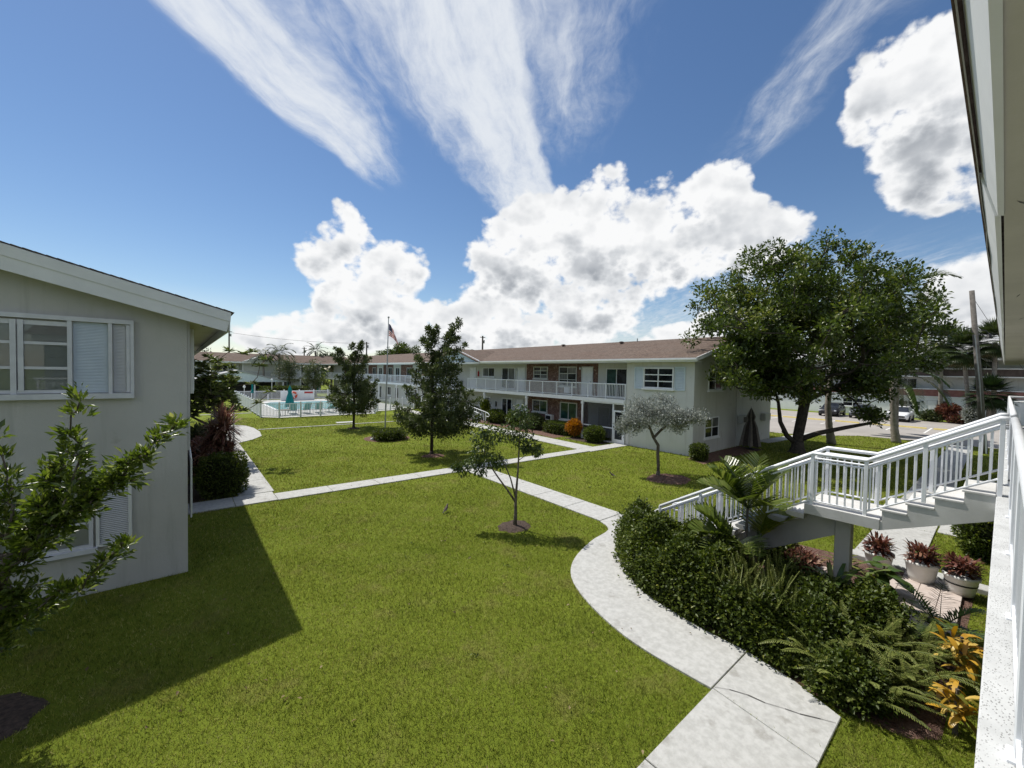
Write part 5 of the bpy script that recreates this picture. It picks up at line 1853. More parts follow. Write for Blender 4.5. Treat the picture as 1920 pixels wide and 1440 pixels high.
wire('long thin wire strung over the far wing', (8.7, 110.0, 12.2), (32.3, 90.4, 10.3), 0.6, 0.03)


# ================================================================ TREES
def np_rng(s):
    return np.random.default_rng(s)


def add_crown(parent, name, parts, mat, **kw):
    return np_obj(name, leaf_mesh(name, parts), mat, parent, **kw)


# ---- big oak behind the stairs
rg = np_rng(21)
OX, OY = 28.2, 7.65
OAK = thing('oak_tree', 'large spreading dark green oak beside the parking lot', 'tree', (OX, OY, 0))
C1 = crown_points(340, (27.7, 7.7, 7.5), (7.2, 5.6, 4.9), rg, 0.48, -0.60, 18, 0.20)
C2 = crown_points(60, (32.3, 4.7, 6.4), (2.8, 2.6, 3.2), rg, 0.5, -0.7, 8, 0.25)
C3 = crown_points(84, (23.2, 8.4, 6.0), (3.4, 1.6, 2.8), rg, 0.6, -0.85, 8, 0.28)
C4 = crown_points(34, (30.8, 5.4, 4.1), (2.8, 2.2, 1.4), rg, 0.6, -0.8, 6, 0.3)
C5 = crown_points(50, (25.6, 7.9, 4.2), (2.6, 1.8, 1.6), rg, 0.6, -0.8, 6, 0.3)
C6 = crown_points(5, (31.6, 5.0, 2.3), (0.7, 0.6, 0.25), rg, 0.6, -0.9, 4, 0.3)
C = np.concatenate([C1, C2, C3, C4, C5, C6])
roofz = np.minimum(5.34 + (C[:, 0] - 20.86) * 0.2547, 5.34 + (33.74 - C[:, 0]) * 0.2547) + 0.75
keep = ~((C[:, 1] > 9.75) & (C[:, 2] < roofz) & (C[:, 0] < 34.4) & (C[:, 0] > 20.0))
keep &= C[:, 2] > 1.75
C = C[keep]
mb = branch_mesh((OX, OY, 0), [(OX, OY, -0.1), (OX - .02, OY + .02, 0.5), (OX + .02, OY, 1.05), (OX + .1, OY - .1, 1.9), (OX + .25, OY - .2, 3.0), (OX + .45, OY - .3, 4.3), (OX + .5, OY - .4, 5.6)], C, 0.27, 0.012, 5, 0.14, 0.65, 0.15, 2.3)
mb.tube([(OX, OY, 0.75), (OX + .8, OY - .8, 1.2), (OX + 2.0, OY - 1.8, 1.55), (OX + 3.1, OY - 2.6, 1.8), (OX + 4.1, OY - 3.2, 2.1)], [0.17, 0.14, 0.115, 0.085, 0.04], 9)
mb.tube([(OX - .02, OY + .02, 0.5), (OX - .45, OY + .45, 1.0), (OX - .8, OY + .7, 1.8), (OX - 1.05, OY + .75, 2.9), (OX - 1.5, OY + .9, 4.0)], [0.17, 0.135, 0.115, 0.085, 0.04], 9)
mb.tube([(OX - .62, OY + .55, 1.22), (OX - .76, OY + .50, 1.32)], [0.12, 0.10], 8)
mb.lathe((OX, OY, -0.02), [(0.56, 0), (0.42, 0.10), (0.33, 0.35), (0.29, 0.7)], 14)
mb.build('trunk', 'bark_oak', OAK, True)
rb = rg.normal(0.02, 0.20, len(C))
add_crown(OAK, 'crown', [clump_leaves(C, rg.uniform(0.40, 0.80, len(C)), 118, 0.215, 0.112, rg, 0.7, 0.35, 0.75, rb)], 'oak_leaf')


# ---- the two dark upright trees on the lawn
def upright_tree(label, base, H, zc, rmax, seed, n=50, lean=(0.0, 0.0), leaders=((0.0, 0.0),), leafn=54, leaf=(0.18, 0.064)):
    rg = np_rng(seed)
    bx, by = base
    T = thing('evergreen_tree', label, 'tree', (bx, by, 0), 'dark upright trees on the lawn')
    shoots, cl, rad, rb = [], [], [], []
    for i in range(n):
        u = (i + 0.5) / n
        ld = leaders[i % len(leaders)]
        a = i * 2.399963 + rg.uniform(-.3, .3)
        zt = zc + (H - zc) * (u ** 1.25) + rg.uniform(-0.2, 0.2)
        k = (zt - zc) / (H - zc)
        r = rmax * (max(0.0, 1 - k) ** 0.95 * rg.uniform(0.62, 1.15) + 0.03) * (0.85 if k < 0.04 else 1)
        tip = np.array([bx + ld[0] * k + lean[0] * k + r * math.cos(a), by + ld[1] * k + lean[1] * k + r * math.sin(a), zt])
        z0 = max(1.2, zt - r * 0.42 - 0.35)
        org = np.array([bx + ld[0] * k * .8, by + ld[1] * k * .8, z0])
        L = np.linalg.norm(tip - org)
        m = max(3, int(L / 0.30))
        for j in range(m + 1):
            s = 0.40 + 0.60 * j / m
            p = org + (tip - org) * s + np.array([0, 0, -0.16 * L * math.sin(math.pi * s)])
            cl.append(p + rg.normal(size=3) * 0.06)
            rad.append(0.34 * (1 - 0.55 * (j / m)) * (0.75 + 0.25 * (1 - k)))
            rb.append((j / m) * 0.10 - 0.05)
        shoots.append(tip)
    cl, rad, rb = np.array(cl), np.array(rad), np.array(rb)
    tr = [(bx, by, -0.05), (bx + .01, by, 0.8), (bx + .02, by + .01, 1.5), (bx + lean[0] * .3, by + lean[1] * .3, 2.6), (bx + lean[0] * .5, by + lean[1] * .5, H * 0.62), (bx + leaders[0][0] + lean[0] * .9, by + leaders[0][1] + lean[1] * .9, H - 0.25)]
    mb = branch_mesh(base, tr, cl[::2], 0.085, 0.010, seed, 0.06, 0.35, 0.1, 2.3)
    mb.lathe((bx, by, -0.02), [(0.17, 0), (0.12, 0.08), (0.09, 0.25)], 10)
    mb.build('trunk', 'bark_dark', T, True)
    add_crown(T, 'crown', [clump_leaves(cl, rad, leafn, leaf[0], leaf[1], rg, 0.75, 0.75, 0.95, rb)], 'dark_leaf')
    return T


upright_tree('dark evergreen tree on the lawn, nearer and taller of the two', (10.24, 19.0), 6.85, 1.75, 2.60, 31, 56, (0.0, 0.0), ((-0.05, 0.1), (0.95, -0.7)))
upright_tree('dark evergreen tree on the lawn between pool fence and flagpole', (10.14, 30.96), 6.35, 1.95, 2.45, 32, 52, (0.0, 0.0), ((0.45, -0.3), (-0.9, 0.75), (-0.2, 0.2)), 52)

# ---- thin sapling in the foreground lawn
rg = np_rng(41)
SP = thing('sapling_tree', 'thin forked sapling in a bare soil ring on the near lawn', 'tree', (7.40, 8.75, 0))
spc = [((7.45, 8.65, 3.35), .22), ((7.35, 8.75, 3.05), .36), ((7.62, 8.55, 3.0), .26), ((7.15, 8.9, 2.75), .30), ((7.55, 8.6, 2.7), .28), ((6.95, 9.1, 2.6), .26), ((7.35, 8.8, 2.55), .26),
       ((6.75, 9.25, 2.75), .26), ((6.55, 9.4, 2.55), .28), ((6.7, 9.3, 2.3), .28), ((6.5, 9.45, 2.1), .26), ((6.85, 9.15, 1.95), .26), ((6.45, 9.5, 1.85), .22), ((7.0, 9.0, 1.85), .2),
       ((6.25, 9.65, 1.65), .20), ((6.6, 9.35, 1.65), .20), ((6.1, 9.75, 1.72), .12), ((7.72, 8.45, 2.35), .20), ((7.85, 8.35, 2.2), .15), ((7.6, 8.55, 2.3), .14)]
C = np.array([c for c, _ in spc])
rad = np.array([r for _, r in spc])
mb = MB()
mb.tube([(7.40, 8.75, -0.05), (7.41, 8.74, 0.35), (7.40, 8.74, 0.8), (7.44, 8.71, 1.6), (7.46, 8.69, 2.4), (7.45, 8.66, 3.35)], [0.062, 0.047, 0.038, 0.026, 0.02, 0.008], 8)
mb.tube([(7.40, 8.74, 0.72), (7.22, 8.88, 1.05), (6.98, 9.06, 1.45), (6.85, 9.18, 1.7), (6.6, 9.35, 2.3)], [0.034, 0.026, 0.022, 0.018, 0.008], 7)
mb.tube([(7.40, 8.74, 0.85), (7.28, 8.84, 1.4), (7.15, 8.92, 1.75), (6.95, 9.08, 2.2)], [0.026, 0.02, 0.016, 0.007], 7)
for (a, b) in (((6.85, 9.18, 1.7), (6.25, 9.65, 1.65)), ((7.44, 8.71, 1.9), (7.85, 8.35, 2.2)), ((7.46, 8.69, 2.4), (7.15, 8.9, 2.8)), ((6.7, 9.3, 2.1), (6.75, 9.25, 2.8)), ((7.46, 8.69, 2.5), (7.65, 8.52, 3.0))):
    mb.tube([a, tuple(np.array(a) * .5 + np.array(b) * .5 + np.array([0, 0, .06])), b], [0.012, 0.009, 0.004], 5)
mb.build('trunk', 'bark_grey', SP, True)
add_crown(SP, 'crown', [clump_leaves(C, rad, 100, 0.125, 0.052, rg, 0.6, -0.35, 0.95)], 'sapling_leaf')

# ---- silver buttonwood
rg = np_rng(43)
SV = thing('silver_tree', 'small silvery grey-leaved tree in front of the long building', 'tree', (16.15, 9.48, 0))
C = np.concatenate([crown_points(95, (16.2, 9.55, 2.55), (1.35, 1.3, 1.0), rg, 0.42, -0.6, 8, 0.2), crown_points(26, (17.2, 8.75, 2.6), (0.85, 0.75, 0.32), rg, 0.6, -0.9, 5, 0.2),
                    crown_points(18, (15.2, 10.35, 2.25), (0.6, 0.6, 0.5), rg, 0.6, -0.9, 5, 0.2)])
mb = branch_mesh((16.15, 9.48, 0), [(16.15, 9.48, -0.05), (16.14, 9.48, 0.5), (16.10, 9.5, 1.0), (16.12, 9.5, 1.35)], C, 0.075, 0.008, 9, 0.05, 0.3, -0.2, 2.2)
mb.lathe((16.15, 9.48, -0.02), [(0.14, 0), (0.10, 0.08), (0.075, 0.25)], 10)
mb.build('trunk', 'bark_grey', SV, True)
add_crown(SV, 'crown', [clump_leaves(C, rg.uniform(0.20, 0.36, len(C)), 95, 0.10, 0.042, rg, 0.8, 0.5, 0.9)], 'silver_leaf')

# ---- shooty tree by the left wall
rg = np_rng(47)
LT = thing('buttonwood_tree', 'leafy tree with long upward shoots in front of the left wall', 'tree', (-1.95, 7.75, 0))
sh = [((-1.35, 7.30, 2.3), (-0.86, 6.95, 3.92), .28), ((-1.30, 7.20, 2.2), (-0.95, 7.0, 3.3), .34), ((-1.2, 7.15, 2.55), (0.02, 6.25, 3.70), .25), ((-1.15, 7.1, 2.5), (-0.35, 6.55, 3.30), .28), ((-1.3, 7.2, 2.4), (-0.62, 6.72, 3.02), .26),
      ((-1.6, 7.5, 2.2), (-1.62, 7.55, 3.45), .30), ((-1.8, 7.6, 2.2), (-2.2, 7.9, 3.7), .32), ((-1.5, 7.4, 1.9), (-1.15, 7.2, 3.0), .36), ((-1.5, 7.4, 1.3), (-0.52, 6.62, 2.25), .20),
      ((-1.8, 7.6, 1.0), (-1.35, 7.25, 1.75), .30), ((-1.85, 7.6, 0.9), (-1.68, 7.5, 1.35), .20), ((-1.8, 7.55, 1.3), (-1.5, 7.3, 1.75), .22), ((-1.7, 7.5, 1.7), (-1.3, 7.2, 2.4), .34),
      ((-2.0, 7.7, 1.5), (-2.6, 8.0, 2.8), .35), ((-2.0, 7.7, 1.5), (-2.5, 7.2, 2.6), .35), ((-2.0, 7.8, 1.3), (-2.1, 8.5, 2.4), .35), ((-1.9, 7.7, 1.1), (-2.3, 7.2, 1.7), .35), ((-1.9, 7.6, 2.0), (-1.9, 7.5, 2.9), .38)]
cl, rad, dirs = [], [], []
for a, b, r in sh:
    a, b = np.array(a), np.array(b)
    L = np.linalg.norm(b - a)
    ax = (b - a) / L
    m = max(4, int(L / 0.16))
    for j in range(m + 1):
        s = j / m
        c = a + (b - a) * s + rg.normal(size=3) * 0.03 + np.array([0, 0, -0.08 * math.sin(math.pi * s)])
        cl.append(c)
        rad.append(0.10)
        dirs.append(ax)
        # side twigs, shorter towards the tip, each ending in a tuft
        for q in range(2 if s < 0.85 else 1):
            sd = unit(rg.normal(size=3) - ax * 0.2)
            tl = r * 1.12 * (1 - 0.70 * s ** 1.3) * rg.uniform(0.35, 1.15)
            d_ = unit(ax * 0.75 + sd * 0.9 + np.array([0, 0, 0.25]))
            for w_ in (0.45, 0.75, 1.0):
                cl.append(c + d_ * tl * w_ + rg.normal(size=3) * 0.015)
                rad.append(0.075 if w_ < 1 else 0.095)
                dirs.append(d_)
cl, rad, dirs = np.array(cl), np.array(rad), np.array(dirs)
mb = branch_mesh((-1.95, 7.75, 0), [(-1.95, 7.75, -0.05), (-1.93, 7.72, 0.4), (-1.88, 7.66, 0.9), (-1.75, 7.55, 1.5), (-1.55, 7.4, 2.1)], cl[::2], 0.09, 0.007, 12, 0.03, 0.25, 0.1, 2.3)
mb.build('trunk', 'bark_grey', LT, True)
idx = np.repeat(np.arange(len(cl)), 11)
o = unit(rg.normal(size=(len(idx), 3)))
P = cl[idx] + o * (rg.random(len(idx)) ** 0.55)[:, None] * rad[idx][:, None]
D = o * 0.85 + dirs[idx] * 0.75 + np.array([0, 0, 0.25]) + rg.normal(size=(len(idx), 3)) * 0.3
sz = rg.uniform(0.45, 1.35, len(idx))
add_crown(LT, 'crown', [leaf_arrays(P, D, 0.105 * sz, 0.038 * sz, 0.3, None, np.clip(rg.normal(.42, .24, len(idx)), 0, 1), rg)], 'buttonwood_leaf')

# ---- plumeria by the left building: stubby branches with rosettes
rg = np_rng(53)
PL = thing('plumeria_tree', 'plumeria with stubby branches and leaf rosettes beside the left building', 'tree', (0.95, 23.3, 0))
tips = [(0.67, 23.69, 4.50), (1.24, 23.23, 4.75), (1.81, 22.78, 5.15), (2.28, 22.38, 5.02), (2.66, 22.07, 5.15), (3.14, 21.67, 4.80), (1.99, 22.58, 4.13), (2.56, 22.09, 3.65), (0.95, 23.42, 3.61), (0.66, 23.62, 2.62), (1.23, 23.17, 3.13), (2.85, 21.83, 2.8), (2.27, 22.29, 2.41), (3.23, 21.53, 3.3), (2.9, 21.9, 4.5)]
more = crown_points(190, (1.05, 23.3, 3.3), (1.15, 1.6, 1.45), rg, 0.45, -0.9, 7, 0.2)
tips = np.concatenate([np.array(tips), more])
tips = tips[tips[:, 0] > 0.25]
mb = branch_mesh((0.95, 23.3, 0), [(0.95, 23.3, -0.05), (0.95, 23.3, 0.5), (1.0, 23.3, 1.1), (1.1, 23.2, 1.7)], tips, 0.10, 0.016, 13, 0.05, 0.4, 0.25, 2.3)
mb.build('trunk', 'bark_grey', PL, True)
idx = np.repeat(np.arange(len(tips)), 20)
a = rg.uniform(0, 2 * math.pi, len(idx))
D = np.stack([np.cos(a), np.sin(a), rg.uniform(-0.15, 0.9, len(idx))], 1)
add_crown(PL, 'crown', [leaf_arrays(tips[idx], D, rg.uniform(.24, .40, len(idx)), rg.uniform(.07, .10, len(idx)), 0.2, None, np.clip(rg.normal(.5, .25, len(idx)), 0, 1), rg)], 'plumeria_leaf')


def shrub(name, label, c, r, nleaf, leaf, mat, seed, cat='shrub', core=0.82, group=None, box=0.0, stem=False, thick=0.22, top=None, power=2.0):
    """rounded bush: solid dark core added to block light, and a shell of leaves; box > 0 squares it off"""
    rg = np_rng(seed)
    T = thing(name, label, cat, (c[0], c[1], 0), group)
    c, r = np.array(c, float), np.array(r, float)
    d = unit(rg.normal(size=(nleaf, 3)))
    pw = 2.0 + box * 6
    s = 1.0 / (np.abs(d) ** pw).sum(1) ** (1 / pw)
    lum = 1 + 0.10 * np.sin(d[:, 0] * 7 + seed) * np.sin(d[:, 1] * 6 + seed * 2) + 0.06 * np.sin(d[:, 2] * 11 + d[:, 0] * 9)
    u = 1 - thick * rg.random(nleaf) ** 1.6
    P = c + d * (s * u * lum)[:, None] * r
    P[:, 2] = np.maximum(P[:, 2], 0.03)
    D = d * 0.8 + np.array([0, 0, 0.45]) + rg.normal(size=(nleaf, 3)) * 0.55
    sz = rg.uniform(0.7, 1.3, nleaf)
    add_crown(T, 'foliage', [leaf_arrays(P, D, leaf[0] * sz, leaf[1] * sz, 0.25, None, np.clip(rg.normal(.45, .22, nleaf), 0, 1), rg)], mat)
    # solid dark core, added to keep light from passing through the bush
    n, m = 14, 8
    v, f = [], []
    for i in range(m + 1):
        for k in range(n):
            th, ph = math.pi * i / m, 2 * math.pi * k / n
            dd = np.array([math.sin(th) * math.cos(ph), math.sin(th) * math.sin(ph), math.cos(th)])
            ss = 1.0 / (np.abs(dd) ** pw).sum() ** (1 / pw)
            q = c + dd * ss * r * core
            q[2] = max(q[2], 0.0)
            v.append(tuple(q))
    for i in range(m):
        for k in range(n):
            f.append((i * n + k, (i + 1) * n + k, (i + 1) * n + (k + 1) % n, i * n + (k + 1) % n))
    MB().add(v, f).build('dark_core', 'hedge_core', T, True)
    if stem:
        MB().tube([(c[0], c[1], 0), (c[0] + .02, c[1], c[2])], [0.05, 0.03], 7).build('stem', 'bark_grey', T)
    return T


shrub('clipped_bush', 'clipped dark green bush at the corner of the left path', (1.18, 16.95, 0.68), (0.68, 0.55, 0.72), 6500, (0.07, 0.04), 'hedge_leaf', 61, 'bush', box=0.35)

# red cordyline behind the clipped bush
rg = np_rng(63)
CD = thing('cordyline_plant', 'reddish strap-leaved cordyline rising behind the clipped bush', 'plant', (1.2, 18.35, 0))
parts = []
for (hx, hy, hz, n, L) in ((1.30, 18.30, 2.15, 420, 0.95), (1.15, 18.40, 1.60, 260, 0.75), (0.95, 18.55, 1.75, 160, 0.75), (1.45, 18.2, 1.25, 220, 0.62), (1.05, 18.3, 1.0, 160, 0.6), (0.75, 18.7, 1.25, 120, 0.6)):
    a = rg.uniform(0, 2 * math.pi, n)
    e = rg.uniform(-0.2, 1.55, n)
    D = np.stack([np.cos(a) * np.cos(e), np.sin(a) * np.cos(e), np.sin(e)], 1)
    P = np.array([hx, hy, hz]) + rg.normal(size=(n, 3)) * np.array([.05, .05, .14])
    parts.append(blade_strip(P, D, rg.uniform(.6, 1.0, n) * L, 0.042, 0.75, 4, np.clip(rg.normal(.5, .25, n), 0, 1), rg))
add_crown(CD, 'crown', parts, 'cordyline_leaf')
mb = MB()
for (a, b) in (((1.2, 18.35, 0), (1.36, 18.3, 2.3)), ((1.15, 18.4, 0), (1.15, 18.45, 1.6)), ((1.1, 18.4, 0), (0.95, 18.6, 1.8)), ((1.2, 18.3, 0), (1.45, 18.2, 1.2)), ((1.1, 18.35, 0), (0.75, 18.7, 1.3))):
    mb.tube([a, tuple((np.array(a) + np.array(b)) / 2 + np.array([.03, 0, 0])), b], [0.035, 0.03, 0.02], 6)
mb.build('trunk', 'bark_grey', CD, True)
shrub('dark_bush', 'dark purple-leaved bush under the plumeria', (0.75, 20.9, 0.7), (0.55, 0.6, 0.75), 1800, (0.16, 0.07), 'cordyline_leaf', 64, 'bush', thick=0.4)
shrub('dark_bush', 'dark green bush below the plumeria branches', (0.8, 22.2, 0.9), (0.6, 0.8, 0.9), 2200, (0.18, 0.08), 'dark_leaf', 65, 'bush', thick=0.4)

# ---- ring hedge at the flagpole, bushes along the long building
shrub('ring_hedge', 'low clipped hedge round the foot of the flagpole', (10.35, 24.75, 0.30), (0.95, 0.80, 0.36), 4200, (0.08, 0.05), 'hedge_leaf', 66, 'hedge', box=0.4)
MB().lathe((9.35, 25.05, 0.0), [(0.11, 0), (0.13, 0.05), (0.10, 0.13), (0.03, 0.17)], 10).build('garden_light', 'lamp_glass', None, True, 'small pale garden light beside the flagpole hedge', 'garden light')
shrub('croton_bush', 'bright orange croton bush beside the porch post', (21.05, 18.75, 0.72), (0.50, 0.50, 0.50), 1500, (0.17, 0.07), 'croton_orange', 67, 'bush', thick=0.5, stem=True, core=0.55)
shrub('porch_bush', 'rounded green bush in front of the screened porch', (20.75, 16.75, 0.52), (0.62, 0.72, 0.54), 3200, (0.10, 0.055), 'hedge_leaf', 68, 'bush')
shrub('corner_bush', 'small clipped bush at the corner of the long building', (21.0, 10.05, 0.42), (0.42, 0.42, 0.44), 2400, (0.07, 0.045), 'hedge_leaf', 69, 'bush', box=0.2)
shrub('low_hedge', 'low clipped hedge under the green curtained window', (21.4, 20.6, 0.42), (0.55, 1.25, 0.46), 4200, (0.085, 0.05), 'hedge_leaf', 70, 'hedge', box=0.5)
shrub('dark_bush', 'dark flowering bush under the small ground-floor window', (21.5, 23.3, 0.62), (0.6, 1.0, 0.62), 2600, (0.12, 0.06), 'dark_leaf', 71, 'bush', thick=0.35)
shrub('dark_bush', 'round bush between the flowering bush and the glass door', (21.4, 25.5, 0.62), (0.65, 0.9, 0.6), 2400, (0.11, 0.06), 'hedge_leaf', 72, 'bush')
shrub('dark_bush', 'wide clipped bush before the ground-floor glass door', (21.3, 28.0, 0.58), (0.7, 1.2, 0.58), 3200, (0.11, 0.06), 'hedge_leaf', 73, 'bush')
shrub('lime_shrub', 'lime green leafy shrub standing above the bushes', (21.5, 29.9, 1.25), (0.36, 0.40, 0.62), 420, (0.26, 0.11), 'hedge_lime', 74, 'shrub', thick=0.7, core=0.3, stem=True)
shrub('dark_bush', 'dark bush with reddish blooms beside the handrail', (21.4, 31.6, 0.6), (0.6, 0.9, 0.6), 1800, (0.12, 0.06), 'dark_leaf', 75, 'bush', thick=0.4)

# ---- pool planting and trees beyond
shrub('pool_hedge', 'long clipped hedge behind the pool board', (12.0, 66.5, 0.85), (3.2, 0.6, 0.95), 4200, (0.16, 0.09), 'hedge_leaf', 76, 'hedge', box=0.5)


def round_tree(name, label, base, c, r, n, leaf, mat, seed, nl=70, rad=0.5, tr=0.12, group=None, bark='bark_grey', low=-0.6):
    rg = np_rng(seed)
    T = thing(name, label, 'tree', (base[0], base[1], 0), group)
    C = crown_points(n, c, r, rg, 0.45, low, 9, 0.22)
    tz = c[2] - r[2] * 0.7
    mb = branch_mesh(base, [(base[0], base[1], -0.05), (base[0], base[1], tz * .5), ((base[0] + c[0]) / 2, (base[1] + c[1]) / 2, max(tz, .6)), (c[0], c[1], c[2] - r[2] * .2)], C, tr, 0.02, seed, 0.1, 0.8, 0.1, 2.2)
    mb.build('trunk', bark, T, True)
    add_crown(T, 'crown', [clump_leaves(C, rg.uniform(.7, 1.2, len(C)) * rad, nl, leaf[0], leaf[1], rg, .7, .35, .85, rg.normal(0, .12, len(C)))], mat)
    return T


round_tree('olive_tree', 'grey-green bushy tree behind the pool board', (13.6, 71.5), (13.4, 71.8, 3.7), (2.3, 2.0, 2.3), 60, (0.22, 0.08), 'fan_leaf', 81, 60, 0.6)
round_tree('dark_tree', 'dark narrow tree in front of the far wing', (16.2, 68.3), (16.2, 68.3, 2.9), (1.6, 1.4, 2.6), 45, (0.30, 0.09), 'dark_leaf', 82, 50, 0.6)
round_tree('broadleaf_tree', 'broad green tree top rising behind the brown roof', (39.0, 88.0), (39.0, 88.0, 7.3), (5.0, 4.0, 2.9), 120, (0.40, 0.22), 'oak_leaf', 83, 70, 1.0, 0.3)
round_tree('distant_tree', 'low dark tree top beside the royal palm', (26.5, 96.0), (26.5, 96.0, 5.6), (4.0, 3.0, 2.0), 60, (0.4, 0.2), 'far_leaf', 84, 50, 0.9, 0.25)
round_tree('distant_tree', 'low dark tree top behind the far wing near the flagpole', (47.0, 100.0), (47.0, 100.0, 6.0), (6.0, 4.0, 2.0), 60, (0.4, 0.2), 'far_leaf', 85, 50, 1.0, 0.25)
round_tree('distant_tree', 'low dark tree top left of the pool shelter', (2.0, 97.0), (2.0, 97.0, 5.0), (7.0, 4.0, 2.6), 60, (0.4, 0.2), 'far_leaf', 86, 50, 1.0, 0.25)
# distant belt of trees on the horizon: reads as one mass
rg = np_rng(87)
n = 1500
ang = rg.uniform(-0.7, 2.3, n)
dist = rg.uniform(150, 320, n)
C = np.stack([np.sin(ang) * dist, np.cos(ang) * dist, rg.uniform(0.5, 6.5, n) * (0.5 + 0.5 * np.sin(ang * 23) ** 2)], 1)
np_obj('treeline', leaf_mesh('treeline', [clump_leaves(C, rg.uniform(2.0, 4.0, n), 26, 1.6, 0.9, rg)]), 'far_leaf', None, label='distant dark line of trees on the horizon', kind='stuff')


# ================================================================ PALMS
def frond(rg, p0, az, el, L, droop, nl, ll, lw, vee=0.6, lrnd=0.5, hang=0.35, seg=9):
    """rachis points and leaflet triangles for one feather leaf"""
    d = np.array([math.cos(az) * math.cos(el), math.sin(az) * math.cos(el), math.sin(el)])
    pts = [np.array(p0, float)]
    dirs = []
    for s in range(seg):
        dirs.append(d)
        pts.append(pts[-1] + d * L / seg)
        d = d + np.array([0, 0, -1.0]) * droop / seg * (0.5 + s / seg)
        d /= np.linalg.norm(d)
    dirs.append(d)
    pts = np.array(pts)
    dirs = np.array(dirs)
    u = np.linspace(0.16, 1.0, nl)
    x = u * seg
    i = np.minimum(x.astype(int), seg - 1)
    fr = (x - i)[:, None]
    P = pts[i] * (1 - fr) + pts[i + 1] * fr
    T = unit(dirs[i] * (1 - fr) + dirs[i + 1] * fr)
    S = unit(np.cross(T, np.array([0, 0, 1.0])))
    N = unit(np.cross(S, T))
    out = []
    ln = ll * np.sin(np.pi * (0.12 + 0.80 * u)) ** 0.7
    for s in (-1, 1):
        D = unit(S * s * 1.0 + T * (0.35 + 0.75 * u)[:, None] + N * (vee - 0.2 * u)[:, None] + rg.normal(size=P.shape) * 0.06)
        out.append(blade_strip(P, D, ln, lw, hang + rg.random(nl) * 0.2, 3, np.clip(rg.normal(lrnd, .18, nl), 0, 1), rg, 0.5))
    return pts, out


def feather_palm(T, rg, top, n, L, el0, el1, droop, nl, ll, lw, mat, stem_r=0.02, lime=None, vee=0.6, hang=0.35, fr_az=None):
    for k in range(n):
        az = (k * 2.399963 + rg.uniform(-.2, .2)) if fr_az is None else fr_az[k]
        e = el1 + (el0 - el1) * (k / max(1, n - 1)) ** 0.8
        pts, parts = frond(rg, top, az, e, L * rg.uniform(.85, 1.1), droop * rg.uniform(.8, 1.2), nl, ll, lw, vee, 0.45, hang)
        mt = lime if (lime and k % 4 == 1) else mat
        fo = np_obj('frond', leaf_mesh('frond', parts), mt, T)
        MB().tube([tuple(p) for p in pts], [stem_r * (1 - 0.8 * i / (len(pts) - 1)) for i in range(len(pts))], 5).build('rachis', mt, fo)


def ring_trunk(T, pts, radii, mat='palm_bark', n=12):
    """palm trunk with leaf-scar rings"""
    P, Rr = [], []
    for i in range(len(pts) - 1):
        a, b = np.array(pts[i]), np.array(pts[i + 1])
        m = max(2, int(np.linalg.norm(b - a) / 0.16))
        for j in range(m):
            u = j / m
            P.append(tuple(a + (b - a) * u))
            Rr.append((radii[i] + (radii[i + 1] - radii[i]) * u) * (1.06 if j % 2 else 0.97))
    P.append(tuple(pts[-1]))
    Rr.append(radii[-1])
    MB().tube(P, Rr, n).build('trunk', mat, T, True)


# coconut palms rising through the oak
rg = np_rng(91)
T = thing('coconut_palm', 'coconut palm with pale trunk just right of the oak trunk', 'palm', (34.0, 7.3, 0), 'coconut palms by the oak')
ring_trunk(T, [(34.0, 7.3, 0), (33.9, 7.45, 1.2), (33.8, 7.55, 2.6), (33.9, 7.4, 6.0), (34.6, 6.7, 9.4)], [0.27, 0.20, 0.17, 0.14, 0.12])
feather_palm(T, rg, (34.6, 6.7, 9.4), 11, 3.6, -0.5, 1.2, 1.6, 64, 0.75, 0.055, 'palm_leaf', 0.045)
rg = np_rng(92)
T = thing('coconut_palm', 'coconut palm with pale trunk in front of the white car', 'palm', (38.7, 4.75, 0), 'coconut palms by the oak')
ring_trunk(T, [(38.75, 4.7, 0), (38.68, 4.85, 1.2), (38.6, 4.95, 2.8), (38.7, 4.9, 6.5), (38.9, 4.9, 10.4)], [0.28, 0.20, 0.17, 0.15, 0.13])
feather_palm(T, rg, (38.9, 4.9, 10.4), 15, 3.3, -0.6, 1.2, 1.7, 70, 0.85, 0.06, 'palm_leaf', 0.05)
rg = np_rng(93)
T = thing('coconut_palm', 'low coconut palm with drooping fronds right of the oak crown', 'palm', (43.3, 5.35, 0), 'coconut palms by the oak')
ring_trunk(T, [(43.3, 5.35, 0), (43.2, 5.35, 2.0), (43.0, 5.3, 4.8)], [0.22, 0.17, 0.13])
feather_palm(T, rg, (43.0, 5.3, 4.8), 14, 3.9, -0.3, 1.25, 1.9, 80, 0.9, 0.07, 'palm_leaf', 0.03)


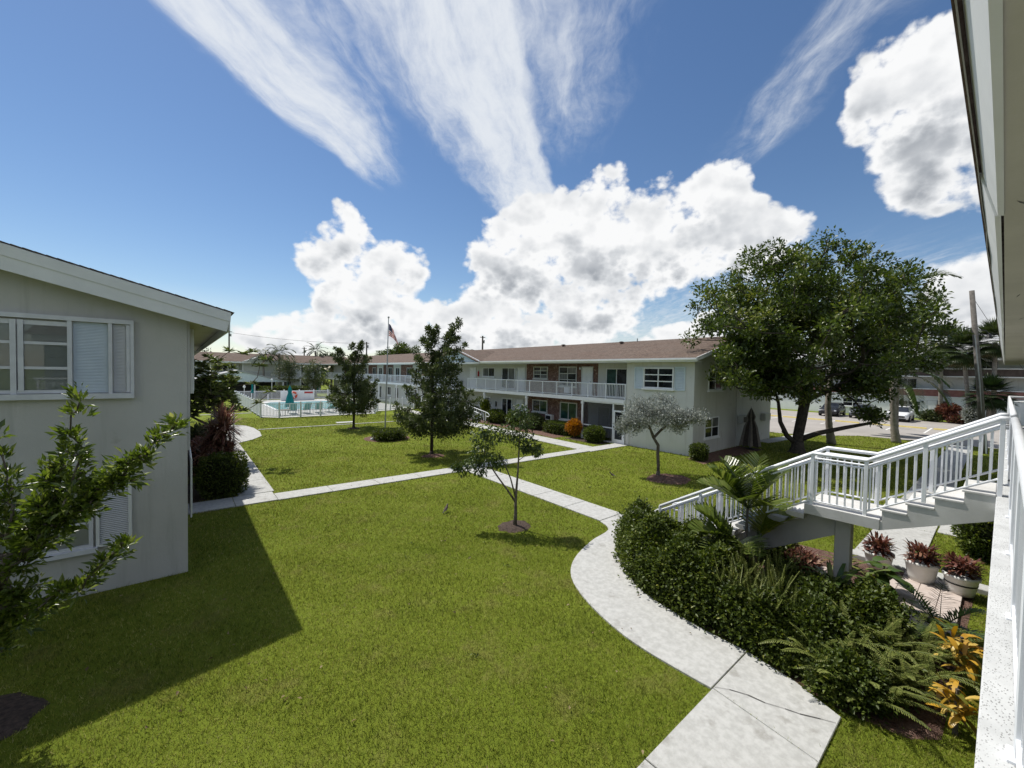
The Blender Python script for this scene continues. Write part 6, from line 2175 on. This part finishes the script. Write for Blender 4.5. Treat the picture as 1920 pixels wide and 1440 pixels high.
def fan_palm(label, base, top, r, seed, mat='fan_leaf', skirt=True):
    rg = np_rng(seed)
    T = thing('cabbage_palm', label, 'palm', (*base, 0), 'cabbage palms by the parking lot')
    ring_trunk(T, [(base[0], base[1], 0), (base[0] * .5 + top[0] * .5, base[1] * .5 + top[1] * .5, top[2] * .5), top], [0.20, 0.17, 0.16])
    nf = 64
    parts, dry = [], []
    for k in range(nf):
        a = k * 2.399963
        e = 1.45 - 2.3 * (k / nf)
        d = np.array([math.cos(a) * math.cos(e), math.sin(a) * math.cos(e), math.sin(e)])
        hub = np.array(top) + d * r * 0.48
        m = 22
        s = unit(np.cross(d, np.array([0, 0, 1.0])))
        nn = np.cross(s, d)
        th = np.linspace(-1.35, 1.35, m)
        D = d * np.cos(th)[:, None] + s * np.sin(th)[:, None] + nn * 0.15 * np.abs(th)[:, None]
        parts.append(blade_strip(np.repeat(hub[None], m, 0), D, r * 0.66 * (1 - 0.12 * np.abs(th)), 0.085, 0.6, 3, np.clip(rg.normal(.45 - .2 * (k / nf), .15, m), 0, 1), rg))
    add_crown(T, 'crown', parts, mat)
    if skirt:
        parts = []
        for k in range(16):
            a = k * 2.4
            d = unit(np.array([math.cos(a), math.sin(a), -0.9]))
            hub = np.array(top) + d * r * 0.4
            s = unit(np.cross(d, np.array([0, 0, 1.0])))
            th = np.linspace(-1.0, 1.0, 12)
            D = d * np.cos(th)[:, None] + s * np.sin(th)[:, None]
            parts.append(blade_strip(np.repeat(hub[None], 12, 0), D, r * 0.5, 0.05, 0.8, 3, None, rg))
        add_crown(T, 'skirt', parts, 'dry_leaf')
    return T


fan_palm('cabbage palm with round crown left of the leaning pole', (62.1, 2.1), (61.5, 2.8, 7.4), 2.5, 95)
fan_palm('cabbage palm partly hidden by the eave right of the leaning pole', (60.2, 0.6), (61.0, 0.75, 8.2), 2.3, 96)
fan_palm('short dark fan palm in the bed right of the leaning pole', (59.5, 0.9), (59.5, 0.9, 3.1), 2.0, 97, 'far_leaf', False)
fan_palm('cabbage palm standing behind the round-crowned palm', (66.0, 4.5), (65.0, 4.6, 8.6), 2.2, 98, 'fan_leaf')
shrub('red_shrub', 'wine red shrub in front of the white wall behind the car park', (62.6, 3.7, 1.15), (0.9, 0.9, 0.75), 1500, (0.30, 0.12), 'red_leaf', 99, 'shrub', thick=0.6, core=0.5)
shrub('green_shrub', 'low green shrub beside the door behind the car park', (62.4, 4.9, 0.55), (0.8, 1.0, 0.6), 1500, (0.22, 0.09), 'fan_leaf', 100, 'shrub', thick=0.5)
shrub('red_shrub', 'low reddish shrub at the foot of the cabbage palm', (61.9, 2.9, 0.5), (0.7, 1.0, 0.5), 1100, (0.22, 0.09), 'red_leaf', 101, 'shrub', thick=0.5)
shrub('blooming_bush', 'small bush with pale top behind the stair railing', (58.8, 2.0, 1.2), (0.55, 0.55, 0.8), 900, (0.2, 0.1), 'silver_leaf', 102, 'bush', thick=0.5)
shrub('green_bush', 'green bush under the balcony edge behind the potted plants', (15.6, 0.15, 0.75), (0.75, 0.6, 0.85), 5200, (0.10, 0.05), 'hedge_leaf', 103, 'bush', thick=0.35)


def far_palm(label, base, top, L, n, seed, mat='far_leaf', droop=1.5, ll=0.8):
    rg = np_rng(seed)
    T = thing('distant_palm', label, 'palm', (*base, 0), 'palms beyond the pool')
    MB().tube([(base[0], base[1], 0), top], [0.2, 0.14], 8).build('trunk', 'palm_bark', T, True)
    parts = []
    for k in range(n):
        _, ps = frond(rg, top, k * 2.4, 1.2 - 1.5 * (k / n), L, droop, 26, ll, 0.10, 0.5, .45, .5)
        parts += ps
    add_crown(T, 'crown', parts, mat)


far_palm('dark royal palm standing clear above the far roof', (21.7, 90.0), (21.7, 90.0, 8.1), 2.6, 15, 111, 'far_leaf', 1.5, 0.7)
far_palm('feathery queen palm rising above the far wing behind the plumeria', (13.5, 80.0), (13.5, 80.0, 7.0), 3.0, 16, 112, 'fan_leaf', 2.1, 0.8)
far_palm('second feathery palm beside the queen palm by the far wing', (11.2, 80.5), (11.2, 80.5, 6.3), 2.7, 14, 113, 'fan_leaf', 2.1, 0.8)
far_palm('short dark palm with drooping fronds at the projecting bay', (17.0, 70.5), (17.0, 70.5, 4.3), 2.2, 16, 114, 'far_leaf', 2.0, 0.6)

# ================================================================ FOREGROUND PLANTING BY THE STAIRS
PATIO = [(9.75, 0.30), (12.75, 0.30), (12.75, 1.10), (11.6, 1.75), (10.3, 1.75), (9.75, 1.2)]
pt = thing('tiled_terrace', 'small terrace of pinkish paving tiles under the balcony', None)
tag(pt, kind='structure')
tile_me = MB().cbox(0.004, 0.296, 0.004, 0.296, -0.03, 0.055, 0.005).mesh('tile')
for i in range(12):
    for j in range(6):
        x, y = 9.45 + i * 0.30, 0.10 + j * 0.30
        if polys_contain(np.array([[x + .15, y + .15]]), PATIO)[0]:
            inst('tile', tile_me, pt, (x, y, 0.012 + 0.003 * ((i * 7 + j * 3) % 4)), (0, 0, 0), (1, 1, 1), 'paver_pink')
MB().cbox(12.80, 13.15, -0.4, 2.6, 0.0, 0.11, 0.015).build('kerb', 'concrete_light', None, label='pale concrete kerb behind the potted plants', kind='structure')


def poly_edge_dist(P, poly):
    d = np.full(len(P), 1e9)
    nrm = np.zeros((len(P), 2))
    n = len(poly)
    for i in range(n):
        a, b = np.array(poly[i]), np.array(poly[(i + 1) % n])
        ab = b - a
        t_ = np.clip(((P - a) @ ab) / (ab @ ab), 0, 1)
        q = a + t_[:, None] * ab
        v = P - q
        dd = np.linalg.norm(v, axis=1)
        w = dd < d
        d = np.where(w, dd, d)
        nrm[w] = v[w]
    return d, nrm / np.maximum(np.linalg.norm(nrm, axis=1, keepdims=True), 1e-6)


def hedge_mass(name, label, poly, H, n, leaf, mat, seed, lump=0.10, cat='hedge', lime=None, freq=2.6):
    """clipped or loose hedge over a footprint: leaves on a lumpy skin, solid dark core added to block light"""
    rg = np_rng(seed)
    T = thing(name, label, cat, (float(np.mean([p[0] for p in poly])), float(np.mean([p[1] for p in poly])), 0))
    lo, hi = np.min(poly, 0), np.max(poly, 0)

    def height(P, e):
        lum = np.sin(P[:, 0] * freq + seed) * np.sin(P[:, 1] * freq * 1.15 + seed * .7) + 0.6 * np.sin(P[:, 0] * freq * 2.3 + P[:, 1] * 3.1) + 0.5 * np.sin(P[:, 1] * freq * 2.9 - P[:, 0] * 2.0)
        ed = np.clip(e / 0.42, 0, 1)
        return H * (1 + lump * lum) * (0.45 + 0.55 * np.sqrt(1 - (1 - ed) ** 2))
    P = rg.uniform(lo, hi, (int(n * 2.4), 2))
    P = P[polys_contain(P, poly)]
    e, nr = poly_edge_dist(P, poly)
    h = height(P, e)
    nt = len(P)
    depth = rg.random(nt) ** 1.8 * 0.22
    side = rg.random(nt) < np.clip(0.75 - e * 2.2, 0, 0.8)
    z = np.where(side, rg.uniform(0.03, 1, nt) * h, h - depth)
    off = np.where(side, rg.normal(0.0, 0.05, nt) + e * 0.7, 0)
    XY = P - nr * off[:, None]
    V = np.column_stack([XY, z])
    Nn = np.column_stack([-nr * np.where(side, 1.0, np.clip(0.5 - e, 0, .5))[:, None], np.where(side, 0.35, 1.0)])
    V += rg.normal(size=V.shape) * 0.03 + Nn * (rg.random(nt) ** 6 * 0.16)[:, None]
    D = Nn * 0.7 + rg.normal(size=(nt, 3)) * 0.6
    sz = rg.uniform(.65, 1.3, nt)
    rn = np.clip(rg.normal(.42, .22, nt) + 0.12 * np.sin(P[:, 0] * 3.3 + 1) * np.sin(P[:, 1] * 2.7), 0, 1)
    add_crown(T, 'foliage', [leaf_arrays(V, D, leaf[0] * sz, leaf[1] * sz, .25, None, rn, rg)], mat)
    if lime:
        cx, cy, r_, m_ = lime
        Q = np.column_stack([rg.normal(cx, r_, m_), rg.normal(cy, r_, m_)])
        Q = Q[polys_contain(Q, poly)]
        e2, _ = poly_edge_dist(Q, poly)
        V2 = np.column_stack([Q, height(Q, e2) + rg.uniform(-.03, .06, len(Q))])
        add_crown(T, 'new_growth', [leaf_arrays(V2, rg.normal(size=V2.shape) * .5 + np.array([0, 0, .8]), .07, .04, .25, None, None, rg)], 'hedge_lime')
    # dark inner sheet, added to block light under the leaf skin
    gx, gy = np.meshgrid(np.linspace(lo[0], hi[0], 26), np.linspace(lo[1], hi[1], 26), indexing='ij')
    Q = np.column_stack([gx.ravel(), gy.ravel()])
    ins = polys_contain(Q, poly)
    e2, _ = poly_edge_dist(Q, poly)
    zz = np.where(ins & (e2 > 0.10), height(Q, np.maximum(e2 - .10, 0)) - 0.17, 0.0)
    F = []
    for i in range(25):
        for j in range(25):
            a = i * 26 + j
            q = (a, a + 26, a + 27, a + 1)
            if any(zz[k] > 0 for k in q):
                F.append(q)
    MB().add([tuple(p) for p in np.column_stack([Q, zz])], F).build('dark_core', 'hedge_core', T, True)
    return T


H1 = [(9.22, 6.22), (8.75, 6.10), (8.15, 5.65), (7.62, 5.10), (7.30, 4.50), (7.12, 3.75), (7.08, 3.05), (8.1, 2.75), (8.75, 3.3), (9.15, 4.3), (9.24, 5.4)]
H2 = [(7.10, 3.05), (7.05, 2.35), (6.98, 1.80), (7.25, 1.40), (8.3, 1.05), (9.2, 0.90), (9.65, 1.15), (9.35, 1.75), (9.15, 2.7), (8.1, 2.80)]
H3 = [(6.85, 1.62), (6.80, 1.20), (7.0, 0.95), (7.7, 0.75), (8.3, 0.85), (8.3, 1.3), (7.3, 1.55)]
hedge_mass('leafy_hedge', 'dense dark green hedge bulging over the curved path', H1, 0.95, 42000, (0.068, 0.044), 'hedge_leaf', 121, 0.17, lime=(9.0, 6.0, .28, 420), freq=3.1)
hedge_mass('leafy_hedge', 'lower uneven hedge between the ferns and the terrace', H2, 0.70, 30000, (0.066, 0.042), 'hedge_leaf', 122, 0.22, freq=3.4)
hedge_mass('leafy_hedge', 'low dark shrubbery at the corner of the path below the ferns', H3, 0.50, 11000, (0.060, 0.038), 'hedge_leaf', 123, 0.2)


def fern(label, base, n, L, seed, z0=0.0, el=(0.7, 1.4), droop=0.9, pin=0.075):
    rg = np_rng(seed)
    T = thing('sword_fern', label, 'fern', (*base, 0), 'ferns in the hedge by the stairs')
    for k in range(n):
        p0 = (base[0] + rg.normal() * .10, base[1] + rg.normal() * .10, z0)
        pts, parts = frond(rg, p0, rg.uniform(0, 6.28), rg.uniform(*el), L * rg.uniform(.65, 1.15), droop * rg.uniform(.6, 1.3), 24, pin, 0.012, 0.12, 0.5, 0.1, 7)
        fo = np_obj('frond', leaf_mesh('frond', parts), 'fern_leaf', T)
        MB().tube([tuple(p) for p in pts], [0.004] * len(pts), 4).build('rachis', 'fern_leaf', fo)


FL = ['upright sword fern at the front of the hedge, nearest the path joint', 'upright sword fern in the middle of the hedge', 'upright sword fern beside the areca palm', 'tall sword fern between the two hedges',
      'pale sword fern low in the hedge', 'sword fern behind the fern group in the hedge', 'arching fern spilling towards the path corner', 'arching fern in the lower right hedge', 'broad arching fern beside the yellow croton', 'arching fern at the edge of the small lawn', 'arching fern under the lower croton', 'light fern between terrace and hedge', 'light fern left of the upper croton', 'fern beside the small feathery palm', 'low fern in front of the crotons', 'fern at the path corner under the hedge']
FB = [(7.35, 2.45, .35), (7.65, 2.75, .45), (8.0, 2.95, .5), (7.75, 2.3, .45), (7.4, 2.95, .4), (8.2, 2.5, .45), (7.15, 1.55, .35), (7.75, 1.35, .45), (8.1, 0.95, .35), (7.2, 0.95, .2), (7.55, 0.75, .25), (9.0, 0.75, .30), (8.75, 0.50, .25), (9.25, 0.45, .2), (8.0, 0.55, .2), (7.0, 1.15, .2)]
for k, (x, y, z) in enumerate(FB):
    up = k < 6
    fern(FL[k], (x, y), 24 if up else 17, 0.74 if up else 0.66, 140 + k, z * (1.2 if up else 1.0), (1.05, 1.5) if up else (0.35, 1.1), 0.5 if up else 1.2, 0.065 if up else 0.085)

# areca palm at the stairs
rg = np_rng(160)
AP = thing('areca_palm', 'areca palm with broad feathered fronds in front of the stairs', 'palm', (8.85, 3.25, 0))
mb = MB()
stems = [((8.85, 3.25, 0), (8.88, 3.22, 1.75)), ((8.92, 3.15, 0), (9.0, 3.05, 1.15)), ((8.75, 3.3, 0), (8.68, 3.38, 1.0))]
for a, b in stems:
    mb.tube([a, tuple((np.array(a) + np.array(b)) / 2 + np.array([.02, .01, 0])), b], [0.045, 0.036, 0.022], 8)
mb.build('trunk', 'bark_grey', AP, True)
for (top, spec, L) in ((stems[0][1], [(2.30, .95), (0.25, .80), (-0.75, .95), (3.25, .55), (1.3, 1.1), (2.75, 1.15), (4.1, .5), (0.9, .45), (2.0, .6), (-0.1, 1.25)], 1.0),
                       (stems[1][1], [(-0.7, .75), (0.4, .55), (-0.1, 1.0)], 0.8),
                       (stems[2][1], [(2.4, .5), (3.1, .15), (2.0, .85), (3.9, .45), (-2.4, .4)], 0.85)):
    for k, (az, el) in enumerate(spec):
        pts, parts = frond(rg, top, az, el, L * rg.uniform(.9, 1.1), 0.6, 22, 0.52, 0.058, 0.80, .55, .22, 8)
        mt = 'palm_lime' if (az, el) in ((0.25, .80), (-0.1, 1.0), (-0.7, .75)) else 'areca_leaf'
        fo = np_obj('frond', leaf_mesh('frond', parts), mt, AP)
        MB().tube([tuple(p) for p in pts], [0.014 * (1 - .8 * i / (len(pts) - 1)) for i in range(len(pts))], 5).build('rachis', mt, fo)


def strap_plant(name, label, base, n, L, W, mat, seed, z0=0.1, el=(0.1, 1.4), droop=1.2, cat='plant', group=None, spread=0.06, height=0.0):
    rg = np_rng(seed)
    T = thing(name, label, cat, (*base, 0), group)
    a = rg.uniform(0, 2 * math.pi, n)
    e = rg.uniform(*el, n)
    D = np.stack([np.cos(a) * np.cos(e), np.sin(a) * np.cos(e), np.sin(e)], 1)
    P = np.array([base[0], base[1], z0]) + rg.normal(size=(n, 3)) * np.array([spread, spread, 0.0]) + np.array([0, 0, 1.0]) * (rg.random(n) * height)[:, None]
    # large leaves are parts of their own
    for k in range(n):
        V, F, r_ = blade_strip(P[k:k + 1], D[k:k + 1], rg.uniform(.7, 1.15) * L, W * rg.uniform(.8, 1.2), droop * rg.uniform(.7, 1.3), 5, np.array([rg.random()]), rg, 0.7)
        np_obj('leaf', np_mesh('leaf', V, F, r_), mat, T)
    MB().tube([(base[0], base[1], 0), (base[0], base[1], z0 + height)], [0.03, 0.02], 6).build('stem', 'bark_grey', T)
    return T


strap_plant('croton_plant', 'yellow and orange long-leaved croton beside the balcony edge', (8.55, 0.27), 56, 0.31, 0.060, 'croton_yellow', 171, 0.36, (0.0, 1.4), 1.6, 'croton', None, 0.08, 0.42)
strap_plant('croton_plant', 'second yellow croton with browner leaves nearer the camera', (7.45, 0.25), 44, 0.30, 0.055, 'croton_yellow', 172, 0.20, (-0.1, 1.3), 1.6, 'croton', None, 0.08, 0.38)
strap_plant('dracaena_plant', 'dark green dracaena with arching striped leaves in front of the stair pier', (9.32, 1.90), 42, 0.70, 0.085, 'palm_leaf', 173, 0.40, (0.25, 1.45), 1.3, 'plant', None, 0.06, 0.25)
strap_plant('dracaena_plant', 'smaller pale-edged dracaena behind the terrace', (11.75, 2.25), 30, 0.55, 0.06, 'fern_leaf', 174, 0.12, (0.3, 1.45), 1.2)
strap_plant('philodendron_plant', 'broad-leaved dark philodendron on the terrace', (11.15, 1.45), 26, 0.42, 0.20, 'palm_leaf', 175, 0.25, (-0.2, 1.1), 1.5, 'plant', None, 0.10, 0.35)
strap_plant('bromeliad_plant', 'red and green bromeliad beside the stair pier', (11.35, 2.75), 26, 0.40, 0.06, 'red_leaf', 176, 0.08, (0.2, 1.3), 1.0)
rg = np_rng(177)
T = thing('parlor_palm', 'small feathery palm between terrace and yellow croton', 'palm', (9.55, 0.55, 0))
feather_palm(T, rg, (9.55, 0.55, 0.35), 12, 0.75, 0.2, 1.3, 0.9, 18, 0.20, 0.022, 'palm_leaf', 0.008)
MB().tube([(9.55, 0.55, 0), (9.55, 0.55, 0.36)], 0.015, 6).build('stem', 'bark_grey', T)


def potted(label, base, r, h, seed, band=False):
    rg = np_rng(seed)
    T = thing('potted_plant', label, 'potted plant', (*base, 0.06), 'white pots with red foliage')
    x, y = base
    pot = MB().lathe((x, y, 0.06), [(r * .70, 0), (r * .80, h * .25), (r * .94, h * .82), (r * 1.03, h * .86), (r * 1.03, h), (r * .90, h), (r * .86, h * .9)], 24).build('pot', 'pot_white', T, True)
    MB().lathe((x, y, 0.06 + h * .82), [(r * .80, 0), (r * .86, 0.01), (0.02, 0.03)], 20).build('soil', 'mulch', pot)
    if band:
        MB().lathe((x, y, 0.06 + h * .52), [(r * .875, 0), (r * .90, 0.02), (r * .905, 0.03)], 24).build('band', 'black_metal', pot, True)
    n = 300
    a = rg.uniform(0, 2 * math.pi, n)
    e = rg.uniform(-0.1, 1.5, n)
    D = np.stack([np.cos(a) * np.cos(e), np.sin(a) * np.cos(e), np.sin(e)], 1)
    rr_ = r * 0.75 * np.sqrt(rg.random(n))
    P = np.stack([x + rr_ * np.cos(a), y + rr_ * np.sin(a), np.full(n, 0.06 + h) + rg.random(n) * 0.26], 1)
    add_crown(T, 'foliage', [blade_strip(P, D, rg.uniform(.10, .22, n), 0.046, 0.7, 3, np.clip(rg.normal(.45, .25, n), 0, 1), rg)], 'red_leaf')


potted('white pot with red-leaved plant in the middle of the terrace row', (12.42, 1.02), 0.28, 0.44, 181)
potted('banded white pot with red-leaved plant nearest the balcony edge', (12.35, 0.44), 0.27, 0.40, 182, True)
potted('pot with red-leaved plant farthest from the balcony edge', (12.45, 1.72), 0.27, 0.38, 183)
shrub('dark_bush', 'low dark bush under the lower stair flight', (11.0, 3.5, 0.34), (0.55, 0.6, 0.38), 2400, (0.09, 0.05), 'hedge_leaf', 191, 'bush', thick=0.4)
shrub('dark_bush', 'dark bush behind the foot of the stairs', (11.35, 4.5, 0.40), (0.6, 0.65, 0.45), 2400, (0.09, 0.05), 'hedge_leaf', 192, 'bush', thick=0.4)
shrub('dark_bush', 'purplish low bush behind the stair pier', (10.9, 2.85, 0.22), (0.45, 0.35, 0.26), 1300, (0.09, 0.045), 'cordyline_leaf', 193, 'bush', thick=0.4)
# rocks by the pier
rk = random.Random(5)
for k, (x, y, s) in enumerate(((11.55, 2.75, .20), (11.2, 2.45, .14), (12.0, 3.1, .17))):
    v, f = [], []
    nn, mm = 9, 5
    for i in range(mm + 1):
        for j in range(nn):
            th, ph = math.pi * i / mm, 2 * math.pi * j / nn
            q = 1 + rk.uniform(-.16, .16)
            v.append((x + s * 1.3 * q * math.sin(th) * math.cos(ph), y + s * q * math.sin(th) * math.sin(ph), 0.06 + s * .6 * q * math.cos(th)))
    for i in range(mm):
        for j in range(nn):
            f.append((i * nn + j, (i + 1) * nn + j, (i + 1) * nn + (j + 1) % nn, i * nn + (j + 1) % nn))
    MB().add(v, f).build('rock', 'paver_pink', None, False, ['large pinkish rock beside the stair pier', 'small pinkish rock under the stairs', 'pinkish rock behind the stair pier'][k], 'rock')


# ---- small birds on the lawn
def bird(label, x, y, rot, s=1.0):
    T = thing('bird', label, 'bird', (0, 0, 0), 'birds on the lawn')
    prof = [(-0.13, .004, .045), (-0.10, .022, .06), (-0.05, .043, .075), (0.0, .050, .095), (0.05, .044, .125), (0.08, .030, .155), (0.095, .027, .180), (0.115, .028, .195), (0.135, .020, .198), (0.150, .006, .192)]
    mb = MB()
    mb.tube([(a, 0, z) for a, r_, z in prof], [r_ for a, r_, z in prof], 10)
    mb.build('body', 'brown_panel', T, True)
    MB().tube([(0.148, 0, .192), (0.178, 0, .186)], [0.007, 0.001], 6).build('beak', 'black_metal', T)
    MB().add([(-.10, -.016, .06), (-.10, .016, .06), (-.22, .022, .035), (-.22, -.022, .035), (-.10, 0, .068), (-.22, 0, .04)], [(0, 1, 2, 3), (0, 3, 5, 4), (4, 5, 2, 1)]).build('tail', 'black_metal', T)
    for q in (-1, 1):
        MB().tube([(0.0, q * .018, .06), (0.005, q * .02, 0.0)], .004, 5).build('leg', 'black_metal', T)
        MB().add([(0.05, q * .046, .12), (-.10, q * .040, .075), (-.14, q * .02, .055), (-.02, q * .054, .085)], [(0, 1, 2, 3)]).build('wing', 'flag_white', T)
    T.scale = (s, s, s)
    T.rotation_euler = (0, 0, rot)
    T.location = (x, y, 0.02)


bird('small bird standing on the near lawn left of the sapling', 6.43, 10.95, 0.6, 1.0)
bird('small bird on the lawn left of the silver tree', 14.35, 10.55, 2.2, 0.9)


# ================================================================ GRASS BLADES
def grass():
    rg = np_rng(200)
    Rm = np.array(CAM_R)
    polys = WALK_POLYS + BED_POLYS + [[(-10, 10.95), (0.2, 10.95), (0.2, 40), (-10, 40)], [(21.6, 10.7), (33, 10.7), (33, 82), (23, 82), (23, 15), (21.6, 15)],
                                      [(36.6, 40), (36.8, 11.0), (38.5, 8.6), (40.8, 7.0), (41.3, 3.6), (41.8, -40), (64, -40), (64, 40)], [(9.6, 1.6), (10.1, 1.6), (10.1, 5.5), (9.6, 5.5)]]
    Vs, Fs, Rs, off = [], [], [], 0
    for (d0, d1, dens, h, w) in ((2.0, 7.5, 2000, 0.050, 0.0085), (7.5, 11.0, 1350, 0.052, 0.0105), (11.0, 16.0, 720, 0.056, 0.015), (16.0, 24.0, 300, 0.065, 0.023), (24.0, 42.0, 110, 0.07, 0.036)):
        n = int(dens * math.pi * (d1 * d1 - d0 * d0) * 0.40)
        r = np.sqrt(rg.uniform(d0 * d0, d1 * d1, n))
        a = rg.uniform(-0.40, 1.70, n)      # azimuth from +y towards +x
        n_ = len(r)
        P = np.column_stack([np.sin(a) * r, np.cos(a) * r])
        c = np.column_stack([P, np.full(n_, -CAM_POS[2])]) @ Rm
        u, v = c[:, 0] / -c[:, 2], c[:, 1] / -c[:, 2]
        ok = (c[:, 2] < -0.2) & (np.abs(u) < 1.45) & (v > -1.12)
        P = P[ok]
        for q in polys:
            qa = np.array(q)
            m = (P[:, 0] > qa[:, 0].min() - .1) & (P[:, 0] < qa[:, 0].max() + .1) & (P[:, 1] > qa[:, 1].min() - .1) & (P[:, 1] < qa[:, 1].max() + .1)
            if m.any():
                ins = np.zeros(len(P), bool)
                im = polys_contain(P[m], q)
                if d0 < 24:
                    ed, _ = poly_edge_dist(P[m], q)
                    im &= ed > 0.045 * rg.random(len(ed)) ** 2
                ins[m] = im
                P = P[~ins]
        m = len(P)
        if not m:
            continue
        # thinner, paler patches
        patch = np.sin(P[:, 0] * 1.7 + 1.3) * np.sin(P[:, 1] * 1.45 + .4) + .5 * np.sin(P[:, 0] * 4.1 + P[:, 1] * 3.3)
        hh = h * rg.uniform(.55, 1.25, m) * (1 - 0.15 * np.clip(patch, -1, 1))
        ang = rg.uniform(0, 2 * math.pi, m)
        lean = rg.uniform(0.15, 0.95, m) * hh
        la = rg.uniform(0, 2 * math.pi, m)
        b = np.column_stack([P, np.zeros(m)])
        s = np.column_stack([np.cos(ang), np.sin(ang), np.zeros(m)]) * (w * rg.uniform(.7, 1.3, m) / 2)[:, None]
        tip = b + np.column_stack([np.cos(la) * lean, np.sin(la) * lean, hh])
        V = np.stack([b - s, b + s, tip], 1).reshape(-1, 3)
        Vs.append(V)
        Fs.append(np.arange(3 * m).reshape(-1, 3) + off)
        cell = (np.floor(P[:, 0] / (h * 1.1)).astype(np.int64) * 73856093) ^ (np.floor(P[:, 1] / (h * 1.1)).astype(np.int64) * 19349663)
        tuft = ((cell * 2654435761) % 1000003) / 1000003.0 - 0.5
        Rs.append(np.repeat(np.clip(rg.normal(.45, .22, m) + 0.08 * patch + 0.55 * tuft, 0, 1), 3))
        off += 3 * m
    V = np.concatenate(Vs)
    me = np_mesh('grass', V, np.concatenate(Fs), np.concatenate(Rs))
    print('grass blades', len(V) // 3)
    np_obj('grass', me, 'grass_blade', None, label='short green grass blades of the courtyard lawn', kind='stuff')


grass()

# a few fallen leaves and broadleaf weeds in the turf
rg = np_rng(210)
n = 420
P = np.column_stack([rg.uniform(-2, 16, n), rg.uniform(1.5, 22, n), rg.uniform(0.045, 0.062, n)])
a = rg.uniform(0, 6.28, n)
D = np.column_stack([np.cos(a), np.sin(a), rg.uniform(-.2, .5, n)])
sz = rg.uniform(0.03, 0.085, n)
np_obj('fallen_leaves', leaf_mesh('fallen_leaves', [leaf_arrays(P, D, sz, sz * .5, .3, None, None, rg)]), 'dry_leaf', None, label='dry fallen leaves scattered over lawn and path', kind='stuff')
n = 26
C = np.column_stack([rg.uniform(-1, 14, n), rg.uniform(3, 20, n)])
ok = np.ones(n, bool)
for q in WALK_POLYS + BED_POLYS:
    ok &= ~polys_contain(C, q)
C = C[ok & (C[:, 1] < np.where(C[:, 0] < .3, 10.7, 99))]
idx = np.repeat(np.arange(len(C)), 14)
a = rg.uniform(0, 6.28, len(idx))
P = np.column_stack([C[idx] + rg.normal(size=(len(idx), 2)) * .035, np.full(len(idx), 0.02)])
D = np.column_stack([np.cos(a), np.sin(a), rg.uniform(.25, 1.1, len(idx))])
sz = rg.uniform(.03, .07, len(idx))
np_obj('lawn_weeds', leaf_mesh('lawn_weeds', [leaf_arrays(P, D, sz, sz * .4, .2, None, None, rg)]), 'hedge_leaf', None, label='small dark broadleaf weeds dotted in the lawn', kind='stuff')
